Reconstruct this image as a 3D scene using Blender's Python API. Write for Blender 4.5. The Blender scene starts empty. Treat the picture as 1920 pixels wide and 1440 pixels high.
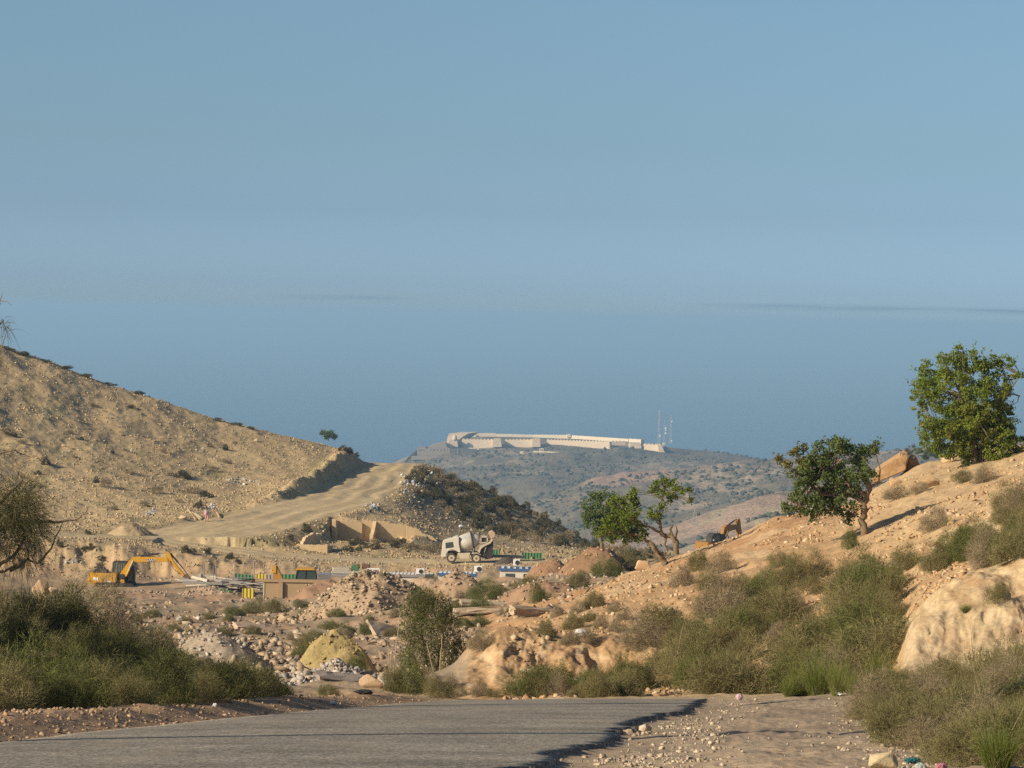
import bpy, bmesh, math, random
import numpy as np
from mathutils import Vector, Matrix

# ------------------------------------------------------------------ camera, sky, sun, exposure
sc = bpy.context.scene
COL = sc.collection
F = 5444.6            # focal length in photograph pixels (20 degrees across 1920)
HZ = 590.0            # eye level in the middle of the photograph
PITCH = math.atan((720 - HZ) / F)
ROLL = math.radians(1.2)
cam_d = bpy.data.cameras.new("camera")
cam_d.sensor_width = 36.0
cam_d.lens = 36.0 * F / 1920.0
cam_d.clip_start = 0.5
cam_d.clip_end = 900000.0
cam = bpy.data.objects.new("camera", cam_d)
COL.objects.link(cam)
CAMR = Matrix.Rotation(math.radians(90) - PITCH, 3, 'X') @ Matrix.Rotation(ROLL, 3, 'Z')
cam.matrix_world = CAMR.to_4x4()
sc.camera = cam

SUN_EL = math.radians(26.0)
SUN_AZ = math.radians(30.0)          # how far behind the camera's left the sun stands
SUN_DIR = Vector((-math.cos(SUN_AZ) * math.cos(SUN_EL), -math.sin(SUN_AZ) * math.cos(SUN_EL), math.sin(SUN_EL)))
world = bpy.data.worlds.new("World")
sc.world = world
world.use_nodes = True
wn, wl = world.node_tree.nodes, world.node_tree.links
wn.clear()
w_out = wn.new("ShaderNodeOutputWorld")
w_bg = wn.new("ShaderNodeBackground")
w_sky = wn.new("ShaderNodeTexSky")
w_sky.sky_type = 'NISHITA'
w_sky.sun_disc = False
w_sky.sun_elevation = SUN_EL
w_sky.sun_rotation = math.atan2(SUN_DIR.x, SUN_DIR.y)
w_sky.altitude = 300.0
w_sky.air_density = 0.36
w_sky.dust_density = 1.08
w_sky.ozone_density = 1.5
w_bg.inputs[1].default_value = 0.105
w_tint = wn.new("ShaderNodeMix")
w_tint.data_type = 'RGBA'
w_tint.blend_type = 'MULTIPLY'
w_tint.inputs[0].default_value = 1.0
w_tint.inputs[7].default_value = (0.93, 1.0, 0.84, 1)
wl.new(w_sky.outputs[0], w_tint.inputs[6])
# a hazy sea sky: flatter from the horizon up than the clear-air model
w_low = wn.new("ShaderNodeMix"); w_low.data_type = 'RGBA'; w_low.blend_type = 'MULTIPLY'
w_low.inputs[0].default_value = 1.0
wl.new(w_tint.outputs[2], w_low.inputs[6])
w_flat = wn.new("ShaderNodeValToRGB")
_e = w_flat.color_ramp.elements
_e[0].position = 0.0; _e[0].color = (1.10, 1.14, 1.31, 1)
_e[1].position = 1.0; _e[1].color = (1.10, 1.10, 1.16, 1)
for _p, _c in ((0.025, (1.07, 1.11, 1.28, 1)), (0.08, (0.957, 1.0, 1.215, 1)), (0.28, (0.855, 0.85, 0.94, 1)), (0.47, (0.924, 0.903, 0.882, 1)), (0.85, (1.13, 1.115, 1.036, 1))):
    _n = _e.new(_p); _n.color = _c
wl.new(w_flat.outputs[0], w_low.inputs[7])
# thin streaks of far haze cloud just over the sea horizon (fixed in the sky itself)
w_geo = wn.new("ShaderNodeTexCoord")
w_map = wn.new("ShaderNodeMapping")
w_map.inputs[3].default_value = (26.0, 26.0, 900.0)
w_noi = wn.new("ShaderNodeTexNoise")
w_noi.inputs["Scale"].default_value = 1.0
w_noi.inputs["Detail"].default_value = 3.0
wl.new(w_geo.outputs["Generated"], w_map.inputs[0])
wl.new(w_map.outputs[0], w_noi.inputs[0])
w_ramp = wn.new("ShaderNodeValToRGB")
w_ramp.color_ramp.elements[0].position = 0.25
w_ramp.color_ramp.elements[1].position = 0.60
wl.new(w_noi.outputs[0], w_ramp.inputs[0])
w_sep = wn.new("ShaderNodeSeparateXYZ")
wl.new(w_geo.outputs["Generated"], w_sep.inputs[0])
# ... two streaks: a long one low on the right, a short faint one left of the middle
w_band = wn.new("ShaderNodeValToRGB")
_e = w_band.color_ramp.elements
_e[0].position = 0.30; _e[0].color = (0, 0, 0, 1); _e[1].position = 0.62; _e[1].color = (0, 0, 0, 1)
for _p, _v in ((0.44, .75), (0.50, 1.0), (0.56, .3)):
    _n = _e.new(_p); _n.color = (_v, _v, _v, 1)
w_b1 = wn.new("ShaderNodeMath"); w_b1.operation = 'MULTIPLY'; w_b1.inputs[1].default_value = 100.0
wl.new(w_sep.outputs[2], w_b1.inputs[0]); wl.new(w_b1.outputs[0], w_band.inputs[0])
w_az = wn.new("ShaderNodeMath"); w_az.operation = 'MULTIPLY_ADD'; w_az.inputs[1].default_value = 2.0; w_az.inputs[2].default_value = 0.5
wl.new(w_sep.outputs[0], w_az.inputs[0])
w_azr = wn.new("ShaderNodeValToRGB")
_e = w_azr.color_ramp.elements
_e[0].position = 0.33; _e[0].color = (0, 0, 0, 1); _e[1].position = 0.98; _e[1].color = (1, 1, 1, 1)
for _p, _v in ((0.36, .55), (0.40, .5), (0.44, .0), (0.60, .0), (0.68, .9)):
    _n = _e.new(_p); _n.color = (_v, _v, _v, 1)
wl.new(w_az.outputs[0], w_azr.inputs[0])
w_bm = wn.new("ShaderNodeMath"); w_bm.operation = 'MULTIPLY'
wl.new(w_band.outputs[0], w_bm.inputs[0]); wl.new(w_azr.outputs[0], w_bm.inputs[1])
w_mul = wn.new("ShaderNodeMath"); w_mul.operation = 'MULTIPLY'
wl.new(w_ramp.outputs[0], w_mul.inputs[0]); wl.new(w_bm.outputs[0], w_mul.inputs[1])
w_mul2 = wn.new("ShaderNodeMath"); w_mul2.operation = 'MULTIPLY'; w_mul2.inputs[1].default_value = 1.0
wl.new(w_mul.outputs[0], w_mul2.inputs[0])
w_lr = wn.new("ShaderNodeMath"); w_lr.operation = 'MULTIPLY'; w_lr.inputs[1].default_value = 8.0
wl.new(w_sep.outputs[2], w_lr.inputs[0]); wl.new(w_lr.outputs[0], w_flat.inputs[0])
w_cl = wn.new("ShaderNodeMix"); w_cl.data_type = 'RGBA'; w_cl.blend_type = 'MULTIPLY'
w_cl.inputs[7].default_value = (0.66, 0.73, 0.81, 1)
wl.new(w_mul2.outputs[0], w_cl.inputs[0])
wl.new(w_low.outputs[2], w_cl.inputs[6])
wl.new(w_cl.outputs[2], w_bg.inputs[0])
wl.new(w_bg.outputs[0], w_out.inputs[0])

sun_d = bpy.data.lights.new("sun", 'SUN')
sun_d.energy = 4.6
sun_d.angle = math.radians(0.5)
sun_d.color = (1.0, 0.83, 0.61)
sun = bpy.data.objects.new("sun", sun_d)
sun.rotation_euler = SUN_DIR.to_track_quat('Z', 'Y').to_euler()
sun.location = (-40, -40, 60)
COL.objects.link(sun)

sc.view_settings.view_transform = 'Standard'
sc.view_settings.look = 'None'
sc.view_settings.gamma = 1.0
sc.view_settings.exposure = 0.35
sc.render.engine = 'CYCLES'
sc.cycles.use_denoising = False      # at full samples the fine grain reads like the photograph's own
sc.cycles.max_bounces = 5
sc.cycles.diffuse_bounces = 2
sc.cycles.transparent_max_bounces = 6
sc.cycles.volume_bounces = 0

# ------------------------------------------------------------------ pixel <-> place
def ray(px, py):
    return CAMR @ Vector(((px - 960) / F, -(py - 720) / F, -1.0))

def at(px, py, Y):
    """The place at ground distance Y seen at the photograph's pixel (px, py)."""
    d = ray(px, py)
    return d * (Y / d.y)

def mpp(Y):
    return Y / F          # metres per photograph pixel at distance Y

# ------------------------------------------------------------------ noise
def _hash(ix, iy, s):
    n = (ix.astype(np.int64) * 374761393 + iy.astype(np.int64) * 668265263 + s * 1446659) & 0xffffffff
    n = ((n ^ (n >> 13)) * 1274126177) & 0xffffffff
    n = ((n ^ (n >> 15)) * 2246822519) & 0xffffffff
    return ((n ^ (n >> 16)) & 0xffff) / 65535.0

def vnoise(x, y, s=0):
    x = np.asarray(x, float); y = np.asarray(y, float)
    ix = np.floor(x); iy = np.floor(y)
    fx = x - ix; fy = y - iy
    fx = fx * fx * (3 - 2 * fx); fy = fy * fy * (3 - 2 * fy)
    a = _hash(ix, iy, s); b = _hash(ix + 1, iy, s); c = _hash(ix, iy + 1, s); d = _hash(ix + 1, iy + 1, s)
    return (a * (1 - fx) + b * fx) * (1 - fy) + (c * (1 - fx) + d * fx) * fy

def fbm(x, y, s=0, o=4):
    """-0.5..0.5"""
    t = 0.0; a = 0.5; k = 1.0
    for i in range(o):
        t = t + a * (vnoise(x * k + 17.3 * i, y * k - 9.1 * i, s + i * 7) - 0.5)
        a *= 0.5; k *= 2.03
    return t

def sstep(a, b, x):
    t = np.clip((np.asarray(x, float) - a) / (b - a), 0, 1)
    return t * t * (3 - 2 * t)

# ------------------------------------------------------------------ terrain: rows of the ground's outline at given distances
NEAR_ROWS = {
 4:   [(-3000, 2900), (3000, 2900)],
 8:   [(-2000, 2050), (1500, 2050), (3500, 1900)],
 13:  [(-1500, 1600), (900, 1610), (1700, 1610), (2300, 1590), (2900, 1480)],
 18.7:[(-900, 1425), (-500, 1438), (1000, 1438), (1300, 1440), (1700, 1440), (1920, 1436), (2300, 1380), (2700, 1300)],
 25:  [(-900, 1345), (-300, 1380), (0, 1388), (1050, 1390), (1600, 1396), (1750, 1392), (1920, 1385), (2300, 1330), (2700, 1250)],
 33:  [(-900, 1300), (0, 1342), (300, 1350), (1200, 1352), (1600, 1356), (1750, 1345), (1920, 1330), (2300, 1240), (2700, 1150)],
 41:  [(-900, 1270), (0, 1318), (500, 1328), (1260, 1330), (1550, 1332), (1650, 1328), (1800, 1310), (1920, 1290), (2300, 1180), (2700, 1080)],
 50:  [(-900, 1230), (0, 1290), (300, 1310), (600, 1317), (800, 1315), (1250, 1312), (1400, 1312), (1560, 1310), (1700, 1297), (1800, 1290), (1920, 1275), (2300, 1150), (2700, 1040)],
 55.5:[(-900, 1205), (0, 1268), (300, 1300), (600, 1316), (800, 1311), (1200, 1310), (1450, 1306), (1600, 1297), (1690, 1283), (1750, 1276), (1920, 1264), (2300, 1150), (2700, 1000)],
 57.3:[(-900, 1200), (0, 1262), (300, 1298), (600, 1317), (800, 1312), (1200, 1311), (1450, 1305), (1600, 1293), (1680, 1275), (1708, 1185), (1760, 1165), (1850, 1150), (1920, 1130), (2300, 1000), (2700, 900)],
 60:  [(-900, 1190), (0, 1250), (300, 1292), (600, 1318), (800, 1316), (1200, 1313), (1450, 1303), (1600, 1285), (1670, 1250), (1712, 1170), (1770, 1110), (1830, 1075), (1920, 1048), (2300, 930), (2700, 820)],
 70:  [(-900, 1130), (0, 1215), (200, 1262), (400, 1300), (600, 1322), (800, 1326), (1000, 1322), (1150, 1306), (1300, 1275), (1450, 1228), (1600, 1168), (1700, 1108), (1800, 1058), (1920, 1010), (2300, 880), (2700, 800)],
 75:  [(-900, 1120), (0, 1200), (200, 1250), (400, 1290), (600, 1310), (780, 1312), (860, 1302), (930, 1294), (1050, 1292), (1170, 1287), (1250, 1268), (1400, 1215), (1600, 1140), (1800, 1030), (1920, 985), (2300, 850)],
 78:  [(-900, 1110), (0, 1195), (200, 1245), (400, 1285), (600, 1302), (770, 1308), (850, 1290), (880, 1245), (930, 1215), (1000, 1205), (1100, 1205), (1200, 1200), (1300, 1190), (1400, 1170), (1600, 1105), (1800, 1005), (1920, 960), (2300, 830)],
 100: [(-900, 1080), (0, 1175), (200, 1225), (400, 1262), (600, 1280), (750, 1285), (830, 1270), (870, 1232), (920, 1200), (1000, 1165), (1150, 1105), (1300, 1066), (1450, 1025), (1600, 990), (1750, 940), (1920, 885), (2300, 780)],
 130: [(-900, 1060), (0, 1155), (250, 1205), (450, 1232), (600, 1243), (750, 1243), (860, 1235), (920, 1215), (1050, 1148), (1160, 1086), (1290, 1036), (1390, 1002), (1450, 970), (1600, 942), (1650, 908), (1730, 872), (1920, 834), (2300, 760)],
 160: [(-900, 1050), (0, 1138), (250, 1186), (450, 1203), (600, 1205), (750, 1198), (900, 1182), (1050, 1140), (1160, 1105), (1300, 1070), (1450, 1040), (1600, 1010), (1920, 905), (2300, 830)],
 200: [(-900, 1050), (0, 1125), (250, 1160), (450, 1168), (600, 1162), (750, 1144), (900, 1127), (1050, 1102), (1200, 1085), (1300, 1080), (1600, 1050), (1920, 960), (2300, 900)],
 250: [(-900, 1050), (0, 1118), (250, 1138), (500, 1138), (620, 1130), (750, 1108), (900, 1094), (1050, 1080), (1200, 1070), (1300, 1068), (1600, 1060), (1920, 1010), (2300, 960)],
 264: [(-900, 1045), (0, 1115), (150, 1126), (470, 1134), (600, 1132), (680, 1132), (1000, 1124), (1060, 1100), (1150, 1072), (1300, 1066), (1600, 1060), (1920, 1015)],
 280: [(-900, 1040), (0, 1110), (150, 1122), (480, 1124), (600, 1124), (680, 1128), (1000, 1122), (1060, 1096), (1150, 1070), (1300, 1064), (1600, 1060), (1920, 1020)],
 304: [(-900, 1030), (0, 1096), (150, 1104), (400, 1104), (600, 1104), (680, 1112), (960, 1108), (1040, 1080), (1150, 1064), (1300, 1060), (1600, 1050), (1920, 1030)],
 321: [(-900, 1010), (0, 1070), (100, 1076), (300, 1080), (500, 1078), (640, 1073), (800, 1068), (1000, 1062), (1150, 1056), (1300, 1052), (1600, 1045), (1920, 1030)],
 327: [(-900, 960), (0, 1012), (100, 1015), (300, 1032), (430, 1046), (520, 1053), (640, 1060), (800, 1062), (1000, 1058), (1150, 1050), (1300, 1050), (1600, 1045), (1920, 1030)],
 345: [(-900, 940), (0, 1000), (150, 1004), (300, 1014), (450, 1030), (600, 1043), (750, 1050), (900, 1051), (1050, 1047), (1150, 1042), (1300, 1044), (1600, 1040), (1920, 1030)],
 360: [(-900, 890), (0, 978), (150, 985), (250, 988), (350, 982), (450, 990), (530, 1005), (600, 1027), (700, 1034), (850, 1040), (1000, 1038), (1100, 1032), (1300, 1040), (1920, 1030)],
 372: [(-900, 830), (0, 955), (150, 964), (250, 968), (350, 968), (450, 974), (520, 980), (570, 988), (600, 992), (640, 992), (700, 996), (770, 1006), (830, 1030), (950, 1032), (1050, 1030), (1120, 1033), (1300, 1045), (1920, 1040)],
 378: [(-900, 800), (0, 940), (150, 952), (250, 958), (350, 960), (450, 966), (520, 970), (570, 972), (600, 977), (640, 977), (700, 979), (770, 988), (830, 1014), (950, 1028), (1050, 1028), (1120, 1032), (1300, 1045), (1920, 1040)],
 385: [(-900, 770), (0, 930), (150, 944), (250, 951), (350, 953), (450, 958), (520, 958), (570, 957), (600, 960), (640, 963), (700, 970), (770, 982), (830, 1003), (950, 1020), (1050, 1023), (1120, 1032), (1300, 1046), (1920, 1044)],
 400: [(-900, 700), (0, 902), (200, 922), (350, 938), (450, 943), (540, 941), (600, 943), (650, 946), (700, 952), (770, 966), (830, 990), (950, 1008), (1050, 1015), (1130, 1030), (1300, 1050), (1920, 1050)],
 420: [(-900, 590), (0, 832), (200, 876), (350, 908), (450, 920), (540, 910), (590, 912), (640, 922), (700, 931), (770, 940), (850, 974), (950, 1004), (1050, 1020), (1125, 1034), (1300, 1051), (1920, 1051)],
 440: [(-900, 500), (0, 758), (200, 828), (400, 876), (540, 888), (600, 893), (640, 905), (700, 909), (775, 914), (850, 950), (950, 992), (1050, 1018), (1120, 1036), (1300, 1052), (1920, 1052)],
 480: [(-900, 330), (0, 643), (100, 677), (200, 717), (300, 746), (400, 781), (500, 806), (600, 828), (650, 842), (683, 858), (700, 867), (750, 869), (790, 877), (850, 890), (900, 908), (1000, 955), (1080, 998), (1120, 1030), (1200, 1044), (1300, 1048), (1920, 1048)],
 525: [(-900, 360), (0, 690), (300, 800), (600, 880), (700, 898), (800, 925), (1000, 1005), (1120, 1060), (1300, 1090), (1920, 1090)],
 700: [(-900, 800), (0, 1000), (700, 1060), (1300, 1110), (1920, 1110)],
 950: [(-900, 1100), (0, 1130), (1000, 1150), (1920, 1150)],
}
FAR_ROWS = {
 900:  [(-900, 1200), (2800, 1200)],
 1200: [(-900, 1250), (900, 1250), (1100, 1190), (1250, 1130), (1480, 1060), (1920, 980), (2800, 930)],
 1600: [(-900, 1220), (900, 1200), (1100, 1120), (1250, 1055), (1400, 1008), (1480, 985), (1700, 940), (2800, 870)],
 2000: [(-900, 1180), (900, 1120), (1100, 1050), (1250, 1000), (1350, 962), (1430, 932), (1480, 920), (1600, 888), (1900, 850), (2800, 820)],
 2250: [(-900, 1170), (900, 1100), (1100, 1040), (1250, 1005), (1430, 955), (1480, 945), (1600, 925), (1900, 900), (2800, 880)],
 2600: [(-900, 1150), (800, 1090), (950, 1035), (1100, 990), (1250, 950), (1400, 925), (1480, 912), (1700, 890), (1900, 870), (2800, 860)],
 3000: [(-900, 1120), (700, 1040), (850, 985), (950, 950), (1050, 920), (1110, 893), (1200, 886), (1300, 879), (1420, 871), (1500, 866), (1600, 860), (1700, 853), (1920, 838), (2800, 800)],
 3300: [(-900, 1090), (600, 1040), (800, 940), (900, 915), (1000, 905), (1110, 900), (1250, 895), (1400, 890), (1600, 880), (1920, 860), (2800, 840)],
 3700: [(-900, 1050), (600, 1000), (735, 912), (840, 880), (1000, 872), (1110, 871), (1200, 874), (1350, 878), (1440, 884), (1500, 888), (1920, 890), (2800, 890)],
 3900: [(-900, 1030), (600, 985), (735, 884), (780, 868), (840, 858), (900, 855), (1000, 850), (1110, 851), (1200, 855), (1260, 859), (1350, 862), (1440, 872), (1500, 880), (1920, 900), (2800, 900)],
 3970: [(-900, 1025), (600, 980), (735, 875), (780, 857), (840, 846), (900, 844), (1000, 842), (1060, 843), (1144, 847), (1200, 846), (1248, 853), (1350, 853), (1440, 866), (1500, 876), (1920, 900), (2800, 900)],
 4060: [(-900, 1020), (600, 975), (735, 866), (780, 849), (836, 831), (860, 828), (900, 826), (1000, 826), (1100, 829), (1180, 835), (1240, 838), (1350, 848), (1440, 862), (1500, 872), (1920, 900), (2800, 900)],
 4170: [(-900, 1015), (600, 975), (735, 872), (780, 856), (836, 838), (870, 822), (900, 818), (1000, 819), (1100, 823), (1180, 828), (1240, 842), (1350, 856), (1440, 870), (1500, 880), (1920, 905), (2800, 905)],
 4400: [(-900, 1010), (600, 985), (735, 920), (836, 880), (1000, 870), (1180, 880), (1350, 900), (1500, 920), (2800, 950)],
 5600: [(-900, 1010), (2800, 1010)],
}
UG = np.linspace(-0.36, 0.36, 1441)

class Height:
    def __init__(self, rows, nrow, blur_u, blur_s):
        ys = sorted(rows)
        tab = []
        for Y in ys:
            us, zs = [], []
            for px, py in rows[Y]:
                p = at(px, py, Y)
                us.append(p.x / Y); zs.append(p.z)
            tab.append(np.interp(UG, us, zs))
        tab = np.array(tab)
        self.s0, self.s1, self.n = math.log(ys[0]), math.log(ys[-1]), nrow
        S = np.exp(np.linspace(self.s0, self.s1, nrow))
        fine = np.empty((nrow, UG.size))
        i = np.clip(np.searchsorted(ys, S) - 1, 0, len(ys) - 2)
        ya = np.array(ys)
        t = ((S - ya[i]) / (ya[i + 1] - ya[i]))[:, None]
        fine = tab[i] * (1 - t) + tab[i + 1] * t
        def blur(a, sg, ax):
            if sg <= 0: return a
            r = int(sg * 3) + 1
            k = np.exp(-0.5 * (np.arange(-r, r + 1) / sg) ** 2); k /= k.sum()
            pad = [(0, 0), (0, 0)]; pad[ax] = (r, r)
            b = np.pad(a, pad, mode='edge'); out = 0
            for j, w in enumerate(k):
                sl = [slice(None)] * 2; sl[ax] = slice(j, j + a.shape[ax]); out = out + w * b[tuple(sl)]
            return out
        # smooth the angle of view, not the height: keeps every outline where it is
        ang = fine / S[:, None]
        self.t = blur(blur(ang, blur_u, 1), blur_s, 0)
    def __call__(self, X, Y):
        X = np.asarray(X, float); Y = np.maximum(np.asarray(Y, float), 1.0)
        u = np.clip((X / Y + 0.36) / 0.72 * 1440, 0, 1439.999)
        s = np.clip((np.log(Y) - self.s0) / (self.s1 - self.s0) * (self.n - 1), 0, self.n - 1.001)
        iu = u.astype(int); js = s.astype(int); fu = u - iu; fs = s - js
        T = self.t
        a = T[js, iu] * (1 - fu) + T[js, iu + 1] * fu
        b = T[js + 1, iu] * (1 - fu) + T[js + 1, iu + 1] * fu
        return (a * (1 - fs) + b * fs) * Y

H_NEAR = Height(NEAR_ROWS, 1100, 3.0, 1.6)
H_FAR = Height(FAR_ROWS, 500, 3.0, 1.5)

# road edges (distance -> sideways place), from the photograph's edge line on the road surface
_L = [at(-520, 1438, 18.7), at(0, 1389, 25), at(358, 1352, 33), at(600, 1330, 41), at(762, 1315, 50), at(872, 1311, 57)]
_R = [at(935, 1438, 18.7), at(1088, 1389, 25), at(1172, 1353, 33), at(1266, 1330, 41), at(1300, 1313, 50), at(1325, 1311, 57)]
RY = np.array([-5.0] + [p.y for p in _L] + [62, 68, 72, 75])
RL = np.array([_L[0].x - 0.108 * 23.7] + [p.x for p in _L] + [-1.6, -6.0, -11.5, -18])
RR = np.array([_R[0].x - 0.108 * 23.7] + [p.x for p in _R] + [3.6, 0.5, -4.0, -9])

# dirt tracks on the hill: (px, py, distance, half width)
TRACK = [(-260, 996, 334, 4.0), (-60, 1000, 337, 4.0), (150, 1003, 343, 4.0), (280, 1006, 350, 5.5), (390, 998, 356, 7.5), (480, 976, 371, 6.9), (595, 947, 395, 6.1), (666, 921, 422, 5.3), (700, 898, 448, 4.9), (719, 881, 467, 4.8), (738, 869, 482, 4.6), (752, 872, 500, 4.6), (758, 885, 520, 4.6)]
LOW_TRACK = [(300, 1008, 350, 4.5), (400, 1030, 345, 4.5), (500, 1041, 343, 4.0), (620, 1047, 343, 4.0), (760, 1053, 342, 4.0), (900, 1054, 340, 5.0), (1010, 1053, 339, 4.0)]
def _path(tr):
    pts = [at(a, b, c) for a, b, c, _ in tr]
    n = 14
    out = []
    for i in range(len(pts) - 1):
        p0 = pts[max(i - 1, 0)]; p1 = pts[i]; p2 = pts[i + 1]; p3 = pts[min(i + 2, len(pts) - 1)]
        for k in range(n):
            t = k / n
            q = 0.5 * ((2 * p1) + (p2 - p0) * t + (2 * p0 - 5 * p1 + 4 * p2 - p3) * t * t + (3 * p1 - p0 - 3 * p2 + p3) * t ** 3)
            out.append((q.x, q.y, q.z, tr[i][3] * (1 - t) + tr[i + 1][3] * t))
    return np.array(out)
PATHS = [_path(TRACK), _path(LOW_TRACK)]

def track_field(X, Y):
    """signed sideways distance over half width (-1..1 on the track), target height, plain distance - of the nearest track"""
    shp = np.shape(X)
    X = np.ravel(np.asarray(X, float)); Y = np.ravel(np.asarray(Y, float))
    best = np.full(X.shape, 1e9); z = np.zeros(X.shape); sd = np.full(X.shape, 99.0)
    m = np.where((Y > 318) & (Y < 535) & (X > -95) & (X < 30))[0]
    for P in PATHS:
        if not len(m): break
        bb = np.full(len(m), 1e9); bz = np.zeros(len(m)); bs = np.full(len(m), 99.0)
        for i in range(len(P) - 1):
            dx, dy = P[i + 1, 0] - P[i, 0], P[i + 1, 1] - P[i, 1]
            L2 = dx * dx + dy * dy
            t = np.clip(((X[m] - P[i, 0]) * dx + (Y[m] - P[i, 1]) * dy) / L2, 0, 1)
            ex = X[m] - P[i, 0] - t * dx; ey = Y[m] - P[i, 1] - t * dy
            d = np.hypot(ex, ey)
            w = P[i, 3] * (1 - t) + P[i + 1, 3] * t
            k = d - w < bb
            bb = np.where(k, d - w, bb)
            bz = np.where(k, P[i, 2] * (1 - t) + P[i + 1, 2] * t, bz)
            bs = np.where(k, np.sign(dx * ey - dy * ex) * d / w, bs)
        k = bb < best[m]
        mm = m[k]
        best[mm] = bb[k]; z[mm] = bz[k]; sd[mm] = bs[k]
    return sd.reshape(shp), z.reshape(shp), best.reshape(shp)

_ry = np.linspace(3, 76, 3200)
def _edge(tab, seed, a):
    e = np.interp(_ry, RY, tab); k = np.ones(81) / 81
    e = np.convolve(np.pad(e, 40, mode='edge'), k, 'valid')
    return e + a[0] * fbm(_ry * 0.8, _ry * 0 + 3, seed, 4) + a[1] * np.abs(fbm(_ry * 2.6, _ry * 0 + 5, seed + 1, 3)) + a[2] * np.abs(fbm(_ry * 9, _ry * 0, seed + 2, 3))
ER = _edge(RR, 102, (0.45, 0.22, 0.26)); EL = _edge(RL, 112, (0.12, 0.05, 0.08))
RUIN_Z = at(700, 1019, 374).z
def road_right(X, Y):
    return np.asarray(X, float) - np.interp(Y, _ry, ER)
def road_left(X, Y):
    return np.interp(Y, _ry, EL) - np.asarray(X, float)

def ground(X, Y, detail=True):
    """height of the near ground"""
    X = np.asarray(X, float); Y = np.asarray(Y, float)
    u = X / Y
    wamp = 0.016 * sstep(52, 60, Y) * (1 - 0.6 * sstep(330, 360, Y))
    Yw = Y * (1 + wamp * 2.0 * fbm(u * 90, np.log(Y) * 45, 3, 5))
    rill = 1 - 2 * np.abs(fbm(u * 120 + 2.5 * fbm(u * 50, np.log(Y) * 20, 8, 2), np.log(Y) * 16, 4, 4))
    Yw = Yw * (1 - 0.0065 * sstep(54, 57, Y) * (1 - sstep(82, 90, Y)) * (rill - 0.75) * sstep(0.3, 0.75, 0.5 + fbm(u * 45, np.log(Y) * 14, 9, 2)) * 1.3 - 0.006 * sstep(316, 320, Y) * (1 - sstep(330, 336, Y)) * (1 - 2 * np.abs(fbm(u * 160, np.log(Y) * 5, 6, 3)) - 0.75))
    z = H_NEAR(X * Yw / Y, Yw) * Y / Yw
    # shoulder beside the road: a drop at the broken asphalt edge, then a low dome of gravel
    near = 1 - sstep(52, 58, Y)
    d = road_right(X, Y)
    z = z - near * (0.045 + 0.035 * sstep(-0.10, 0.16, d) - 0.06 * sstep(0.5, 1.6, d) * (1 - sstep(2.6, 4.2, d)) * 1.0)
    dl = road_left(X, Y)
    onroad = near * sstep(-0.06, -0.3, d) * sstep(-0.02, -0.2, dl)
    z = z - 0.05 * onroad
    z = z + near * sstep(0.02, 0.5, dl) * (0.09 + 0.08 * sstep(0.3, 0.8, dl) * (1 - sstep(1.0, 1.8, dl)))
    if not detail:
        return z
    off = np.clip(np.maximum(d, dl) + 0.05, 0, 1)
    a_near = 0.05 + 0.9 * sstep(52, 75, Y)
    z = z + (1 - onroad) * near * off * (0.16 * fbm(X * 1.2, Y * 1.2, 11, 4) + 0.05 * fbm(X * 6, Y * 6, 12, 3))
    right = sstep(0.0, 0.03, u - 0.0) * sstep(54, 60, Y) * (1 - sstep(140, 170, Y))
    mid = sstep(60, 80, Y) * (1 - sstep(285, 300, Y))
    site = sstep(285, 300, Y) * (1 - sstep(318, 322, Y))
    hill = sstep(318, 330, Y)
    sd, tz, td = track_field(X, Y)
    r = mid * (1 - right) * (1.5 * fbm(X / 7, Y / 7, 21, 5) + 0.7 * np.abs(fbm(X / 2.2, Y / 3.0, 22, 4)))
    r = r + right * (0.55 * fbm(X / 4, Y / 5, 31, 5) + 0.35 * np.abs(fbm(X / 0.9, Y / 1.4, 32, 4)))
    r = r + site * 0.25 * fbm(X / 4, Y / 4, 41, 4)
    r = r + hill * (0.45 * fbm(X / 16, Y / 22, 51, 4) + 0.36 * np.abs(fbm(X / 2.6, Y / 4.5, 52, 4)) + 0.30 * fbm(X / 1.1, Y / 1.6, 53, 2))
    keep = sstep(-0.3, 2.2, td)
    z = z + r * (0.12 + 0.88 * keep)
    # cut the tracks into the hill
    cut = 1 - sstep(-0.2, np.where(sd < 0, 5.0, 1.9) + 0.8 * fbm(X / 3, Y / 3, 61, 3), td)
    sl = z - tz
    z = z * (1 - cut) + (tz + 0.09 * np.sin(sd * 11.0 + 7 * fbm(X / 14, Y / 14, 62, 3)) * (np.abs(sd) < 1.1) * sstep(0.35, 0.6, 0.5 + fbm(X / 9, Y / 9, 66, 2)) + 0.25 * fbm(X / 3, Y / 3, 63, 3)) * cut
    # spoil thrown up along the outer edge of the track
    lip = np.exp(-((td - 1.6) / 0.9) ** 2) * sstep(0.45, 0.6, 0.5 + fbm(X / 6, Y / 9, 64, 3)) * sstep(352, 358, Y) * (1 - sstep(385, 405, Y))
    z = z + 0.2 * lip * (sd < 0)
    # the bank left standing above the track, and the terrace dug for the ruined house
    z = z + 1.15 * np.exp(-((td - 2.0) / 1.3) ** 2) * (sd > 0) * sstep(388, 405, Y) * (1 - sstep(474, 481, Y)) * (0.8 + 1.8 * fbm(X / 3, Y / 4, 68, 4))
    mt = sstep(-23.4, -22.5, X) * (1 - sstep(-13.3, -12.0, X)) * sstep(364, 369, Y) * (1 - sstep(377.4, 377.8, Y))
    z = z * (1 - mt) + np.minimum(z, RUIN_Z + 0.3 * fbm(X, Y, 69, 3)) * mt
    return z

def gz(x, y):
    return float(ground(np.array([x]), np.array([y]))[0])

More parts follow.
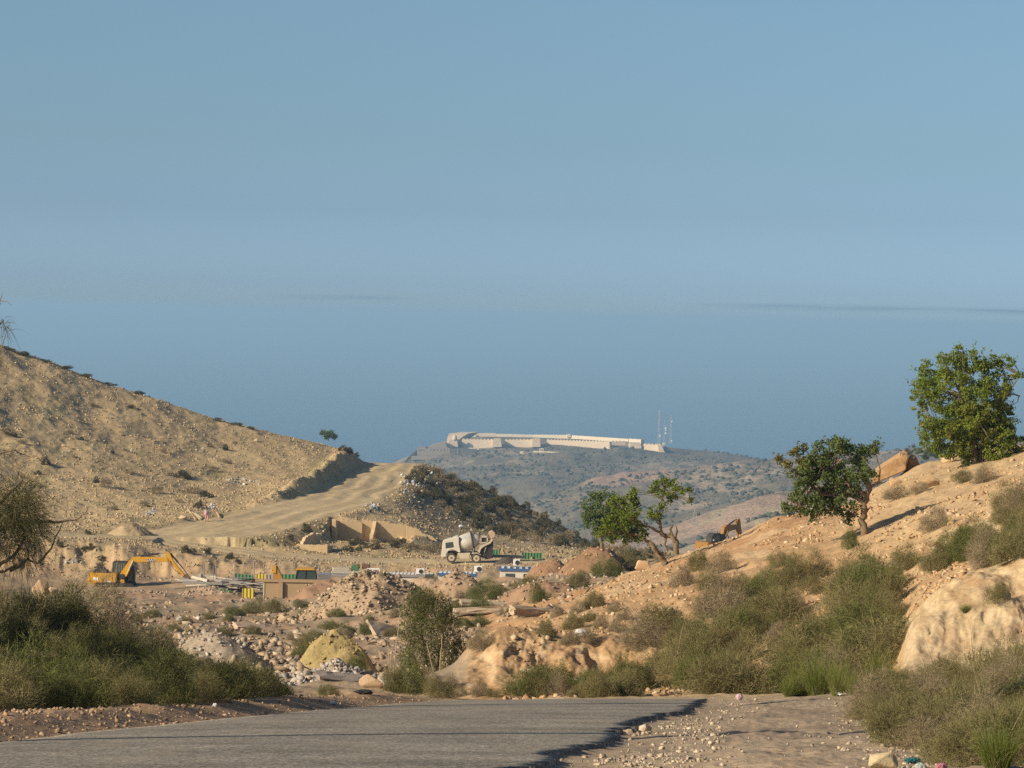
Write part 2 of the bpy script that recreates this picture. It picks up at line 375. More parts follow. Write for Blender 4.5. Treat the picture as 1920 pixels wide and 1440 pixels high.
def hit(px, py, y0=15.0, y1=900.0, n=2600):
    """the first place on the near ground, beyond distance y0, seen at pixel (px, py)"""
    d = ray(px, py)
    Y = np.exp(np.linspace(math.log(y0), math.log(y1), n))
    X = d.x / d.y * Y; Z = d.z / d.y * Y
    g = ground(X, Y)
    k = np.where(Z <= g)[0]
    i = int(k[0]) if len(k) else n - 1
    return Vector((float(X[i]), float(Y[i]), float(g[i])))

def far_ground(X, Y):
    X = np.asarray(X, float); Y = np.asarray(Y, float)
    u = X / Y
    Yw = Y * (1 + 0.03 * fbm(u * 60, np.log(Y) * 30, 5, 3))
    z = H_FAR(X * Yw / Y, Yw) * Y / Yw
    top = sstep(3880, 3950, Y) * (1 - sstep(4180, 4260, Y))
    return z + (1 - 0.85 * top) * (34 * fbm(X / 190, Y / 260, 71, 5) + 9 * np.abs(fbm(X / 30, Y / 60, 72, 4)))

# ------------------------------------------------------------------ mesh and object helpers
def link(name, me, mat=None, parent=None):
    o = bpy.data.objects.new(name, me)
    COL.objects.link(o)
    if mat is not None and me is not None and not me.materials:
        me.materials.append(mat)
    if parent is not None:
        o.parent = parent
    return o

def np_mesh(name, V, Q, smooth=False, col=None):
    """mesh from vertex array and a face array (all quads or all triangles)"""
    V = np.asarray(V, np.float32); Q = np.asarray(Q, np.int32)
    me = bpy.data.meshes.new(name)
    k = Q.shape[1]
    me.vertices.add(len(V)); me.vertices.foreach_set("co", V.ravel())
    me.loops.add(Q.size); me.loops.foreach_set("vertex_index", Q.ravel())
    me.polygons.add(len(Q))
    me.polygons.foreach_set("loop_start", np.arange(0, Q.size, k, dtype=np.int32))
    if smooth:
        me.polygons.foreach_set("use_smooth", np.ones(len(Q), bool))
    me.update(calc_edges=True)
    if col is not None:
        a = me.color_attributes.new("Col", 'FLOAT_COLOR', 'POINT')
        c = np.ones((len(V), 4), np.float32); c[:, :3] = col
        a.data.foreach_set("color", c.ravel())
    return me

def tag(o, label=None, cat=None, group=None, kind=None):
    if label: o["label"] = label
    if cat: o["category"] = cat
    if group: o["group"] = group
    if kind: o["kind"] = kind
    return o

def thing(name, label, cat, loc=(0, 0, 0), rz=0.0, group=None):
    o = bpy.data.objects.new(name, None)
    COL.objects.link(o)
    o.location = loc
    o.rotation_euler = (0, 0, rz)
    return tag(o, label, cat, group)

# ------------------------------------------------------------------ materials
def new_mat(name):
    m = bpy.data.materials.new(name)
    m.use_nodes = True
    n, l = m.node_tree.nodes, m.node_tree.links
    b = n["Principled BSDF"]
    b.inputs["Roughness"].default_value = 0.9
    b.inputs["Specular IOR Level"].default_value = 0.25
    return m, n, l, b

def soil_mat(name, sc1, sc2, amt=0.5, bump=0.3, bdist=0.2, spec=0.15):
    """vertex soil colour broken up by two scales of grain, with bump"""
    m, n, l, b = new_mat(name)
    b.inputs["Specular IOR Level"].default_value = spec
    at_ = n.new("ShaderNodeAttribute"); at_.attribute_name = "Col"
    tc = n.new("ShaderNodeTexCoord")
    n1 = n.new("ShaderNodeTexNoise"); n1.inputs["Scale"].default_value = sc1; n1.inputs["Detail"].default_value = 8; n1.inputs["Roughness"].default_value = 0.65
    n2 = n.new("ShaderNodeTexNoise"); n2.inputs["Scale"].default_value = sc2; n2.inputs["Detail"].default_value = 5
    l.new(tc.outputs["Object"], n1.inputs[0]); l.new(tc.outputs["Object"], n2.inputs[0])
    mr = n.new("ShaderNodeMapRange"); mr.inputs[1].default_value = 0.25; mr.inputs[2].default_value = 0.75
    mr.inputs[3].default_value = 1 - amt; mr.inputs[4].default_value = 1 + amt
    add = n.new("ShaderNodeMath"); add.operation = 'MULTIPLY_ADD'; add.inputs[1].default_value = 0.5; 
    l.new(n2.outputs[0], add.inputs[0])
    h = n.new("ShaderNodeMath"); h.operation = 'MULTIPLY'; h.inputs[1].default_value = 0.5
    l.new(n1.outputs[0], h.inputs[0]); l.new(h.outputs[0], add.inputs[2])
    l.new(add.outputs[0], mr.inputs[0])
    mx = n.new("ShaderNodeVectorMath"); mx.operation = 'SCALE'
    l.new(at_.outputs["Color"], mx.inputs[0]); l.new(mr.outputs[0], mx.inputs["Scale"])
    l.new(mx.outputs[0], b.inputs["Base Color"])
    bp = n.new("ShaderNodeBump"); bp.inputs["Strength"].default_value = bump; bp.inputs["Distance"].default_value = bdist
    l.new(add.outputs[0], bp.inputs["Height"]); l.new(bp.outputs[0], b.inputs["Normal"])
    return m

def plain_mat(name, col, rough=0.6, metal=0.0, dirt=None, dscale=3.0, damt=0.5, spec=0.4):
    """painted or raw surface with patchy dust or wear"""
    m, n, l, b = new_mat(name)
    b.inputs["Roughness"].default_value = rough
    b.inputs["Metallic"].default_value = metal
    b.inputs["Specular IOR Level"].default_value = spec
    dirt = dirt or tuple(c * 0.7 for c in col)
    tc = n.new("ShaderNodeTexCoord")
    n1 = n.new("ShaderNodeTexNoise"); n1.inputs["Scale"].default_value = dscale; n1.inputs["Detail"].default_value = 6; n1.inputs["Roughness"].default_value = 0.7
    l.new(tc.outputs["Object"], n1.inputs[0])
    mr = n.new("ShaderNodeMapRange"); mr.inputs[1].default_value = 0.4; mr.inputs[2].default_value = 0.75; mr.inputs[3].default_value = 0; mr.inputs[4].default_value = damt
    l.new(n1.outputs[0], mr.inputs[0])
    mx = n.new("ShaderNodeMix"); mx.data_type = 'RGBA'
    mx.inputs[6].default_value = (*col, 1); mx.inputs[7].default_value = (*dirt, 1)
    l.new(mr.outputs[0], mx.inputs[0]); l.new(mx.outputs[2], b.inputs["Base Color"])
    return m

def leaf_mat(name, c1, c2, scale=1.5, transl=0.3):
    """foliage: two greens or browns mixed by plant and by clump, a little light let through"""
    m, n, l, b = new_mat(name)
    b.inputs["Specular IOR Level"].default_value = 0.12
    b.inputs["Roughness"].default_value = 0.8
    oi = n.new("ShaderNodeObjectInfo")
    tc = n.new("ShaderNodeTexCoord")
    n1 = n.new("ShaderNodeTexNoise"); n1.inputs["Scale"].default_value = scale; n1.inputs["Detail"].default_value = 4
    l.new(tc.outputs["Object"], n1.inputs[0])
    a = n.new("ShaderNodeMath"); a.operation = 'MULTIPLY_ADD'; a.inputs[1].default_value = 0.5
    l.new(oi.outputs["Random"], a.inputs[0])
    mr = n.new("ShaderNodeMapRange"); mr.inputs[1].default_value = 0.3; mr.inputs[2].default_value = 0.7; mr.inputs[3].default_value = -0.1; mr.inputs[4].default_value = 0.65
    l.new(n1.outputs[0], mr.inputs[0]); l.new(mr.outputs[0], a.inputs[2])
    mx = n.new("ShaderNodeMix"); mx.data_type = 'RGBA'
    mx.inputs[6].default_value = (*c1, 1); mx.inputs[7].default_value = (*c2, 1)
    l.new(a.outputs[0], mx.inputs[0]); l.new(mx.outputs[2], b.inputs["Base Color"])
    tr = n.new("ShaderNodeBsdfTranslucent"); l.new(mx.outputs[2], tr.inputs[0])
    ms = n.new("ShaderNodeMixShader"); ms.inputs[0].default_value = transl
    l.new(b.outputs[0], ms.inputs[1]); l.new(tr.outputs[0], ms.inputs[2])
    l.new(ms.outputs[0], n["Material Output"].inputs[0])
    return m

# ------------------------------------------------------------------ the ground
def mixc(a, b, t):
    return a * (1 - t[..., None]) + np.array(b) * t[..., None]

def soil_colour(X, Y, Z):
    u = X / Y
    px = 960 + u * F
    base = np.zeros(X.shape + (3,)) + np.array((0.43, 0.325, 0.185))          # tan hillside
    n1 = 0.5 + fbm(X / 9, Y / 12, 81, 5); n2 = 0.5 + fbm(X / 2.1, Y / 3, 82, 4); n3 = 0.5 + fbm(X / 30, Y / 40, 83, 3)
    base = mixc(base, (0.34, 0.26, 0.15), sstep(0.5, 0.62, n2) * 0.7)
    base = mixc(base, (0.50, 0.385, 0.215), sstep(0.52, 0.66, n1) * 0.6)
    # the middle hill's east flank: rubbly earth, with the slope's shade put into its colour
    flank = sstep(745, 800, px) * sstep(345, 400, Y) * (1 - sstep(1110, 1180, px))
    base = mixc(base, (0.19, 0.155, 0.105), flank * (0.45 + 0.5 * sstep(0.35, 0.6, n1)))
    # rubble ground
    mid = sstep(62, 78, Y) * (1 - sstep(290, 318, Y))
    rub = np.zeros_like(base) + np.array((0.305, 0.235, 0.15))
    rub = mixc(rub, (0.385, 0.26, 0.165), sstep(0.45, 0.65, n1))
    rub = mixc(rub, (0.27, 0.22, 0.165), sstep(0.5, 0.65, n2) * 0.7)
    base = base * (1 - mid[..., None]) + rub * mid[..., None]
    # orange-tan right bank
    right = sstep(850, 930, px - 0.0 * Y) * sstep(54, 62, Y) * (1 - sstep(170, 230, Y))
    bank = np.zeros_like(base) + np.array((0.44, 0.29, 0.155))
    bank = mixc(bank, (0.40, 0.235, 0.115), sstep(0.42, 0.62, n1))
    bank = mixc(bank, (0.52, 0.385, 0.235), sstep(0.57, 0.7, n2) * 0.6)
    bank = mixc(bank, (0.33, 0.21, 0.115), sstep(0.5, 0.62, 0.5 + fbm(X / 0.8, Y / 1.6, 89, 4)) * 0.5)
    bank = mixc(bank, (0.47, 0.35, 0.20), sstep(1500, 1720, px) * 0.6)
    base = base * (1 - right[..., None]) + bank * right[..., None]
    streak = (0.5 + fbm(u * 420, np.log(Y) * 22, 88, 4)) * sstep(54, 58, Y)
    base = mixc(base, (0.37, 0.24, 0.125), right * sstep(0.54, 0.66, streak) * (1 - sstep(82, 95, Y)) * 0.6)
    cliff = sstep(1640, 1700, px) * sstep(53.5, 56, Y) * (1 - sstep(60, 64, Y))
    base = mixc(base, (0.53, 0.41, 0.245), cliff * 0.75 * sstep(0.30, 0.55, streak))
    base = mixc(base, (0.50, 0.31, 0.12), cliff * (1 - sstep(1690, 1715, px)) * 0.7)
    cn = 0.5 + fbm(X * 3.2, Z * 4.5, 121, 5); cz = sstep(54, 57, Y) * (1 - sstep(82, 90, Y)) * sstep(840, 900, px)
    base = mixc(base, (0.34, 0.215, 0.115), cz * sstep(0.54, 0.66, cn) * 0.65)
    base = mixc(base, (0.60, 0.48, 0.31), cz * sstep(0.56, 0.68, 0.5 + fbm(X * 2.0, Z * 9, 122, 4)) * 0.5)
    # verge and shoulder of the road
    near = 1 - sstep(52, 60, Y)
    sh = np.zeros_like(base) + np.array((0.38, 0.30, 0.21))
    sh = mixc(sh, (0.31, 0.24, 0.17), sstep(0.48, 0.64, 0.5 + fbm(X * 0.8, Y * 0.8, 84, 4)))
    sh = mixc(sh, (0.40, 0.30, 0.21), sstep(0.55, 0.7, 0.5 + fbm(X * 3, Y * 3, 85, 4)) * 0.7)
    lf = (road_left(X, Y) > 0) * 1.0
    sh = mixc(sh, (0.36, 0.225, 0.13), lf * 0.7)
    base = base * (1 - near[..., None]) + sh * near[..., None]
    # construction site floor and embankment
    site = sstep(296, 303, Y) * (1 - sstep(319, 322, Y))
    base = mixc(base, (0.36, 0.26, 0.165), site * 0.8)
    emb = sstep(318, 321, Y) * (1 - sstep(327, 331, Y))
    base = mixc(base, (0.42, 0.29, 0.175), emb * (0.4 + 0.5 * sstep(0.45, 0.6, n2)))
    # tracks: pale packed dust with darker wheel ruts
    sd, tz, td = track_field(X, Y)
    on = 1 - sstep(-0.6, 1.0, td + 1.6 * fbm(X / 4, Y / 4, 86, 3))
    tr = np.zeros_like(base) + np.array((0.49, 0.39, 0.235))
    tr = mixc(tr, (0.36, 0.275, 0.165), sstep(0.2, 0.9, np.sin(sd * 11.0 + 7 * fbm(X / 14, Y / 14, 62, 3))) * 0.45)
    tr = mixc(tr, (0.34, 0.26, 0.155), sstep(0.5, 0.95, np.sin(sd * 37.0 + 14 * fbm(X / 12, Y / 12, 67, 2))) * 0.5 * sstep(0.4, 0.6, n1))
    tr = mixc(tr, (0.40, 0.31, 0.185), sstep(0.5, 0.62, n2) * 0.5)
    base = base * (1 - on[..., None]) + tr * on[..., None]
    # thin green weed where it grows on the hill and site
    g = sstep(0.62, 0.72, 0.5 + fbm(X / 5, Y / 9, 87, 4)) * sstep(330, 345, Y) * (1 - on) * (1 - sstep(440, 470, Y))
    base = mixc(base, (0.20, 0.20, 0.09), g * 0.55)
    return np.clip(base * (0.9 + 0.25 * n3[..., None]), 0.02, 0.8)

def grid_mesh(name, us, ys, hf, cf):
    U, Y = np.meshgrid(us, ys)
    X = U * Y
    Z = hf(X, Y)
    V = np.stack([X, Y, Z], -1).reshape(-1, 3)
    nr, nc = U.shape
    if hf is ground:        # steep faces: break them up in depth with crumbly ledges and lumps
        st = np.abs(np.gradient(Z, axis=0) / np.gradient(Y, axis=0)) * (Y > 53) * (Y < 500)
        st = sstep(0.45, 1.3, st) * (1 - (np.abs(X + 17.7) < 7) * (Y > 362) * (Y < 381)); f = np.where(Y < 120, 1.0, 0.35)
        dy = (0.70 * fbm(X * 2.2 * f, Z * 2.6 * f, 131, 5) + 0.22 * (np.abs(fbm(X * 1.1 * f, Z * 7 * f, 132, 3)) - 0.1) + 0.26 * fbm(X * 7 * f, Z * 7 * f, 133, 4)) / f ** 0.7
        V = V.reshape(nr, nc, 3); V[..., 1] += st * dy; V[..., 0] += st * 0.4 * fbm(X * 3 * f, Z * 3 * f, 134, 4) / f ** 0.7; V = V.reshape(-1, 3)
    i = np.arange(nr * nc).reshape(nr, nc)
    Q = np.stack([i[:-1, :-1], i[:-1, 1:], i[1:, 1:], i[1:, :-1]], -1).reshape(-1, 4)
    return np_mesh(name, V, Q, True, cf(X, Y, Z).reshape(-1, 3))

us = np.concatenate([np.linspace(-0.34, -0.19, 70)[:-1], np.linspace(-0.19, 0.19, 800), np.linspace(0.19, 0.34, 70)[1:]])
ys = np.concatenate([np.exp(np.linspace(math.log(5), math.log(52), 260))[:-1], np.linspace(52, 54, 12)[:-1], np.linspace(54, 84, 480)[:-1], np.exp(np.linspace(math.log(84), math.log(330), 470))[:-1], np.exp(np.linspace(math.log(330), math.log(530), 400))[:-1], np.exp(np.linspace(math.log(530), math.log(940), 30))])
M_SOIL = soil_mat("dry_soil", 1.3, 9.0, 0.42, 0.55, 0.10)
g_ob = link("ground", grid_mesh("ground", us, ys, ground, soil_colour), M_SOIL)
tag(g_ob, kind="structure")

def far_colour(X, Y, Z):
    px = 960 + X / Y * F
    n1 = 0.5 + fbm(X / 90, Y / 140, 91, 5); n2 = 0.5 + fbm(X / 22, Y / 40, 92, 4)
    c = np.zeros(X.shape + (3,)) + np.array((0.175, 0.145, 0.10))
    c = mixc(c, (0.36, 0.275, 0.19), sstep(0.48, 0.60, n1 * 0.5 + n2 * 0.5) * 0.85)
    c = mixc(c, (0.08, 0.085, 0.06), sstep(0.54, 0.62, n2) * 0.6)
    brown = sstep(2900, 2990, Y) * (1 - sstep(3120, 3220, Y)) * sstep(1085, 1130, px)
    c = mixc(c, (0.32, 0.21, 0.145), brown * 0.9)
    br2 = sstep(2800, 2900, Y) * (1 - sstep(3000, 3100, Y)) * sstep(1085, 1120, px) * (1 - sstep(1240, 1300, px))
    c = mixc(c, (0.36, 0.24, 0.165), br2 * 0.8)
    bare = (1 - sstep(2000, 2080, Y)) * sstep(0.3, 0.45, n1 + 0.1)
    c = mixc(c, (0.33, 0.235, 0.17), bare * 0.9)
    c = mixc(c, (0.36, 0.30, 0.19), bare * sstep(0.55, 0.65, n2) * 0.8)
    c = mixc(c, (0.17, 0.15, 0.13), bare * sstep(0.6, 0.66, n1) * 0.7)
    top = sstep(3800, 3900, Y) * (1 - sstep(4000, 4040, Y)) * sstep(0.42, 0.55, n1) * (1 - sstep(1050, 1200, px))
    c = mixc(c, (0.33, 0.27, 0.21), top * 0.8)
    return c
M_FAR = soil_mat("far_hillside", 0.05, 0.35, 0.5, 0.6, 6.0)
us2 = np.concatenate([np.linspace(-0.34, -0.06, 60)[:-1], np.linspace(-0.06, 0.19, 560), np.linspace(0.19, 0.34, 60)[1:]])
ys2 = np.exp(np.linspace(math.log(920), math.log(5500), 420))
h_ob = link("far_hill", grid_mesh("far_hill", us2, ys2, far_ground, far_colour), M_FAR)
tag(h_ob, kind="structure")

# the sea behind the hills
SEA_Z = -425.0
m, n, l, b = new_mat("sea_water")
b.inputs["Base Color"].default_value = (0.06, 0.13, 0.20, 1)
b.inputs["Roughness"].default_value = 0.35
tc = n.new("ShaderNodeTexCoord"); nz = n.new("ShaderNodeTexNoise"); nz.inputs["Scale"].default_value = 0.02; nz.inputs["Detail"].default_value = 6
bp = n.new("ShaderNodeBump"); bp.inputs["Strength"].default_value = 0.4; bp.inputs["Distance"].default_value = 8
l.new(tc.outputs["Object"], nz.inputs[0]); l.new(nz.outputs[0], bp.inputs["Height"]); l.new(bp.outputs[0], b.inputs["Normal"])
sea = link("sea", np_mesh("sea", [(-2500, 900, SEA_Z), (2500, 900, SEA_Z), (110000, 240000, SEA_Z), (-110000, 240000, SEA_Z)], [(0, 1, 2, 3)]), m)
tag(sea, kind="structure")

# ------------------------------------------------------------------ the road: a worn asphalt sheet with a ragged broken edge
def build_road():
    ysr = np.concatenate([np.linspace(5, 34, 900), np.linspace(34.04, 50, 300), np.linspace(50.1, 74, 80)])
    rows = 40
    lf = np.interp(ysr, _ry, EL); rt = np.interp(ysr, _ry, ER)
    t = np.linspace(0, 1, rows)
    X = lf[:, None] * (1 - t) + rt[:, None] * t
    Y = np.repeat(ysr[:, None], rows, 1)
    Z = H_NEAR(X, Y) + 0.012 * fbm(X * 0.7, Y * 0.35, 104, 3) - 0.02 * (np.abs(t - 0.5) * 2) ** 2
    V = [np.stack([X, Y, Z], -1)]
    # broken vertical edges: a skirt down each side
    def skirt(j, out):
        e = V[0][:, j].copy(); e2 = e.copy()
        e2[:, 0] += out * (0.02 + 0.06 * np.abs(fbm(ysr * 7, ysr * 0, 105, 2))); e2[:, 2] -= 0.22
        return e2[:, None, :]
    A = np.concatenate([skirt(0, -1), V[0], skirt(rows - 1, 1)], 1)
    nr, nc = A.shape[:2]
    i = np.arange(nr * nc).reshape(nr, nc)
    Q = np.stack([i[:-1, :-1], i[:-1, 1:], i[1:, 1:], i[1:, :-1]], -1).reshape(-1, 4)
    me = np_mesh("road", A.reshape(-1, 3), Q, False)
    m, n, l, b = new_mat("asphalt")
    tc = n.new("ShaderNodeTexCoord")
    vo = n.new("ShaderNodeTexVoronoi"); vo.inputs["Scale"].default_value = 34
    n2 = n.new("ShaderNodeTexNoise"); n2.inputs["Scale"].default_value = 0.8; n2.inputs["Detail"].default_value = 6
    n3 = n.new("ShaderNodeTexNoise"); n3.inputs["Scale"].default_value = 18; n3.inputs["Detail"].default_value = 4
    for q in (vo, n2, n3): l.new(tc.outputs["Object"], q.inputs[0])
    r1 = n.new("ShaderNodeValToRGB")
    e = r1.color_ramp.elements
    e[0].position = 0.0; e[0].color = (0.085, 0.078, 0.066, 1)
    e[1].position = 1.0; e[1].color = (0.66, 0.60, 0.50, 1)
    e2 = e.new(0.45); e2.color = (0.215, 0.197, 0.165, 1)
    e3 = e.new(0.8); e3.color = (0.34, 0.31, 0.26, 1)
    l.new(vo.outputs["Color"], r1.inputs[0])
    mx = n.new("ShaderNodeMix"); mx.data_type = 'RGBA'; mx.blend_type = 'MULTIPLY'; mx.inputs[0].default_value = 1
    mr = n.new("ShaderNodeMapRange"); mr.inputs[1].default_value = 0.3; mr.inputs[2].default_value = 0.7; mr.inputs[3].default_value = 0.75; mr.inputs[4].default_value = 1.25
    l.new(n2.outputs[0], mr.inputs[0]); l.new(r1.outputs[0], mx.inputs[6]); l.new(mr.outputs[0], mx.inputs[7])
    mx2 = n.new("ShaderNodeMix"); mx2.data_type = 'RGBA'; mx2.blend_type = 'MULTIPLY'; mx2.inputs[0].default_value = 1
    mr2 = n.new("ShaderNodeMapRange"); mr2.inputs[1].default_value = 0.3; mr2.inputs[2].default_value = 0.7; mr2.inputs[3].default_value = 0.8; mr2.inputs[4].default_value = 1.2
    l.new(n3.outputs[0], mr2.inputs[0]); l.new(mx.outputs[2], mx2.inputs[6]); l.new(mr2.outputs[0], mx2.inputs[7])
    nd = n.new("ShaderNodeTexNoise"); nd.inputs["Scale"].default_value = 1.0; nd.inputs["Detail"].default_value = 6
    mp = n.new("ShaderNodeMapping"); mp.inputs[3].default_value = (1.5, 0.16, 1.0); mp.inputs[2].default_value = (0, 0, math.radians(6))
    l.new(tc.outputs["Object"], mp.inputs[0]); l.new(mp.outputs[0], nd.inputs[0])
    rd = n.new("ShaderNodeMapRange"); rd.inputs[1].default_value = 0.50; rd.inputs[2].default_value = 0.68; rd.inputs[3].default_value = 0; rd.inputs[4].default_value = 0.38
    l.new(nd.outputs[0], rd.inputs[0])
    mx3 = n.new("ShaderNodeMix"); mx3.data_type = 'RGBA'; mx3.inputs[7].default_value = (0.33, 0.275, 0.20, 1)
    l.new(rd.outputs[0], mx3.inputs[0]); l.new(mx2.outputs[2], mx3.inputs[6])
    l.new(mx3.outputs[2], b.inputs["Base Color"])
    bp = n.new("ShaderNodeBump"); bp.inputs["Strength"].default_value = 0.5; bp.inputs["Distance"].default_value = 0.01
    l.new(vo.outputs["Distance"], bp.inputs["Height"]); l.new(bp.outputs[0], b.inputs["Normal"])
    tag(link("road", me, m), kind="structure")
build_road()

# ------------------------------------------------------------------ the air
def build_haze():
    x, y0, y1, z0, z1 = 125000, -400, 250000, SEA_Z - 1.5, 14.0
    V = [(-x, y0, z0), (x, y0, z0), (x, y1, z0), (-x, y1, z0), (-x, y0, z1), (x, y0, z1), (x, y1, z1), (-x, y1, z1)]
    Q = [(3, 2, 1, 0), (4, 5, 6, 7), (0, 1, 5, 4), (1, 2, 6, 5), (2, 3, 7, 6), (3, 0, 4, 7)]
    m = bpy.data.materials.new("haze_air"); m.use_nodes = True
    n, l = m.node_tree.nodes, m.node_tree.links
    n.clear()
    o = n.new("ShaderNodeOutputMaterial"); v = n.new("ShaderNodeVolumePrincipled")
    v.inputs["Color"].default_value = (0.405, 0.685, 1.0, 1)
    v.inputs["Density"].default_value = 1.15e-4
    v.inputs["Anisotropy"].default_value = 0.0
    l.new(v.outputs[0], o.inputs[1])
    tag(link("haze", np_mesh("haze", V, Q), m), kind="stuff")
build_haze()
# ------------------------------------------------------------------ plants
def unit(v):
    return v / np.maximum(np.linalg.norm(v, axis=-1, keepdims=True), 1e-9)

def ribbons(P, D, L, W, nseg, rng, droop=0.1, curl=0.2):
    """N thin tapering strips starting at P along D"""
    N = len(P)
    C = rng.normal(size=(N, 3)) * curl
    S = unit(np.cross(D, rng.normal(size=(N, 3))))
    L = np.broadcast_to(L, (N,))[:, None]; W = np.broadcast_to(W, (N,))[:, None]
    rows = []
    for k in range(nseg + 1):
        t = k / nseg
        c = P + D * L * t + C * L * t * t * 0.5
        c[:, 2] -= (droop * L[:, 0]) * t * t
        w = W * (1 - 0.75 * t) * 0.5
        rows.append(c - S * w); rows.append(c + S * w)
    V = np.stack(rows, 1)
    base = (np.arange(N) * 2 * (nseg + 1))[:, None]
    q = np.array([[2 * k, 2 * k + 1, 2 * k + 3, 2 * k + 2] for k in range(nseg)]).ravel()
    return V.reshape(-1, 3), (base + q).reshape(-1, 4)

def leaves(P, size, rng, ratio=0.5):
    """small diamond leaves scattered at P"""
    N = len(P)
    a = unit(rng.normal(size=(N, 3))); b = unit(np.cross(a, rng.normal(size=(N, 3))))
    s = (size * rng.uniform(0.6, 1.35, N))[:, None]
    V = np.stack([P - a * s, P - b * s * ratio, P + a * s, P + b * s * ratio], 1)
    return V.reshape(-1, 3), np.arange(N * 4).reshape(-1, 4)

class Geo:
    def __init__(self): self.v, self.f, self.m, self.n = [], [], [], 0
    def add(self, vf, mat=0):
        v, f = vf
        self.v.append(np.asarray(v, np.float32)); self.f.append(np.asarray(f, np.int32) + self.n)
        self.m.append(np.full(len(f), mat, np.int32)); self.n += len(v)
    def mesh(self, name, mats):
        me = np_mesh(name, np.concatenate(self.v), np.concatenate(self.f))
        for m in mats: me.materials.append(m)
        me.polygons.foreach_set("material_index", np.concatenate(self.m))
        return me

def tube(pts, rads, n=7):
    """tapered tube along points (quads)"""
    pts = np.array([tuple(p) for p in pts], float); k = len(pts)
    T = np.gradient(pts, axis=0); T = unit(T)
    ref = np.array([0.3, 0.9, 0.2]); A = unit(np.cross(T, ref)); B = np.cross(T, A)
    an = np.linspace(0, 2 * np.pi, n, endpoint=False)
    V = pts[:, None] + (A[:, None] * np.cos(an)[None, :, None] + B[:, None] * np.sin(an)[None, :, None]) * np.asarray(rads)[:, None, None]
    f = []
    for i in range(k - 1):
        for j in range(n):
            f.append((i * n + j, i * n + (j + 1) % n, (i + 1) * n + (j + 1) % n, (i + 1) * n + j))
    return V.reshape(-1, 3), np.array(f)

def wob(pts, rng, amp, n=5):
    """subdivide a polyline and shake it a little"""
    pts = [np.array(tuple(p), float) for p in pts]; out = []
    for i in range(len(pts) - 1):
        for k in range(n):
            t = k / n
            out.append(pts[i] * (1 - t) + pts[i + 1] * t + rng.normal(size=3) * amp * (0 if (i == 0 and k == 0) else 1))
    out.append(pts[-1])
    return np.array(out)

M_WOOD = plain_mat("bark", (0.20, 0.15, 0.10), 0.9, 0, (0.10, 0.075, 0.05), 4, 0.8, 0.1)
M_TWIG = plain_mat("dry_twig", (0.28, 0.215, 0.14), 0.9, 0, (0.16, 0.115, 0.08), 3, 0.7, 0.1)
M_OLIVE = leaf_mat("olive_scrub_leaf", (0.165, 0.155, 0.065), (0.27, 0.235, 0.115), 1.6, 0.2)
M_GREEN = leaf_mat("green_scrub_leaf", (0.115, 0.135, 0.04), (0.20, 0.205, 0.075), 1.6, 0.25)
M_SHADE_GREEN = leaf_mat("shade_tinted_scrub_leaf", (0.075, 0.088, 0.030), (0.145, 0.145, 0.055), 1.6, 0.2)  # green scrub of the left thicket, its shade put into the leaf colour
M_DRY = leaf_mat("dry_scrub_twig", (0.24, 0.195, 0.125), (0.33, 0.27, 0.17), 1.6, 0.15)
M_GRASS = leaf_mat("green_grass_blade", (0.14, 0.185, 0.035), (0.225, 0.25, 0.065), 1.5, 0.35)
M_DARK = leaf_mat("dark_scrub_leaf", (0.075, 0.075, 0.04), (0.15, 0.13, 0.07), 1.5, 0.15)

def mound(name, seed, mat, n=7000, ln=(0.06, 0.17), w=0.0075, nleaf=4500, lsz=0.0105, stems=26, up=0.35, r=0.72, lump=0.35, nclump=46, wild=260, stem_mat=None):
    """a fuzzy, lumpy shrub about one metre tall: sprigs clustered on many small clumps, a few long twigs breaking the outline"""
    rng = np.random.default_rng(seed)
    g = Geo()
    lobes = unit(rng.normal(size=(9, 3)) + np.array([0, 0, 0.5])); lw = rng.uniform(-0.7, 1.0, 9)
    d = unit(rng.normal(size=(nclump, 3))); d[:, 2] = np.abs(d[:, 2]) * 0.98 + 0.02; d = unit(d)
    rad = (1 + lump * (np.exp(6 * (d @ lobes.T - 1)) * lw).sum(1)) * rng.uniform(0.45, 0.86, nclump)
    C = d * rad[:, None] * np.array([r, r, 0.86])
    cr = rng.uniform(0.14, 0.27, nclump)
    j = rng.integers(0, nclump, n)
    e = unit(rng.normal(size=(n, 3)) + d[j] * 0.45)
    P = C[j] + e * (cr[j] * rng.uniform(0.25, 1.0, n) ** 0.6)[:, None]
    P[:, 2] = np.abs(P[:, 2])
    D = unit(e * 0.8 + np.array([0, 0, up]) + rng.normal(size=(n, 3)) * 0.6)
    L = rng.uniform(*ln, n)
    g.add(ribbons(P, D, L, w * rng.uniform(0.6, 1.4, n), 2, rng, 0.15, 0.7), 0)
    if nleaf:
        k = rng.integers(0, n, nleaf)
        g.add(leaves(P[k] + D[k] * (L[k] * rng.uniform(0, 1.1, nleaf))[:, None], lsz, rng, 0.45), 0)
    k = rng.integers(0, n, wild)
    g.add(ribbons(P[k], unit(e[k] + np.array([0, 0, 0.7]) + rng.normal(size=(wild, 3)) * 0.3), rng.uniform(0.15, 0.36, wild), w, 3, rng, 0.2, 0.5), 0)
    q = C[rng.integers(0, nclump, stems)] * rng.uniform(0.85, 1.25, (stems, 1))
    g.add(ribbons(np.zeros((stems, 3)), unit(q), np.linalg.norm(q, axis=1), 0.018, 4, rng, 0.05, 0.6), 1)
    return g.mesh(name, [mat, stem_mat or M_TWIG])

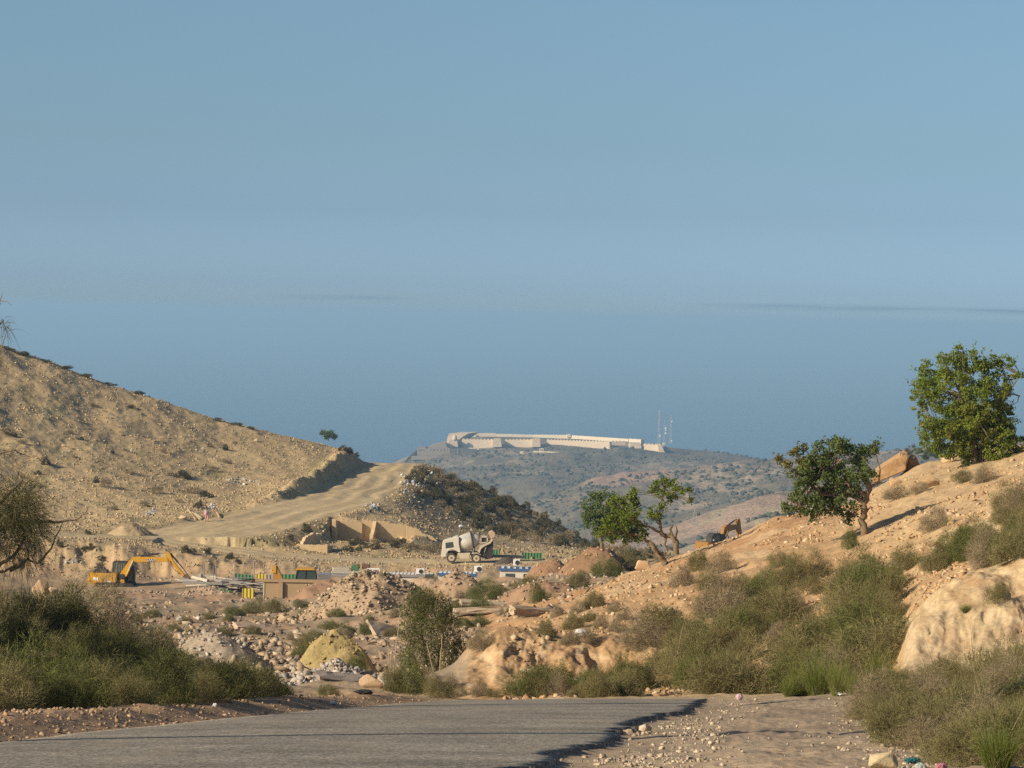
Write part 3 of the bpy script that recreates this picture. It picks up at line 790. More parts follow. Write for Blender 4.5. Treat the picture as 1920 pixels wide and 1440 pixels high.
def tuft_mesh(name, seed, n=1100):
    """a clump of long arching grass blades"""
    rng = np.random.default_rng(seed); g = Geo()
    a = rng.uniform(0, 2 * np.pi, n); rr = rng.uniform(0, 0.3, n)
    P = np.stack([np.cos(a) * rr, np.sin(a) * rr, np.zeros(n)], 1)
    a2 = a + rng.normal(size=n) * 0.5; lean = rng.uniform(0.05, 0.75, n)
    D = unit(np.stack([np.cos(a2) * lean, np.sin(a2) * lean, np.ones(n)], 1))
    g.add(ribbons(P, D, rng.uniform(0.45, 1.15, n), 0.011, 5, rng, 0.38, 0.35), 0)
    k = 160
    g.add(ribbons(P[:k], D[:k], rng.uniform(0.5, 1.0, k), 0.010, 5, rng, 0.5, 0.5), 1)
    return g.mesh(name, [M_GRASS, M_TWIG])

PROTO = {
 'olive': [mound("olive_shrub", 11 + i, M_OLIVE) for i in range(4)],
 'green': [mound("green_shrub", 31 + i, M_GREEN, n=6500, nleaf=6500, lsz=0.013, up=0.5) for i in range(3)],
 'shade_green': [mound("shade_green_shrub", 41 + i, M_SHADE_GREEN, n=6500, nleaf=6000, lsz=0.012, up=0.45) for i in range(3)],
 'dry': [mound("dry_shrub", 51 + i, M_DRY, n=6500, ln=(0.05, 0.16), w=0.006, nleaf=0, stems=70, lump=0.2, up=0.2, wild=500) for i in range(2)],
 'wispy': [mound("wispy_shrub", 61 + i, M_OLIVE, n=3000, ln=(0.10, 0.26), w=0.006, nleaf=1400, lsz=0.010, stems=46, up=0.6, nclump=30, wild=500) for i in range(2)],
 'tuft': [tuft_mesh("grass_tuft", 71 + i) for i in range(2)],
 'far': [mound("small_shrub", 81 + i, M_DARK, n=700, ln=(0.12, 0.25), w=0.05, nleaf=500, lsz=0.055, stems=8, lump=0.5, nclump=16, wild=20) for i in range(3)],
 'fardry': [mound("small_dry_shrub", 91 + i, M_DRY, n=650, ln=(0.1, 0.25), w=0.04, nleaf=200, lsz=0.045, stems=10, lump=0.4, nclump=16, wild=30) for i in range(2)],
}
KIND = {'olive': ("olive_shrub", "shrub"), 'green': ("green_shrub", "shrub"), 'dry': ("dry_shrub", "shrub"), 'wispy': ("wispy_shrub", "shrub"),
        'shade_green': ("shade_green_shrub", "shrub"), 'tuft': ("grass_tuft", "grass tuft"), 'far': ("small_shrub", "shrub"), 'fardry': ("small_dry_shrub", "shrub")}
R = random.Random(7)

def shrub(kind, pos, h, wid, label, group=None, sink=0.06):
    name, cat = KIND[kind]
    o = bpy.data.objects.new(name, R.choice(PROTO[kind]))
    COL.objects.link(o)
    o.location = (pos[0], pos[1], pos[2] - sink * h)
    s = wid / 1.5
    o.scale = (s * R.uniform(0.9, 1.1), s * R.uniform(0.9, 1.1), h)
    o.rotation_euler = (R.uniform(-0.08, 0.08), R.uniform(-0.08, 0.08), R.uniform(0, 6.28))
    return tag(o, label, cat, group)

def shrub_px(kind, px, py, hpx, wpx, label, group=None, y0=15.0):
    """a shrub whose foot is seen at (px, py), hpx tall and wpx wide in the photograph"""
    p = hit(px, py, y0)
    k = mpp(p.y)
    return shrub(kind, p, hpx * k, wpx * k, label, group)

def inside(px, py, poly):
    c = False; j = len(poly) - 1
    for i in range(len(poly)):
        (xi, yi), (xj, yj) = poly[i], poly[j]
        if (yi > py) != (yj > py) and px < (xj - xi) * (py - yi) / (yj - yi) + xi: c = not c
        j = i
    return c

def fill(poly, n, kinds, hr, wr, label, group, y0=15.0, gap=18, seed=1, skip=None):
    """shrubs thick over one patch of ground; hr, wr: height in metres and width over height"""
    r = random.Random(seed); pts = []; tries = 0
    xs = [p[0] for p in poly]; ys_ = [p[1] for p in poly]
    while len(pts) < n and tries < 4000:
        tries += 1
        a, b = r.uniform(min(xs), max(xs)), r.uniform(min(ys_), max(ys_))
        if not inside(a, b, poly) or any((a - c) ** 2 + ((b - d) * 1.6) ** 2 < gap * gap for c, d in pts): continue
        if skip and skip(a, b): continue
        pts.append((a, b))
    for a, b in pts:
        p = hit(a, b, y0)
        k = r.choice(kinds); h = r.uniform(*hr)
        lab = label[k] if isinstance(label, dict) else label
        shrub(k, p, h, h * r.uniform(*wr), lab, group[k] if isinstance(group, dict) else group)

# --- the thicket left of the road: front row, middle, back row on the bank
def left_row(items, kinds, label, group, seed):
    r = random.Random(seed)
    for px, Y, h, w in items:
        x = (px - 960) / F * Y
        k = r.choice(kinds)
        shrub(k, (x, Y, gz(x, Y)), h, w, label[k], group[k])
GL = {'shade_green': 'shade-darkened green scrub along the left verge', 'green': 'green scrub along the left verge', 'olive': 'olive scrub along the left verge', 'wispy': 'wispy scrub along the left verge', 'dry': 'dry scrub along the left verge'}
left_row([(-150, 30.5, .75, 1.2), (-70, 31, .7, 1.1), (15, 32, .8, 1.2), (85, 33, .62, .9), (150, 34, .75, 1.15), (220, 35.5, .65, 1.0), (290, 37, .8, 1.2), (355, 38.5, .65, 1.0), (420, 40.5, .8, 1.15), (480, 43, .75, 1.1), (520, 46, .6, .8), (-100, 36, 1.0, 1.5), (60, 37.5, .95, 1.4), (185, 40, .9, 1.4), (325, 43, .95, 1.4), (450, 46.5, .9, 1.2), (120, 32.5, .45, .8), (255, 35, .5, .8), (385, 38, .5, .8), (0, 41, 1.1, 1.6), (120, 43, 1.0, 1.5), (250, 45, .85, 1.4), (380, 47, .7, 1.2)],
         ['shade_green', 'shade_green', 'green', 'shade_green', 'olive'], {'shade_green': 'shade-darkened green shrub in the front row along the left verge of the road', 'green': 'bushy green shrub in the front row along the left verge of the road', 'olive': 'olive shrub in the front row along the left verge of the road'}, GL, 3)
GB = {'shade_green': 'shade-darkened green bushes on the left bank', 'green': 'green bushes on the left bank', 'olive': 'olive bushes on the left bank', 'wispy': 'wispy bushes on the left bank', 'dry': 'dry bushes on the left bank'}
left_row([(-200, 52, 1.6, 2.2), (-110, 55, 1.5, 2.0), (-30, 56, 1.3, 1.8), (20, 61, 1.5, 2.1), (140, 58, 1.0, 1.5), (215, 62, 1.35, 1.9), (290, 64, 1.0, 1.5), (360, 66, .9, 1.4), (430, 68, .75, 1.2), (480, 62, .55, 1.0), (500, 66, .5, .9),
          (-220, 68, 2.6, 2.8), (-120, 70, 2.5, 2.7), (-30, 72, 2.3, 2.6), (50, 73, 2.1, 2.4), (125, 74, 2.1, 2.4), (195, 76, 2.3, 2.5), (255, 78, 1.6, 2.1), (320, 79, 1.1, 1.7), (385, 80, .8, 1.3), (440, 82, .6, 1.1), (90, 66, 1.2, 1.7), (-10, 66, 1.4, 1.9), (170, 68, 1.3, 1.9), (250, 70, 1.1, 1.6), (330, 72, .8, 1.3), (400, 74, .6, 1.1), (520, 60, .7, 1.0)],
         ['shade_green', 'wispy', 'shade_green', 'dry', 'olive', 'shade_green'], {'shade_green': 'tall shade-darkened green bush massed on the bank left of the road', 'green': 'tall green bush massed on the bank left of the road', 'olive': 'tall olive bush massed on the bank left of the road', 'wispy': 'thin wispy bush on the bank left of the road', 'dry': 'brown dry bush tangled among the greenery left of the road'}, GB, 5)

# --- the thicket on the right slope above the gravel shoulder
fill([(1195, 1300), (1205, 1215), (1250, 1150), (1330, 1110), (1400, 1125), (1500, 1085), (1600, 1085), (1705, 1090), (1690, 1180), (1672, 1255), (1560, 1300)], 62,
     ['olive', 'dry', 'green', 'olive', 'wispy', 'olive', 'green'], (0.5, 1.45), (1.1, 1.7),
     {'olive': 'olive bush in the dense thicket on the right slope above the shoulder', 'green': 'greener bush in the dense thicket on the right slope above the shoulder', 'dry': 'dry brown bush in the dense thicket on the right slope', 'wispy': 'thin wispy bush in the dense thicket on the right slope'},
     {'olive': 'olive thicket on the right slope', 'green': 'green bushes of the right slope thicket', 'dry': 'dry bushes of the right slope thicket', 'wispy': 'wispy bushes of the right slope thicket'}, 56, 24, 21)
for px, py, h, w in ((1535, 1303, 110, 80), (1575, 1304, 95, 75), (1650, 1288, 95, 75), (1605, 1304, 60, 60), (1500, 1305, 75, 60), (1480, 1306, 50, 50)):
    shrub_px('tuft', px, py, h, w, 'bright green arching grass clump at the foot of the pale cut bank', 'tall grass clumps by the cut bank', 42)
# --- low growth in the right foreground
fill([(1620, 1335), (1700, 1300), (1920, 1290), (1990, 1300), (1990, 1440), (1760, 1438), (1690, 1400)], 52, ['olive', 'wispy', 'green', 'dry', 'olive'], (0.30, 0.62), (1.3, 1.8),
     {'olive': 'low olive shrub in the rough growth beside the gravel shoulder', 'wispy': 'thin wispy shrub in the rough growth beside the gravel shoulder', 'green': 'low green shrub in the rough growth beside the gravel shoulder', 'dry': 'low dry shrub in the rough growth beside the gravel shoulder'},
     {'olive': 'low olive growth by the shoulder', 'wispy': 'wispy growth by the shoulder', 'green': 'low green growth by the shoulder', 'dry': 'low dry growth by the shoulder'}, 17, 26, 22)
for px, py, h, w in ((1870, 1440, 120, 110), (1925, 1432, 150, 120), (1830, 1395, 70, 80), (1900, 1380, 90, 90)):
    shrub_px('tuft', px, py, h, w, 'coarse green grass clump at the edge of the right foreground', 'grass clumps in the right foreground', 15)
for px, Y, h, w in ((1740, 51, .75, 1.0), (1790, 50, .8, 1.1), (1850, 49, .8, 1.2), (1905, 48, .9, 1.2), (1690, 52, .6, .9), (1640, 52.5, .55, .9), (1960, 47, 1.0, 1.3), (1760, 46, .6, .9), (1830, 44, .6, .9), (1895, 42, .7, 1.0)):
    x = (px - 960) / F * Y
    shrub(R.choice(['wispy', 'olive', 'wispy']), (x, Y, gz(x, Y)), h, w, 'twiggy shrub growing in front of the pale cut bank', 'twiggy shrubs before the cut bank')
# --- foot of the orange bank, middle of the picture
fill([(975, 1308), (1000, 1296), (1100, 1290), (1185, 1280), (1190, 1308)], 15, ['olive', 'green', 'olive', 'dry'], (0.35, 0.95), (1.1, 1.8),
     'olive-green bush at the foot of the orange bank behind the road crest', 'bushes at the foot of the orange bank', 58, 24, 23)
fill([(800, 1309), (800, 1285), (930, 1290), (940, 1309)], 6, ['wispy', 'olive', 'dry'], (0.25, 0.6), (1.2, 1.9),
     'low green bush in the gully behind the road crest', 'low bushes in the gully', 58, 24, 24)
fill([(1000, 1205), (1030, 1160), (1110, 1130), (1180, 1140), (1180, 1215), (1060, 1212)], 12, ['dry', 'olive'], (0.4, 0.7), (1.2, 1.5),
     'grey-brown bush on top of the orange bank', 'bushes on the orange bank', 58, 26, 25)
# --- upper right slope
for a in (('dry', 1755, 992, 55, 80, 'rounded brown thorn bush alone on the stony slope below the big tree'),
          ('olive', 1700, 1068, 60, 75, 'olive bush on the lip above the pale cut bank'),
          ('green', 1790, 1055, 85, 80, 'tall green bush standing above the pale cut bank'),
          ('dry', 1850, 1040, 70, 90, 'greyish bush behind the tall green one above the cut bank'),
          ('olive', 1900, 1050, 90, 100, 'large olive bush at the edge of view above the cut bank'),
          ('dry', 1910, 960, 70, 80, 'dry bush high on the stony slope at the edge of view'),
          ('olive', 1462, 1062, 36, 52, 'small rounded olive bush alone on the bare orange slope'),
          ('green', 1592, 1028, 45, 34, 'small dark green bush at the foot of the leaning tree'),
          ('dry', 1680, 935, 34, 60, 'grey dry bush beside the big tilted boulder'),
          ('dry', 1725, 925, 30, 50, 'grey dry bush just uphill of the tilted boulder'),
          ('dry', 1845, 905, 40, 60, 'dry brown bush under the big tree'),
          ('olive', 1805, 905, 30, 44, 'small olive bush among stones under the big tree'),
          ('olive', 1310, 1068, 44, 62, 'rounded olive bush on the bank in front of the far excavator'),
          ('dry', 1355, 1072, 46, 66, 'grey bush next to the olive one in front of the far excavator'),
          ('dry', 1280, 1098, 48, 62, 'grey bush just below the gnarled tree'),
          ('olive', 1330, 1105, 50, 66, 'olive bush on the slope midway below the far excavator'),
          ('olive', 1390, 1112, 44, 60, 'olive bush on the slope above the thicket'),
          ('dry', 1540, 1075, 30, 44, 'small dry bush on the slope right of the lone olive one'),
          ('wispy', 1870, 1130, 60, 60, 'thin wispy bush growing on the pale cut bank'),
          ('tuft', 1812, 1150, 24, 34, 'small grass clump on the face of the cut bank')):
    shrub_px(a[0], a[1], a[2], a[3], a[4], a[5], None, 55)
fill([(1730, 1068), (1745, 1010), (1850, 985), (1925, 905), (1975, 900), (1975, 1085), (1830, 1078)], 19, ['olive', 'green', 'dry', 'olive', 'wispy'], (0.5, 1.0), (1.2, 1.6),
     {'olive': 'olive bush in the upper thicket above the pale cut bank', 'green': 'green bush in the upper thicket above the pale cut bank', 'dry': 'dry bush in the upper thicket above the pale cut bank', 'wispy': 'wispy bush in the upper thicket above the pale cut bank'},
     {'olive': 'olive bushes above the cut bank', 'green': 'green bushes above the cut bank', 'dry': 'dry bushes above the cut bank', 'wispy': 'wispy bushes above the cut bank'}, 62, 22, 29)
# --- rubble ground in the middle distance
for a in (('green', 905, 1125, 44, 76, 'large green bush behind the brown dirt cone'),
          ('green', 800, 1108, 30, 60, 'green bush left of the brown dirt cone'),
          ('olive', 765, 1098, 26, 50, 'olive bush on the ridge left of the dirt cones'),
          ('olive', 478, 1150, 36, 60, 'olive bush in front of the site wall corner'),
          ('olive', 520, 1148, 28, 52, 'smaller olive bush in front of the site wall'),
          ('green', 440, 1154, 22, 46, 'low green bush below the rubble heap by the site'),
          ('olive', 285, 1158, 20, 44, 'low dark bush on the ground left of the rubble heaps'),
          ('olive', 565, 1140, 18, 32, 'small bush at the foot of the red heap before the wall'),
          ('olive', 610, 1142, 22, 44, 'small bush on the flank of the red heap'),
          ('olive', 575, 1212, 30, 70, 'grey-green bush above the yellow sand heap'),
          ('dry', 640, 1196, 24, 60, 'dry bush among rubble above the yellow sand heap'),
          ('green', 565, 1232, 30, 40, 'bright green bush left of the yellow sand heap'),
          ('green', 665, 1268, 48, 54, 'thin green bush growing on the yellow sand heap'),
          ('dry', 905, 1215, 50, 72, 'large grey bush on top of the orange bank tip'),
          ('olive', 1085, 1100, 40, 70, 'olive bush on the red heap behind the orange bank'),
          ('green', 1140, 1080, 40, 66, 'green bush between the red heap and the gnarled tree'),
          ('olive', 1185, 1068, 40, 70, 'olive bush in front of the gnarled tree'),
          ('green', 1010, 1128, 44, 34, 'bright green sapling on the rubble slope'),
          ('olive', 985, 1105, 30, 56, 'low olive bush left of the bright green sapling'),
          ('olive', 965, 1150, 24, 44, 'low bush beside the concrete slabs'),
          ('olive', 735, 1296, 60, 50, 'olive bush at the near edge of the grey rubble'),
          ('green', 770, 1300, 66, 66, 'green bush at the foot of the tall mid shrub'),
          ('olive', 615, 1306, 30, 50, 'small bush in the grey rubble behind the road crest')):
    shrub_px(a[0], a[1], a[2], a[3], a[4], a[5], None, 62)
fill([(240, 1165), (700, 1150), (900, 1112), (1060, 1104), (1000, 1160), (720, 1200), (560, 1216), (380, 1200)], 30, ['olive', 'green', 'dry', 'olive'], (0.4, 0.95), (1.3, 2.0),
     {'olive': 'low olive bush scattered over the rubble of the waste ground', 'green': 'low green bush scattered over the rubble of the waste ground', 'dry': 'low dry bush scattered over the rubble of the waste ground'},
     {'olive': 'olive bushes on the waste ground', 'green': 'green bushes on the waste ground', 'dry': 'dry bushes on the waste ground'}, 95, 30, 35)
# --- hillside on the left
for i, (px, py, hp, wp) in enumerate(((88, 872, 16, 20), (240, 888, 17, 22), (197, 914, 20, 26), (180, 905, 12, 18), (294, 926, 17, 26), (322, 893, 14, 22), (345, 896, 17, 34), (400, 884, 12, 18), (365, 926, 22, 34), (388, 932, 14, 28), (425, 868, 12, 20), (393, 838, 14, 12), (423, 844, 12, 16), (305, 848, 9, 16), (235, 846, 8, 14), (20, 818, 14, 24), (40, 832, 10, 16), (130, 812, 9, 16), (150, 825, 8, 14), (212, 956, 9, 24), (270, 950, 12, 22), (372, 952, 14, 24), (335, 942, 10, 16), (440, 832, 8, 12), (70, 890, 10, 16), (140, 858, 8, 14), (175, 762, 8, 20), (245, 765, 8, 18), (375, 750, 8, 22), (310, 742, 10, 26), (498, 800, 7, 9), (330, 752, 10, 30))):
    shrub_px('fardry' if i % 3 else 'far', px, py, hp, wp, 'small dry brown shrub dotted on the bare left hillside' if i % 3 else 'small dark shrub dotted on the bare left hillside', 'dry shrubs on the left hillside' if i % 3 else 'dark shrubs on the left hillside', 340)
for px, py, hp, wp in ((15, 652, 7, 30), (45, 662, 8, 34), (85, 675, 6, 30), (120, 688, 7, 34), (160, 702, 6, 30), (205, 718, 6, 30), (262, 735, 7, 28), (290, 742, 9, 34), (318, 752, 7, 26), (405, 784, 5, 22), (440, 793, 6, 26), (470, 800, 5, 20)):  # dark scrub added to stand for the shaded rim of the hill
    shrub_px('far', px, py + 4, hp, wp, 'low dark scrub added for the shaded rim along the skyline of the left hill', 'scrub added along the left hill skyline', 400)
# --- the middle hill's shaded flank
fill([(770, 880), (850, 890), (905, 912), (1000, 962), (1110, 1030), (1020, 1024), (900, 995), (820, 955), (775, 925)], 120, ['far', 'far', 'fardry'], (0.7, 1.7), (1.1, 1.7),
     {'far': 'dark shrub on the shaded flank of the middle hill', 'fardry': 'pale dry shrub on the flank of the middle hill'}, {'far': 'dark shrubs on the middle hill flank', 'fardry': 'dry shrubs on the middle hill flank'}, 345, 9, 26)
for px, py, hp, wp in ((920, 915, 14, 24), (950, 932, 12, 22), (985, 950, 12, 20), (1020, 968, 12, 22), (1045, 982, 10, 18), (1080, 1000, 10, 16), (640, 842, 10, 18), (655, 848, 12, 22), (628, 836, 9, 14), (860, 893, 9, 16), (885, 901, 10, 18), (668, 854, 9, 14)):
    shrub_px('far', px, py + 2, hp, wp, 'dark shrub along the skyline of the middle hill', 'shrubs along the middle hill skyline', 380)
# --- about the ruins and the low track
fill([(640, 1010), (700, 1020), (830, 1025), (830, 1040), (640, 1040)], 16, ['far', 'fardry', 'far'], (0.7, 1.3), (1.3, 2.0),
     {'far': 'green weed bush at the foot of the ruined wall', 'fardry': 'dry weed bush at the foot of the ruined wall'}, {'far': 'green weeds before the ruined wall', 'fardry': 'dry weeds before the ruined wall'}, 335, 9, 27)
for px, py in ((350, 1036), (360, 1038), (388, 1036), (430, 1048), (447, 1056), (165, 1002), (190, 1050), (165, 1032), (112, 1026), (545, 1012), (575, 998)):
    shrub_px('far', px, py, R.uniform(9, 18), R.uniform(16, 26), 'small bush along the edge of the dirt track embankment', 'small bushes along the track embankment', 318)
fill([(1090, 1030), (1300, 1050), (1300, 1066), (1090, 1055)], 14, ['far', 'far', 'fardry'], (1.0, 2.0), (1.3, 1.9), 'low bush in the hollow behind the gnarled tree', 'bushes in the hollow behind the gnarled tree', 200, 12, 28)

# ------------------------------------------------------------------ trees
M_ARGAN = leaf_mat("bright_tree_leaf", (0.11, 0.165, 0.022), (0.19, 0.235, 0.04), 0.9, 0.3)
M_ARGAN_OLIVE = leaf_mat("olive_tree_leaf", (0.125, 0.155, 0.025), (0.215, 0.22, 0.045), 0.9, 0.3)
M_ARGAN_DARK = leaf_mat("dark_tree_leaf", (0.075, 0.115, 0.036), (0.135, 0.175, 0.055), 0.9, 0.25)
M_YELLOWING = leaf_mat("yellowing_leaf", (0.15, 0.14, 0.03), (0.21, 0.18, 0.05), 1.2, 0.3)

def tree(name, label, foot, limbs, clumps, lsz, dens, mat, seed, depth=0.8, extra=None, group=None, twigs=3, fat=1.12):
    """limbs: polylines in photograph pixels with base and tip radius in metres; clumps: (px, py, radius px) of foliage; all set out about the foot's distance"""
    rng = np.random.default_rng(seed)
    Y = foot.y; k = mpp(Y)
    t = thing(name, label, 'tree', foot, 0, group)
    inv = np.array(tuple(foot))
    g = Geo(); cen = []
    xm = sum(c[0] for c in clumps) / len(clumps); wr_ = max(abs(c[0] - xm) + c[2] for c in clumps) * k
    for c in clumps:
        p = at(c[0], c[1], Y)
        dy = c[3] * k if len(c) > 3 else rng.uniform(-1, 1) * depth * wr_ * 0.55
        cen.append((np.array(tuple(p)) + np.array([0, dy, 0]) - inv, c[2] * k))
    cen = [(c, r * fat) for c, r in cen]
    for pl, r0, r1 in limbs:
        pts = [np.array(tuple(at(a, b, Y))) - inv for a, b in pl]
        pts = wob(pts, rng, r0 * 0.18, 4)
        n = len(pts)
        g.add(tube(pts, np.linspace(r0, r1, n), 8))
    ends = [np.array(tuple(at(*pl[-1], Y))) - inv for pl, _, _ in limbs] + [np.array(tuple(at(*pl[len(pl) // 2], Y))) - inv for pl, _, _ in limbs]
    for c, r in cen:
        e = min(ends, key=lambda q: np.linalg.norm(q - c))
        for q in range(twigs):
            tip = c + rng.normal(size=3) * r * 0.5
            mid = (e + tip) / 2 + rng.normal(size=3) * r * 0.25
            g.add(tube(wob([e, mid, tip], rng, r * 0.06, 3), np.linspace(max(0.012, r * 0.06), 0.008, 7), 5))
    me = g.mesh("trunk", [M_WOOD]); me.polygons.foreach_set("use_smooth", np.ones(len(me.polygons), bool))
    link("trunk", me, None, t)
    def crown(cs, m, nm, lab=None):
        P = []
        for c, r in cs:
            ns = max(6, int(10 + r * 11))
            d = unit(rng.normal(size=(ns, 3)))
            sub = c + d * (r * rng.uniform(0.35, 1.0, ns))[:, None] * np.array([1, 1, 0.85])
            for s in sub:
                sr = r * rng.uniform(0.16, 0.42)
                nl = int(2.4 * dens * (sr / lsz) ** 2)
                q = unit(rng.normal(size=(nl, 3))) * (sr * rng.uniform(0.15, 1.0, nl) ** 0.6)[:, None]
                q[:, 2] *= 0.75
                P.append(s + q)
            # sprays: leafy twigs that stick out of the outline
            nsp = max(5, int(r * 14))
            d = unit(rng.normal(size=(nsp, 3)) + np.array([0, 0, 0.25]))
            L = r * rng.uniform(0.9, 1.35, nsp)
            for i in range(nsp):
                tt = rng.uniform(0.55, 1, int(10 * dens))[:, None]
                P.append(c + d[i] * L[i] * tt + rng.normal(size=(len(tt), 3)) * lsz * 1.1)
        P = np.concatenate(P)
        gg = Geo(); gg.add(leaves(P, lsz, rng, 0.55))
        o = link(nm, gg.mesh(nm, [m]), None, t)
        if lab: o["label"] = lab
    crown(cen, mat, "crown")
    if extra:
        ce = []
        for c in extra[0]:
            p = at(c[0], c[1], Y); ce.append((np.array(tuple(p)) + np.array([0, c[3] * k, 0]) - inv, c[2] * k))
        crown(ce, extra[1], "crown", extra[2])
    return t

foot = hit(1832, 868, 90)
tree("argan_tree", "large bright green tree with a full crown at the top of the right slope", foot,
     [([(1832, 868), (1826, 830), (1812, 780), (1800, 740)], .20, .06), ([(1834, 868), (1850, 825), (1868, 780), (1880, 740)], .17, .05), ([(1826, 840), (1790, 815), (1760, 800)], .09, .03), ([(1868, 780), (1890, 735), (1912, 706)], .05, .02), ([(1836, 866), (1872, 840), (1900, 822)], .10, .03)],
     [(1752, 706, 32), (1786, 690, 32), (1825, 682, 30), (1862, 690, 26), (1738, 735, 26), (1775, 738, 40), (1822, 730, 40), (1862, 738, 34), (1735, 765, 20), (1748, 832, 18), (1768, 842, 20), (1800, 848, 26), (1862, 850, 24), (1728, 815, 12), (1905, 850, 16), (1775, 785, 40), (1820, 785, 44), (1862, 785, 36), (1745, 805, 24), (1790, 822, 36), (1835, 828, 40), (1872, 828, 34), (1885, 676, 13), (1872, 682, 10), (1905, 706, 11), (1890, 712, 10), (1895, 800, 20), (1905, 830, 26), (1890, 770, 14), (1760, 672, 12), (1800, 662, 14), (1722, 742, 12), (1728, 792, 12)], 0.052, 1.75, M_ARGAN, 201, 0.9,
     ([(1775, 800, 26, -52), (1812, 790, 30, -58), (1850, 765, 28, -54), (1845, 815, 30, -56), (1800, 760, 22, -56), (1872, 800, 22, -46), (1862, 730, 22, -46), (1800, 835, 24, -48)], M_ARGAN_OLIVE, 'yellower lower part of the crown'))
foot = hit(1621, 1003, 90)
tree("leaning_tree", "dark green tree leaning left over a bare trunk beside the big boulder", foot,
     [([(1621, 1003), (1618, 975), (1622, 945), (1630, 915), (1622, 890)], .14, .06), ([(1622, 945), (1600, 930), (1570, 925), (1530, 930), (1500, 945)], .09, .02), ([(1625, 930), (1590, 905), (1555, 890)], .07, .02), ([(1630, 915), (1648, 905), (1652, 905)], .05, .03), ([(1540, 925), (1500, 890), (1460, 860)], .04, .012), ([(1618, 968), (1632, 950), (1638, 962)], .04, .01), ([(1648, 905), (1650, 880), (1642, 850)], .03, .012)],
     [(1530, 858, 24), (1565, 842, 27), (1600, 855, 30), (1560, 875, 34), (1605, 885, 28), (1520, 890, 30), (1565, 908, 34), (1605, 912, 24), (1512, 925, 28), (1545, 940, 30), (1580, 938, 24), (1495, 948, 22), (1520, 955, 20), (1635, 842, 12), (1645, 835, 9), (1480, 958, 12), (1500, 905, 16), (1570, 962, 14), (1600, 962, 12), (1535, 838, 10), (1575, 825, 9), (1592, 975, 10)], 0.048, 1.65, M_ARGAN_DARK, 202, 0.9, twigs=4, fat=1.25, extra=
     ([(1492, 848, 14, 0), (1505, 845, 12, 10), (1460, 862, 10, -6), (1478, 872, 9, 0), (1500, 868, 14, -10)], M_YELLOWING, 'yellowing branch tips on the left'))
foot = hit(1722, 868, 90)
tree("small_tree", "small sparse tree between the tilted boulder and the large tree", foot,
     [([(1722, 868), (1724, 855), (1715, 842), (1704, 836)], .04, .012), ([(1724, 855), (1738, 848), (1752, 848)], .03, .01)],
     [(1704, 848, 9), (1722, 846, 9), (1740, 846, 11), (1756, 852, 10), (1712, 836, 5), (1736, 858, 8), (1696, 850, 6), (1765, 846, 7)], 0.06, 1.5, M_ARGAN_DARK, 203)
foot = hit(1250, 1058, 110)
tree("gnarled_tree", "gnarled bright green tree with twisted bare limbs on the bank's shoulder", foot,
     [([(1250, 1058), (1238, 1044), (1226, 1030), (1219, 1018), (1200, 1005), (1180, 1000)], .15, .04), ([(1268, 1040), (1268, 1018), (1262, 1008), (1248, 1003), (1240, 1003)], .13, .08), ([(1241, 1004), (1238, 985), (1237, 965), (1236, 945), (1246, 925)], .07, .025), ([(1246, 1003), (1225, 992), (1208, 984), (1190, 978)], .07, .03), ([(1264, 1010), (1257, 995), (1262, 985)], .06, .015), ([(1266, 1012), (1270, 995), (1266, 985)], .05, .015), ([(1258, 1006), (1256, 992), (1261, 984)], .04, .015), ([(1240, 1045), (1228, 1042), (1212, 1036)], .06, .02), ([(1250, 1026), (1262, 1032), (1270, 1030)], .05, .02), ([(1238, 985), (1228, 975), (1224, 968)], .03, .012), ([(1252, 1002), (1246, 1020), (1252, 1034)], .06, .03)],
     [(1226, 920, 9), (1240, 910, 10), (1256, 912, 11), (1270, 918, 10), (1283, 918, 9), (1292, 937, 6), (1236, 928, 9), (1252, 935, 9), (1266, 936, 8), (1226, 962, 10), (1234, 968, 8), (1219, 966, 6), (1240, 950, 7), (1187, 918, 6), (1188, 930, 8), (1186, 944, 11), (1170, 955, 12), (1190, 958, 12), (1156, 965, 12), (1175, 972, 15), (1142, 972, 10), (1160, 985, 16), (1190, 980, 12), (1140, 995, 12), (1165, 1002, 15), (1190, 1000, 13), (1205, 992, 9), (1145, 1010, 10), (1200, 1012, 9), (1176, 1014, 8), (1125, 998, 7), (1210, 1005, 7), (1248, 902, 5), (1228, 908, 5), (1150, 950, 13), (1165, 940, 11), (1150, 1000, 14), (1170, 990, 16), (1186, 1010, 12), (1135, 985, 12), (1178, 930, 9)], 0.052, 1.6, M_ARGAN, 204, 0.7, fat=1.25)
foot = hit(1128, 1040, 170); foot = Vector(((1128 - 960) / F * 262, 262, gz((1128 - 960) / F * 262, 262)))
tree("round_tree", "dark rounded tree partly hidden behind the gnarled bright green one", foot,
     [([(1130, 1066), (1128, 1020), (1124, 985), (1120, 965)], .22, .08), ([(1128, 1010), (1145, 975), (1155, 955)], .12, .04)],
     [(1112, 944, 16), (1135, 938, 17), (1156, 946, 14), (1108, 962, 15), (1132, 962, 20), (1155, 966, 16), (1104, 974, 9), (1118, 985, 15), (1142, 986, 14), (1098, 968, 7), (1125, 1000, 12)], 0.10, 1.7, M_ARGAN_DARK, 205, fat=1.3)
foot = hit(615, 828, 400)
tree("hilltop_tree", "lone dark green tree on the crest of the left hill", foot,
     [([(616, 828), (615, 822), (611, 816)], .14, .05), ([(615, 824), (621, 818)], .09, .04)],
     [(605, 811, 5), (611, 814, 6), (618, 813, 5.5), (624, 814, 6), (628, 819, 4.5), (612, 819, 5), (621, 820, 4.5), (603, 814, 3)], 0.16, 1.7, M_ARGAN_DARK, 206)

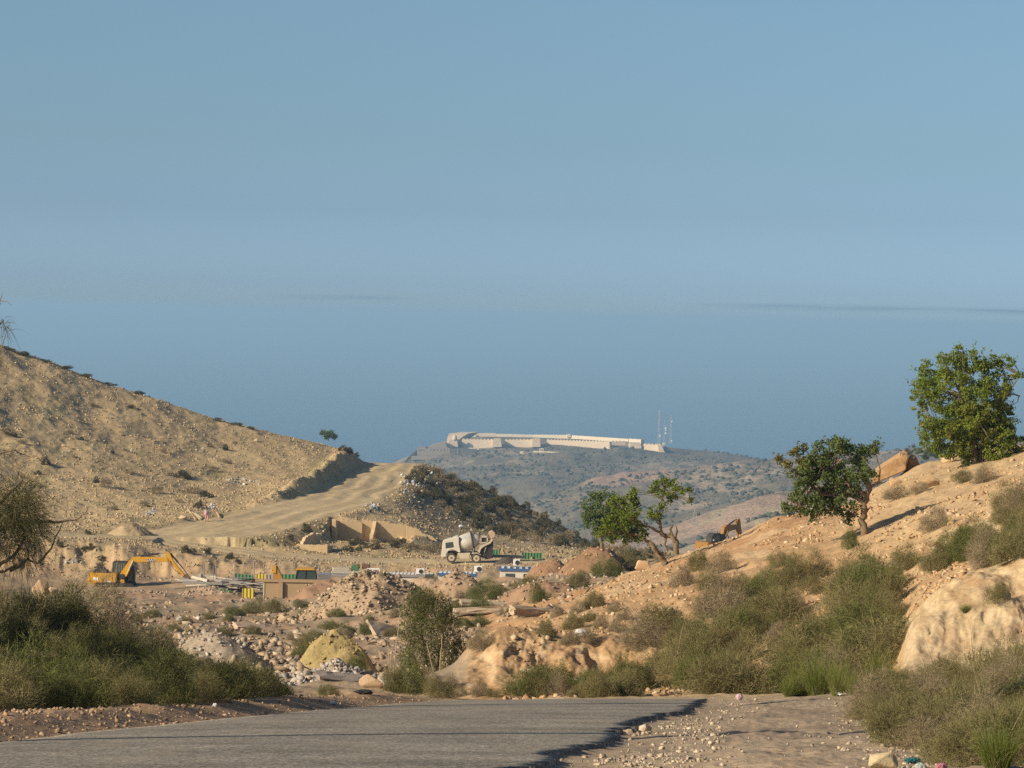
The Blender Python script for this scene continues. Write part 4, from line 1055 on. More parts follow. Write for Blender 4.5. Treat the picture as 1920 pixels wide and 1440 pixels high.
# the broom tree at the left edge: bare bending limbs and drooping needle twigs
def broom_tree():
    rng = np.random.default_rng(301)
    Y = 60.0; k = mpp(Y)
    x = (-70 - 960) / F * Y
    foot = Vector((x, Y, gz(x, Y)))
    t = thing("broom_tree", "feathery tree with drooping needle twigs and bare limbs at the left edge", "tree", foot)
    inv = np.array(tuple(foot)); W = lambda a, b, dy=0: np.array(tuple(at(a, b, Y))) + np.array([0, dy, 0]) - inv
    g = Geo()
    limbs = [([(-70, 1140), (-60, 1060), (-30, 980), (10, 930), (40, 900)], .10, .02), ([(-60, 1060), (-90, 900), (-80, 760), (-30, 640), (5, 600)], .09, .012), ([(-30, 1000), (20, 985), (60, 975), (100, 980), (140, 975), (158, 962), (168, 950)], .05, .008), ([(0, 1060), (30, 1040), (45, 1010), (40, 985), (20, 965)], .04, .015), ([(20, 1070), (50, 1050), (75, 1055), (80, 1040)], .035, .01), ([(75, 1052), (95, 1030), (108, 1000), (114, 978)], .03, .006), ([(-60, 880), (-10, 850), (30, 845), (60, 858)], .03, .005), ([(-80, 760), (-20, 800), (20, 810), (55, 806)], .03, .005), ([(-30, 640), (0, 570), (5, 548)], .02, .004), ([(-40, 560), (0, 563), (20, 572)], .02, .004), ([(5, 650), (10, 630), (14, 625)], .012, .006), ([(-70, 1120), (-20, 1080), (30, 1060)], .06, .02), ([(45, 985), (60, 1000), (72, 1002)], .012, .005), ([(-60, 1010), (-10, 945), (8, 945), (35, 952)], .04, .01)]
    for pl, a, b in limbs:
        pts = wob([W(p, q, rng.uniform(-0.2, 0.2)) for p, q in pl], rng, 0.012, 4)
        g.add(tube(pts, np.linspace(a, b, len(pts)), 6))
    me = g.mesh("trunk", [M_TWIG]); me.polygons.foreach_set("use_smooth", np.ones(len(me.polygons), bool))
    link("trunk", me, None, t)
    g = Geo()
    for a, b, r, n, up in ((40, 925, 45, 900, .35), (15, 960, 50, 900, .3), (55, 965, 38, 700, .25), (30, 1010, 45, 700, .2), (0, 1000, 60, 700, .3), (-40, 940, 70, 900, .4), (-200, 900, 160, 1500, .4), (-260, 740, 170, 1500, .4), (-160, 1010, 130, 1000, .4), (-330, 950, 150, 1200, .4), (70, 1000, 22, 220, .2), (-60, 820, 60, 300, .4), (0, 840, 40, 70, .4), (0, 690, 16, 40, .9), (8, 610, 8, 60, .2), (-60, 640, 60, 250, .6), (-110, 760, 90, 500, .5), (20, 860, 30, 60, .6), (60, 1045, 30, 120, .3)):
        c = W(a, b); d = rng.normal(size=(n, 3)); P = c + d * r * k * 0.42
        D = unit(d * 0.5 + np.array([0.15, 0, up]) + rng.normal(size=(n, 3)) * 0.35)
        g.add(ribbons(P, D, rng.uniform(0.18, 0.5, n), 0.009, 4, rng, 0.75, 0.3))
    link("crown", g.mesh("crown", [M_DARK_BROOM]), None, t)
M_DARK_BROOM = leaf_mat("broom_needle", (0.085, 0.09, 0.035), (0.15, 0.14, 0.06), 1.2, 0.25)
broom_tree()

def roadside_tree(X, Y, h, label, seed):
    k = mpp(Y); px = 960 + X / k; z = gz(X, Y); ft = Vector((X, Y, z)); py = lambda q: 720 - (Vector((X, Y, z + q)) - Vector((0, 0, 0))).dot(CAMR @ Vector((0, 1, 0))) * F / -(Vector((X, Y, z + q))).dot(CAMR @ Vector((0, 0, 1)))
    r = random.Random(seed); u = 1 / k
    cl = [(px + r.uniform(-2.0, 2.0) * u, py(h * r.uniform(.35, .92)), r.uniform(.5, .9) * u, r.uniform(-1.6, 1.6) * u) for _ in range(22)]
    tree("roadside_tree", label, ft, [([(px, py(-.1)), (px + .1 * u, py(h * .4)), (px - .3 * u, py(h * .75))], .18, .06), ([(px, py(h * .3)), (px + 1.0 * u, py(h * .6))], .1, .04)], cl, 0.075, 1.5, M_ARGAN_DARK, seed)
roadside_tree(-12.6, 38.5, 4.2, "bushy tree at the roadside that shades the front of the left thicket", 231)
roadside_tree(-13.6, 47.5, 4.6, "bushy tree on the left bank, middle of the three that shade the thicket", 232)
roadside_tree(-16.5, 57.0, 4.8, "bushy tree higher on the left bank, farthest of the three shading the thicket", 233)

# the tall shrub behind the road crest, with two dry stalks before it and three to its left
p = Vector(((808 - 960) / F * 92, 92.0, gz((808 - 960) / F * 92, 92.0)))
def tall_shrub():
    rng = np.random.default_rng(311); k = mpp(92)
    t = thing("tall_shrub", "tall dark green shrub rising from the gully behind the road crest", "shrub", p)
    inv = np.array(tuple(p)); W = lambda a, b, dy=0: np.array(tuple(at(a, b, 92))) + np.array([0, dy, 0]) - inv
    g = Geo()
    for pl in ([(808, 1292), (800, 1240), (790, 1180), (795, 1125)], [(808, 1292), (822, 1235), (830, 1180), (835, 1130)], [(806, 1290), (780, 1250), (765, 1190)], [(812, 1290), (845, 1250), (862, 1215)]):
        pts = wob([W(*q) for q in pl], rng, 0.03, 4); g.add(tube(pts, np.linspace(.05, .012, len(pts)), 6))
    link("stem", g.mesh("stem", [M_WOOD]), None, t)
    g = Geo()
    for a, b, r, n in ((790, 1122, 26, 800), (820, 1135, 28, 800), (775, 1150, 28, 800), (808, 1160, 34, 1100), (840, 1165, 24, 600), (770, 1185, 26, 600), (800, 1195, 36, 1000), (845, 1205, 30, 900), (782, 1225, 30, 800), (830, 1235, 36, 1000), (860, 1225, 20, 400), (762, 1235, 20, 400), (800, 1265, 34, 700), (770, 1265, 24, 400), (845, 1262, 24, 400)):
        c = W(a, b, rng.uniform(-0.4, 0.4)); d = unit(rng.normal(size=(n, 3)))
        n = int(n * 1.0); d = unit(rng.normal(size=(n, 3))); P = c + d * (r * k * rng.uniform(0.1, 1, n) ** 0.5)[:, None]
        g.add(ribbons(P, unit(d * .4 + rng.normal(size=(n, 3)) * .5 + np.array([0, 0, .5])), rng.uniform(.08, .2, n), .016, 2, rng, .2, .4))
        g.add(leaves(P, 0.022, rng, 0.45))
    link("foliage", g.mesh("foliage", [M_TALL]), None, t)
M_TALL = leaf_mat("tall_shrub_leaf", (0.10, 0.115, 0.035), (0.18, 0.18, 0.065), 1.6, 0.25)
tall_shrub()
for pl, lab in (([(820, 1288), (812, 1255), (800, 1205)], "bare leaning stalk in front of the tall shrub"), ([(823, 1288), (826, 1240), (829, 1190)], "bare upright stalk in front of the tall shrub"), ([(731, 1282), (729, 1225), (727, 1205)], "dry cane left of the tall shrub, straightest of three"), ([(732, 1280), (733, 1235), (735, 1215)], "shortest dry cane left of the tall shrub"), ([(737, 1262), (742, 1215), (751, 1150)], "longest dry cane, leaning toward the tall shrub")):
    Yc = 84.0
    a = [at(q[0], q[1], Yc) for q in pl]
    base = a[0]; base.z = gz(base.x, base.y) - 0.02
    rng = np.random.default_rng(len(lab))
    pts = wob([np.array(tuple(q - base)) for q in a], rng, 0.008, 5)
    vv, ff = tube(pts, np.linspace(.017, .010, len(pts)), 6)
    o = link("dry_stalk", np_mesh("dry_stalk", vv, ff, True), M_STALK if 'M_STALK' in globals() else plain_mat("dry_stalk", (0.42, 0.34, 0.22), 0.8, 0, (0.3, 0.23, 0.15), 6, 0.6))
    M_STALK = o.data.materials[0]
    o.location = base
    tag(o, lab, "stalk")
# ------------------------------------------------------------------ stones, rubble, heaps
def hull(seed, n=14, flat=0.7, ang=1.0):
    rng = np.random.default_rng(seed)
    bm = bmesh.new()
    p = unit(rng.normal(size=(n, 3))) * rng.uniform(0.75, 1.0, (n, 1)) * np.array([1, rng.uniform(0.65, 1), flat])
    for q in p: bm.verts.new(q)
    r = bmesh.ops.convex_hull(bm, input=bm.verts)
    bmesh.ops.delete(bm, geom=[v for v in bm.verts if not v.link_faces], context='VERTS')
    bmesh.ops.triangulate(bm, faces=bm.faces[:])
    bm.verts.index_update()
    V = np.array([v.co[:] for v in bm.verts]); T = np.array([[v.index for v in f.verts] for f in bm.faces])
    bm.free()
    return V, T
ROCKS = [hull(400 + i, 9 + i % 4, 0.45 + 0.08 * (i % 4)) for i in range(10)]
CHIPS = [hull(430 + i, 7, 0.55) for i in range(6)]
SLABS = [hull(450 + i, 12, 0.16) for i in range(5)]

def scatter(name, P, S, cols, shapes, seed, mat, sink=0.25, tilt=0.5):
    """one mesh of loose stones at points P with sizes S"""
    rng = np.random.default_rng(seed)
    vs, fs, cs, n = [], [], [], 0
    for i in range(len(P)):
        V, T = shapes[rng.integers(len(shapes))]
        a = rng.uniform(0, 6.283); tx, ty = rng.normal(size=2) * tilt
        ca, sa = math.cos(a), math.sin(a)
        Rz = np.array([[ca, -sa, 0], [sa, ca, 0], [0, 0, 1]])
        Rx = np.array([[1, 0, 0], [0, math.cos(tx), -math.sin(tx)], [0, math.sin(tx), math.cos(tx)]])
        Ry = np.array([[math.cos(ty), 0, math.sin(ty)], [0, 1, 0], [-math.sin(ty), 0, math.cos(ty)]])
        W = (V * S[i]) @ (Rx @ Ry @ Rz).T
        W = W + P[i] + np.array([0, 0, S[i] * 0.5 * (0.5 - sink)])
        vs.append(W); fs.append(T + n); n += len(V)
        cs.append(np.repeat(cols[i][None], len(V), 0))
    me = np_mesh(name, np.concatenate(vs), np.concatenate(fs), False, np.concatenate(cs))
    return tag(link(name, me, mat), kind="stuff")

M_STONE = soil_mat("stone_faces", 5.0, 30.0, 0.35, 0.5, 0.03)
def palette(cols, n, rng, var=0.15):
    c = np.array(cols)[rng.integers(len(cols), size=n)]
    return np.clip(c * rng.uniform(1 - var, 1 + var, (n, 1)), 0.02, 0.8)

def spread(n, pxr, Yr, rng, keep, logY=True):
    """random ground points inside a view wedge, kept where keep(px, Y, x) says"""
    out = []
    while sum(len(o) for o in out) < n:
        px = rng.uniform(*pxr, n * 2); Y = np.exp(rng.uniform(math.log(Yr[0]), math.log(Yr[1]), n * 2))
        x = (px - 960) / F * Y
        m = keep(px, Y, x)
        out.append(np.stack([x[m], Y[m]], 1))
        if len(out) > 30: break
    q = np.concatenate(out)[:n]
    return np.column_stack([q, ground(q[:, 0], q[:, 1])])

TAN = [(0.41, 0.31, 0.18), (0.45, 0.345, 0.20), (0.37, 0.28, 0.165), (0.49, 0.39, 0.25), (0.29, 0.22, 0.135)]
PINK = [(0.35, 0.265, 0.175), (0.40, 0.31, 0.21), (0.30, 0.23, 0.155), (0.47, 0.385, 0.28), (0.26, 0.205, 0.155)]
ORANGE = [(0.45, 0.30, 0.165), (0.49, 0.345, 0.20), (0.40, 0.25, 0.135), (0.52, 0.40, 0.25), (0.33, 0.21, 0.12)]
GREY = [(0.40, 0.37, 0.33), (0.50, 0.46, 0.40), (0.32, 0.29, 0.26), (0.45, 0.37, 0.30)]

def size(n, rng, lo, hi, p=2.5):
    return lo + (hi - lo) * rng.uniform(0, 1, n) ** p

rng = np.random.default_rng(501)
def offtrack(x, Y, d=0.5):
    return track_field(x, Y)[2] > d
# left hill: countless loose stones
P = spread(34000, (-150, 860), (335, 484), rng, lambda px, Y, x: offtrack(x, Y) & (vnoise(x / 5, Y / 9, 600) + 0.35 * vnoise(x / 1.6, Y / 3, 601) > 0.30 + 0.6 * sstep(760, 830, px)))
scatter("loose_stones", P, size(len(P), rng, 0.06, 0.36, 5.0), palette(TAN, len(P), rng), CHIPS, 1, M_STONE)
P = spread(5000, (740, 1180), (335, 484), rng, lambda px, Y, x: offtrack(x, Y))
scatter("flank_stones", P, size(len(P), rng, 0.10, 0.5, 4.0), palette([(0.30, 0.235, 0.15), (0.22, 0.175, 0.115), (0.36, 0.285, 0.18), (0.16, 0.13, 0.09)], len(P), rng), CHIPS, 2, M_STONE)
P = spread(3800, (60, 1130), (316, 352), rng, lambda px, Y, x: offtrack(x, Y, 0.2) | (vnoise(x, Y, 602) > 0.85))
scatter("embankment_stones", P, size(len(P), rng, 0.06, 0.35, 3.0), palette(TAN + PINK, len(P), rng), CHIPS, 3, M_STONE)
# rubble field
P = spread(15000, (150, 1180), (82, 290), rng, lambda px, Y, x: (vnoise(x / 4, Y / 6, 603) > 0.38) & ((px < 880) | (Y > 145)))
scatter("rubble", P, size(len(P), rng, 0.05, 0.45, 6.0), palette(PINK, len(P), rng), CHIPS + ROCKS[:4] + SLABS, 4, M_STONE)
# right slope scree
P = spread(17000, (860, 2000), (58, 150), rng, lambda px, Y, x: (x > 0) & (vnoise(x / 2.0, Y / 4, 604) + 0.3 * vnoise(x * 1.5, Y, 605) > 0.56) & (~((px > 1600) & (Y < 62)) | (vnoise(x * 9, Y * 9, 608) > 0.62)))
scatter("scree", P, size(len(P), rng, 0.02, 0.16, 5.5), palette(ORANGE, len(P), rng), CHIPS + ROCKS[:4], 5, M_STONE)
# gravel of the shoulder and left verge
def shoulder(px, Y, x):
    d = road_right(x, Y)
    edge = np.exp(-((d - 0.75) / 0.45) ** 2) + np.exp(-((d - 3.3) / 0.9) ** 2) * (px < 1780) + 0.10
    return (d > 0.1) & (vnoise(x * 2, Y * 2, 606) * 0.5 + rng.uniform(0, 1, len(x)) * 0.8 < edge)
P = spread(8000, (800, 2050), (16, 56), rng, shoulder)
scatter("gravel", P, size(len(P), rng, 0.006, 0.044, 5.5), palette([(0.38, 0.305, 0.22), (0.44, 0.36, 0.265), (0.31, 0.245, 0.175), (0.48, 0.405, 0.31)], len(P), rng), ROCKS, 6, M_STONE)
P = spread(7000, (-300, 820), (18, 58), rng, lambda px, Y, x: (road_left(x, Y) > 0.0) & (road_left(x, Y) < 3.2))
scatter("verge_stones", P, size(len(P), rng, 0.008, 0.05, 5.5), palette([(0.37, 0.26, 0.165), (0.41, 0.30, 0.20), (0.31, 0.215, 0.135)], len(P), rng), ROCKS, 7, M_STONE)
# grey broken concrete and plaster behind the road crest
P = spread(1700, (520, 760), (84, 101), rng, lambda px, Y, x: (vnoise(x, Y / 2, 607) > 0.25))
scatter("concrete_debris", P, size(len(P), rng, 0.05, 0.26, 2.4), palette(GREY, len(P), rng), ROCKS[:4] + SLABS, 8, M_STONE)
P = spread(260, (990, 1120), (73.2, 75.0), rng, lambda px, Y, x: px > 0)
scatter("bank_foot_debris", P, size(len(P), rng, 0.03, 0.14, 2.4), palette(GREY + PINK, len(P), rng), ROCKS, 9, M_STONE)
# dump of torn plastic and rags on the middle hill, and paler scraps elsewhere
M_SCRAP = soil_mat("torn_scraps", 6, 20, 0.2, 0.3, 0.05, 0.4)
WHITES = [(0.62, 0.62, 0.62), (0.50, 0.52, 0.56), (0.68, 0.66, 0.62), (0.30, 0.36, 0.48), (0.20, 0.20, 0.22), (0.12, 0.13, 0.13), (0.45, 0.42, 0.36)]
def dump(name, n, box, smax, seed, y0=340):
    r2 = np.random.default_rng(seed)
    q = []
    for i in range(n):
        a, b = r2.normal(box[0], box[2]), r2.normal(box[1], box[3])
        q.append(tuple(hit(a, b, y0)))
    scatter(name, np.array(q), size(n, r2, 0.10, smax, 1.6), palette(WHITES, n, r2), SLABS + ROCKS[:3], seed, M_SCRAP, 0.0, 0.8)
dump("dumped_waste", 210, (790, 905, 20, 12), 0.55, 11)
dump("waste_scraps", 60, (702, 953, 10, 4), 0.5, 12)
dump("hillside_litter", 46, (452, 903, 18, 4), 0.45, 13)
dump("track_litter", 30, (283, 960, 8, 5), 0.4, 14)
dump("upper_litter", 12, (378, 842, 7, 2), 0.35, 15)
dump("foot_litter", 22, (392, 950, 8, 5), 0.35, 16)
dump("bank_litter", 22, (138, 1055, 12, 5), 0.4, 17, 318)

# far hillside scrub, too many to count
def far_scrub():
    r2 = np.random.default_rng(520)
    px = r2.uniform(640, 1960, 30000); Y = np.exp(r2.uniform(math.log(1250), math.log(4150), 30000)); x = (px - 960) / F * Y
    d = vnoise(x / 60, Y / 90, 610) * 0.6 + vnoise(x / 20, Y / 30, 611) * 0.5
    m = (d > 0.50) & ~((Y < 2080) & (d < 0.80)) & ~((Y > 2930) & (Y < 3100) & (px > 1100)) & ~((Y > 3985) & (Y < 4170) & (px > 835) & (px < 1245))
    x, Y = x[m][:9000], Y[m][:9000]
    P = np.column_stack([x, Y, far_ground(x, Y)])
    n = len(P)
    c = palette([(0.055, 0.065, 0.042), (0.075, 0.085, 0.05), (0.045, 0.055, 0.042), (0.10, 0.095, 0.06)], n, r2)
    scatter("far_scrub", P, size(n, r2, 1.2, 4.6, 2.2), c, ROCKS[:6], 21, M_SCRAP, 0.0, 0.3)
far_scrub()

# --- single boulders
def boulder(px, py, wpx, hpx, col, label, y0=55.0, seed=0, tilt=0.0, name="boulder", sub=2, pos=None, rot=None):
    p = pos or hit(px, py, y0)
    k = mpp(p.y)
    V, T = hull(700 + seed, 11 + seed % 5, 1.0)
    bm = bmesh.new()
    vs = [bm.verts.new(v) for v in V]
    for f in T: bm.faces.new([vs[i] for i in f])
    bmesh.ops.bevel(bm, geom=bm.edges[:], offset=0.06, segments=1, affect='EDGES')
    bmesh.ops.triangulate(bm, faces=bm.faces[:])
    bmesh.ops.subdivide_edges(bm, edges=bm.edges[:], cuts=sub, use_grid_fill=True)
    for v in bm.verts:
        q = v.co
        nn = float(fbm(np.array([q.x * 2.2 + seed]), np.array([q.y * 2.2 + q.z * 1.7]), seed, 4)[0])
        v.co = q * (1 + 0.22 * nn)
    lo = min(v.co.z for v in bm.verts); hi = max(v.co.z for v in bm.verts); xs = [v.co.x for v in bm.verts]
    for v in bm.verts:
        v.co = Vector((v.co.x / (max(xs) - min(xs)) * wpx * k, v.co.y * 0.5 * wpx * k * 0.8, (v.co.z - lo) / (hi - lo) * hpx * k))
    me = bpy.data.meshes.new(name); bm.to_mesh(me); bm.free()
    c = np.ones((len(me.vertices), 4), np.float32); c[:, :3] = col
    a = me.color_attributes.new("Col", 'FLOAT_COLOR', 'POINT'); a.data.foreach_set("color", c.ravel())
    o = link(name, me, M_STONE)
    o.location = p - Vector((0, 0, hpx * k * 0.18))
    o.rotation_euler = (0, tilt, 0)
    return tag(o, label, "rock")
def rock_block(prof, Y, dep, col, label, seed):
    c = at(*prof[0], Y); n = len(prof)
    V = [at(a, b, Y) - c for a, b in prof]; V = V + [v + Vector((0.25, dep, 0.15)) for v in V]
    bm = bmesh.new(); vs = [bm.verts.new(v) for v in V]
    bm.faces.new(vs[:n]); bm.faces.new(vs[:n - 1:-1])
    for i in range(n): bm.faces.new((vs[i], vs[i + n], vs[(i + 1) % n + n], vs[(i + 1) % n]))
    bmesh.ops.recalc_face_normals(bm, faces=bm.faces[:])
    bmesh.ops.bevel(bm, geom=bm.edges[:], offset=0.05, segments=2, affect='EDGES')
    bmesh.ops.triangulate(bm, faces=bm.faces[:]); bmesh.ops.subdivide_edges(bm, edges=bm.edges[:], cuts=4, use_grid_fill=True)
    P = np.array([v.co[:] for v in bm.verts]); q = 0.16 * fbm(P[:, 0] * 2 + P[:, 1], P[:, 2] * 3 + P[:, 1], 760 + seed, 5)
    for v, d in zip(bm.verts, q): v.co += Vector((d * .5, -d, d))
    me = bpy.data.meshes.new("boulder"); bm.to_mesh(me); bm.free()
    cc = np.ones((len(me.vertices), 4), np.float32); cc[:, :3] = col
    me.color_attributes.new("Col", 'FLOAT_COLOR', 'POINT').data.foreach_set("color", cc.ravel())
    o = link("boulder", me, M_STONE); o.location = c
    return tag(o, label, "rock")
rock_block([(1634, 908), (1638, 888), (1662, 872), (1689, 854), (1703, 857), (1699, 882), (1664, 898)], 129.5, 1.6, (0.41, 0.265, 0.14), "large tilted orange boulder slab by the leaning tree", 1)
rock_block([(1688, 900), (1699, 880), (1704, 858), (1716, 862), (1724, 884), (1730, 898), (1712, 904)], 130.2, 1.4, (0.38, 0.235, 0.13), "darker boulder leaning against the large tilted slab", 2)
boulder(1678, 912, 26, 20, (0.52, 0.36, 0.21), "small block wedged under the large tilted slab", seed=3)
boulder(1738, 915, 44, 26, (0.48, 0.33, 0.19), "rounded orange boulder downhill of the small sparse tree", seed=4)
boulder(1778, 868, 40, 20, (0.58, 0.43, 0.28), "pale boulder at the foot of the large tree", seed=5)
boulder(1204, 1070, 30, 24, (0.54, 0.38, 0.23), "rounded orange boulder below the gnarled tree", seed=6, y0=90)
boulder(1500, 955, 22, 10, (0.60, 0.45, 0.3), "small pale rock on the skyline left of the leaning tree", seed=7, y0=90)
boulder(1655, 1440, 56, 38, (0.46, 0.38, 0.24), "rounded tan rock at the lower edge of the gravel shoulder", seed=8, y0=16)
boulder(1212, 1372, 34, 18, (0.52, 0.43, 0.32), "biggest pale stone by the broken asphalt edge", seed=9, y0=16)
boulder(1180, 1378, 24, 13, (0.50, 0.40, 0.29), "flat stone in the shade of the asphalt edge", seed=10, y0=16)
boulder(104, 1246, 46, 26, (0.50, 0.34, 0.22), "orange-pink stone lying among the left bushes", pos=Vector(((104 - 960) / F * 50, 50, gz((104 - 960) / F * 50, 50) + .45)), seed=11)
boulder(68, 1240, 34, 20, (0.48, 0.35, 0.22), "tan stone left of the orange-pink one among bushes", pos=Vector(((68 - 960) / F * 50, 50, gz((68 - 960) / F * 50, 50) + .5)), seed=12)
boulder(80, 1120, 34, 44, (0.46, 0.33, 0.20), "upright tan rock above the left thicket", pos=at(78, 1122, 88), seed=13)
boulder(100, 1112, 20, 14, (0.50, 0.38, 0.26), "small pale rock beside the upright tan one", pos=at(100, 1112, 88), seed=14)
boulder(528, 1165, 22, 16, (0.56, 0.44, 0.28), "yellowish boulder on the rubble slope left of the rubble hill", seed=15, y0=100)
boulder(372, 1162, 14, 8, (0.62, 0.55, 0.45), "white stone on the ground below the low wall", seed=16, y0=100)
boulder(338, 1166, 16, 12, (0.42, 0.40, 0.38), "grey stone below the low wall", seed=17, y0=100)
boulder(480, 828, 9, 7, (0.54, 0.43, 0.27), "pale boulder high on the left hill near the skyline", seed=18, y0=340)
boulder(247, 848, 6, 11, (0.60, 0.55, 0.46), "upright white stone on the middle of the left hill", seed=19, y0=340)
boulder(163, 780, 8, 6, (0.56, 0.44, 0.28), "pale boulder on the upper left hill", seed=20, y0=340)
boulder(120, 838, 9, 6, (0.54, 0.42, 0.26), "pale boulder on the left hill behind the broom tree", seed=21, y0=340)
boulder(175, 706, 14, 5, (0.5, 0.4, 0.26), "flat pale rock just under the left skyline", seed=22, y0=340)
boulder(342, 973, 16, 8, (0.54, 0.42, 0.26), "boulder beside the cut logs near the walking person", seed=23, y0=340)
boulder(560, 1024, 8, 6, (0.60, 0.47, 0.29), "round yellow stone left of the small ruin", seed=24, y0=330)
boulder(860, 1302, 30, 16, (0.46, 0.36, 0.26), "brown stone behind the road crest below the tall shrub", seed=25, y0=58)
boulder(1016, 1302, 34, 18, (0.56, 0.40, 0.23), "orange stone at the roadside under the bank", seed=26, y0=58)
boulder(696, 1290, 46, 30, (0.50, 0.36, 0.24), "pinkish boulder leaning in the grey rubble", seed=27, y0=60)

def slab(px, py, L, W, H, rz, tilt, col, label, y0=62.0, name="concrete_slab", cat="slab"):
    p = hit(px, py, y0)
    bm = bmesh.new(); bmesh.ops.create_cube(bm, size=1)
    for v in bm.verts: v.co = Vector((v.co.x * L, v.co.y * W, v.co.z * H))
    bmesh.ops.subdivide_edges(bm, edges=bm.edges[:], cuts=4, use_grid_fill=True)
    for v in bm.verts: v.co += Vector((R.uniform(-1, 1), R.uniform(-1, 1), R.uniform(-.5, .5))) * 0.03 * min(L, 1.5)
    me = bpy.data.meshes.new(name); bm.to_mesh(me); bm.free()
    c = np.ones((len(me.vertices), 4), np.float32); c[:, :3] = col
    me.color_attributes.new("Col", 'FLOAT_COLOR', 'POINT').data.foreach_set("color", c.ravel())
    o = link(name, me, M_STONE); o.location = p + Vector((0, 0, H * 0.6)); o.rotation_euler = (tilt, tilt * 0.5, rz)
    return tag(o, label, cat)
slab(905, 1140, 2.9, 0.8, 0.35, 0.25, 0.12, (0.46, 0.38, 0.28), "upper of two long concrete beams lying on the rubble right of the tall shrub")
slab(900, 1152, 3.2, 0.9, 0.4, 0.22, -0.1, (0.48, 0.39, 0.29), "lower of two long concrete beams lying on the rubble right of the tall shrub")
slab(720, 1188, 1.8, 1.5, 0.18, 0.6, 0.5, (0.43, 0.35, 0.26), "broken slab tilted against the rubble above the yellow sand")
slab(745, 1285, 0.9, 0.6, 0.12, 0.3, 0.15, (0.42, 0.37, 0.30), "flat grey slab on stones behind the road crest")
slab(640, 1275, 1.5, 0.5, 0.10, 0.5, 0.3, (0.36, 0.31, 0.27), "long dark slab sloping across the grey rubble")
slab(470, 1182, 2.2, 1.0, 0.25, 0.5, 0.25, (0.47, 0.36, 0.27), "largest broken slab on the left part of the rubble slope")
slab(1000, 1156, 1.8, 0.35, 0.25, 0.6, 0.2, (0.45, 0.36, 0.26), "short beam lying below the bright green sapling")

# --- heaps of earth
def heap(px, Y, base_py, wpx, hpx, col, label, seed, depth=1.0, rough=0.25, skew=0.0, name="earth_heap", stones=None, pw=1.45):
    k = mpp(Y); x = (px - 960) / F * Y
    b = at(px, base_py, Y).z
    w, h = wpx * k / 2, hpx * k
    t = np.linspace(-1.25, 1.25, 71)
    A, B = np.meshgrid(t, t)
    rr = np.sqrt((A - skew * np.clip(1 - A * A, 0, 1)) ** 2 + B * B) * (1 + 0.5 * fbm(A * 1.3 + seed, B * 1.3, 800 + seed, 3))
    z = h * (1 - np.clip(rr, 0, 1) ** pw) 
    X = x + A * w; YY = Y + B * w * depth
    amp = rough * h * np.clip(1.1 - rr, 0, 1)
    z = z + amp * (fbm(X * 0.9, YY * 0.9, 810 + seed, 5) + 0.8 * np.abs(fbm(X * 2.6, YY * 2.6, 811 + seed, 3)) + 0.5 * fbm(X * 5, YY * 5, 813 + seed, 2))
    Z = np.maximum(b, ground(X, YY)) - 0.25 * (rr > 1.0) - 0.02 + z
    V = np.stack([X - x, YY - Y, Z - b], -1).reshape(-1, 3)
    i = np.arange(71 * 71).reshape(71, 71)
    Q = np.stack([i[:-1, :-1], i[:-1, 1:], i[1:, 1:], i[1:, :-1]], -1).reshape(-1, 4)
    n2 = sstep(0.45, 0.65, 0.5 + fbm(X * 0.7, YY * 0.7, 812 + seed, 4)).reshape(-1, 1)
    c = np.array(col) * (1 - 0.25 * n2)
    o = link(name, np_mesh(name, V, Q, True, c), M_SOIL)
    o.location = (x, Y, b)
    tag(o, label, "heap")
    if stones:
        r2 = np.random.default_rng(830 + seed)
        m = np.where((rr.ravel() < 1.05))[0]
        m = r2.choice(m, stones[0])
        Pw = V[m] + np.array([x, Y, b]) + r2.normal(size=(len(m), 3)) * np.array([w, w * depth, 0]) * 0.015
        scatter(stones[2], Pw, size(len(m), r2, 0.04, stones[1], 2.4), palette(stones[3], len(m), r2), ROCKS + SLABS[:2], 840 + seed, M_STONE)
    return o
heap(285, 286, 1134, 140, 17, (0.40, 0.28, 0.18), "rough spoil heap of earth in front of the yellow excavator", 1, stones=(420, 0.35, "spoil_stones", PINK))
heap(408, 284, 1138, 150, 18, (0.47, 0.335, 0.23), "spoil heap of pale earth below the metal scrap", 2, stones=(420, 0.32, "pale_spoil_stones", PINK))
heap(600, 258, 1138, 180, 42, (0.32, 0.20, 0.125), "reddish earth heap spilling against the site wall", 3, skew=0.3, rough=0.2, stones=(200, 0.22, "red_heap_stones", PINK))
heap(690, 205, 1180, 260, 76, (0.38, 0.28, 0.185), "big rubble hill of broken stone in the middle of the waste ground", 4, rough=0.45, pw=1.8, stones=(2200, 0.30, "rubble_hill_stones", PINK))
heap(862, 215, 1132, 150, 46, (0.36, 0.255, 0.165), "brown cone of earth below the blue roofed cabins", 5, rough=0.3, stones=(220, 0.25, "cone_stones", PINK))
heap(800, 228, 1116, 130, 34, (0.43, 0.31, 0.21), "lower brown heap left of the earth cone", 6)
heap(1040, 262, 1088, 110, 38, (0.29, 0.175, 0.105), "left of the two red earth heaps by the gnarled tree", 7, rough=0.3, pw=1.8, stones=(150, 0.25, "clods", ORANGE))
heap(1126, 236, 1096, 140, 50, (0.29, 0.18, 0.105), "right and larger of the two red earth heaps by the gnarled tree", 8, rough=0.3, pw=1.8, stones=(200, 0.25, "red_clods", ORANGE))
heap(1010, 190, 1138, 160, 30, (0.31, 0.20, 0.125), "low reddish heap behind the orange bank", 12, rough=0.35, pw=1.9, stones=(200, 0.25, "low_heap_stones", PINK))
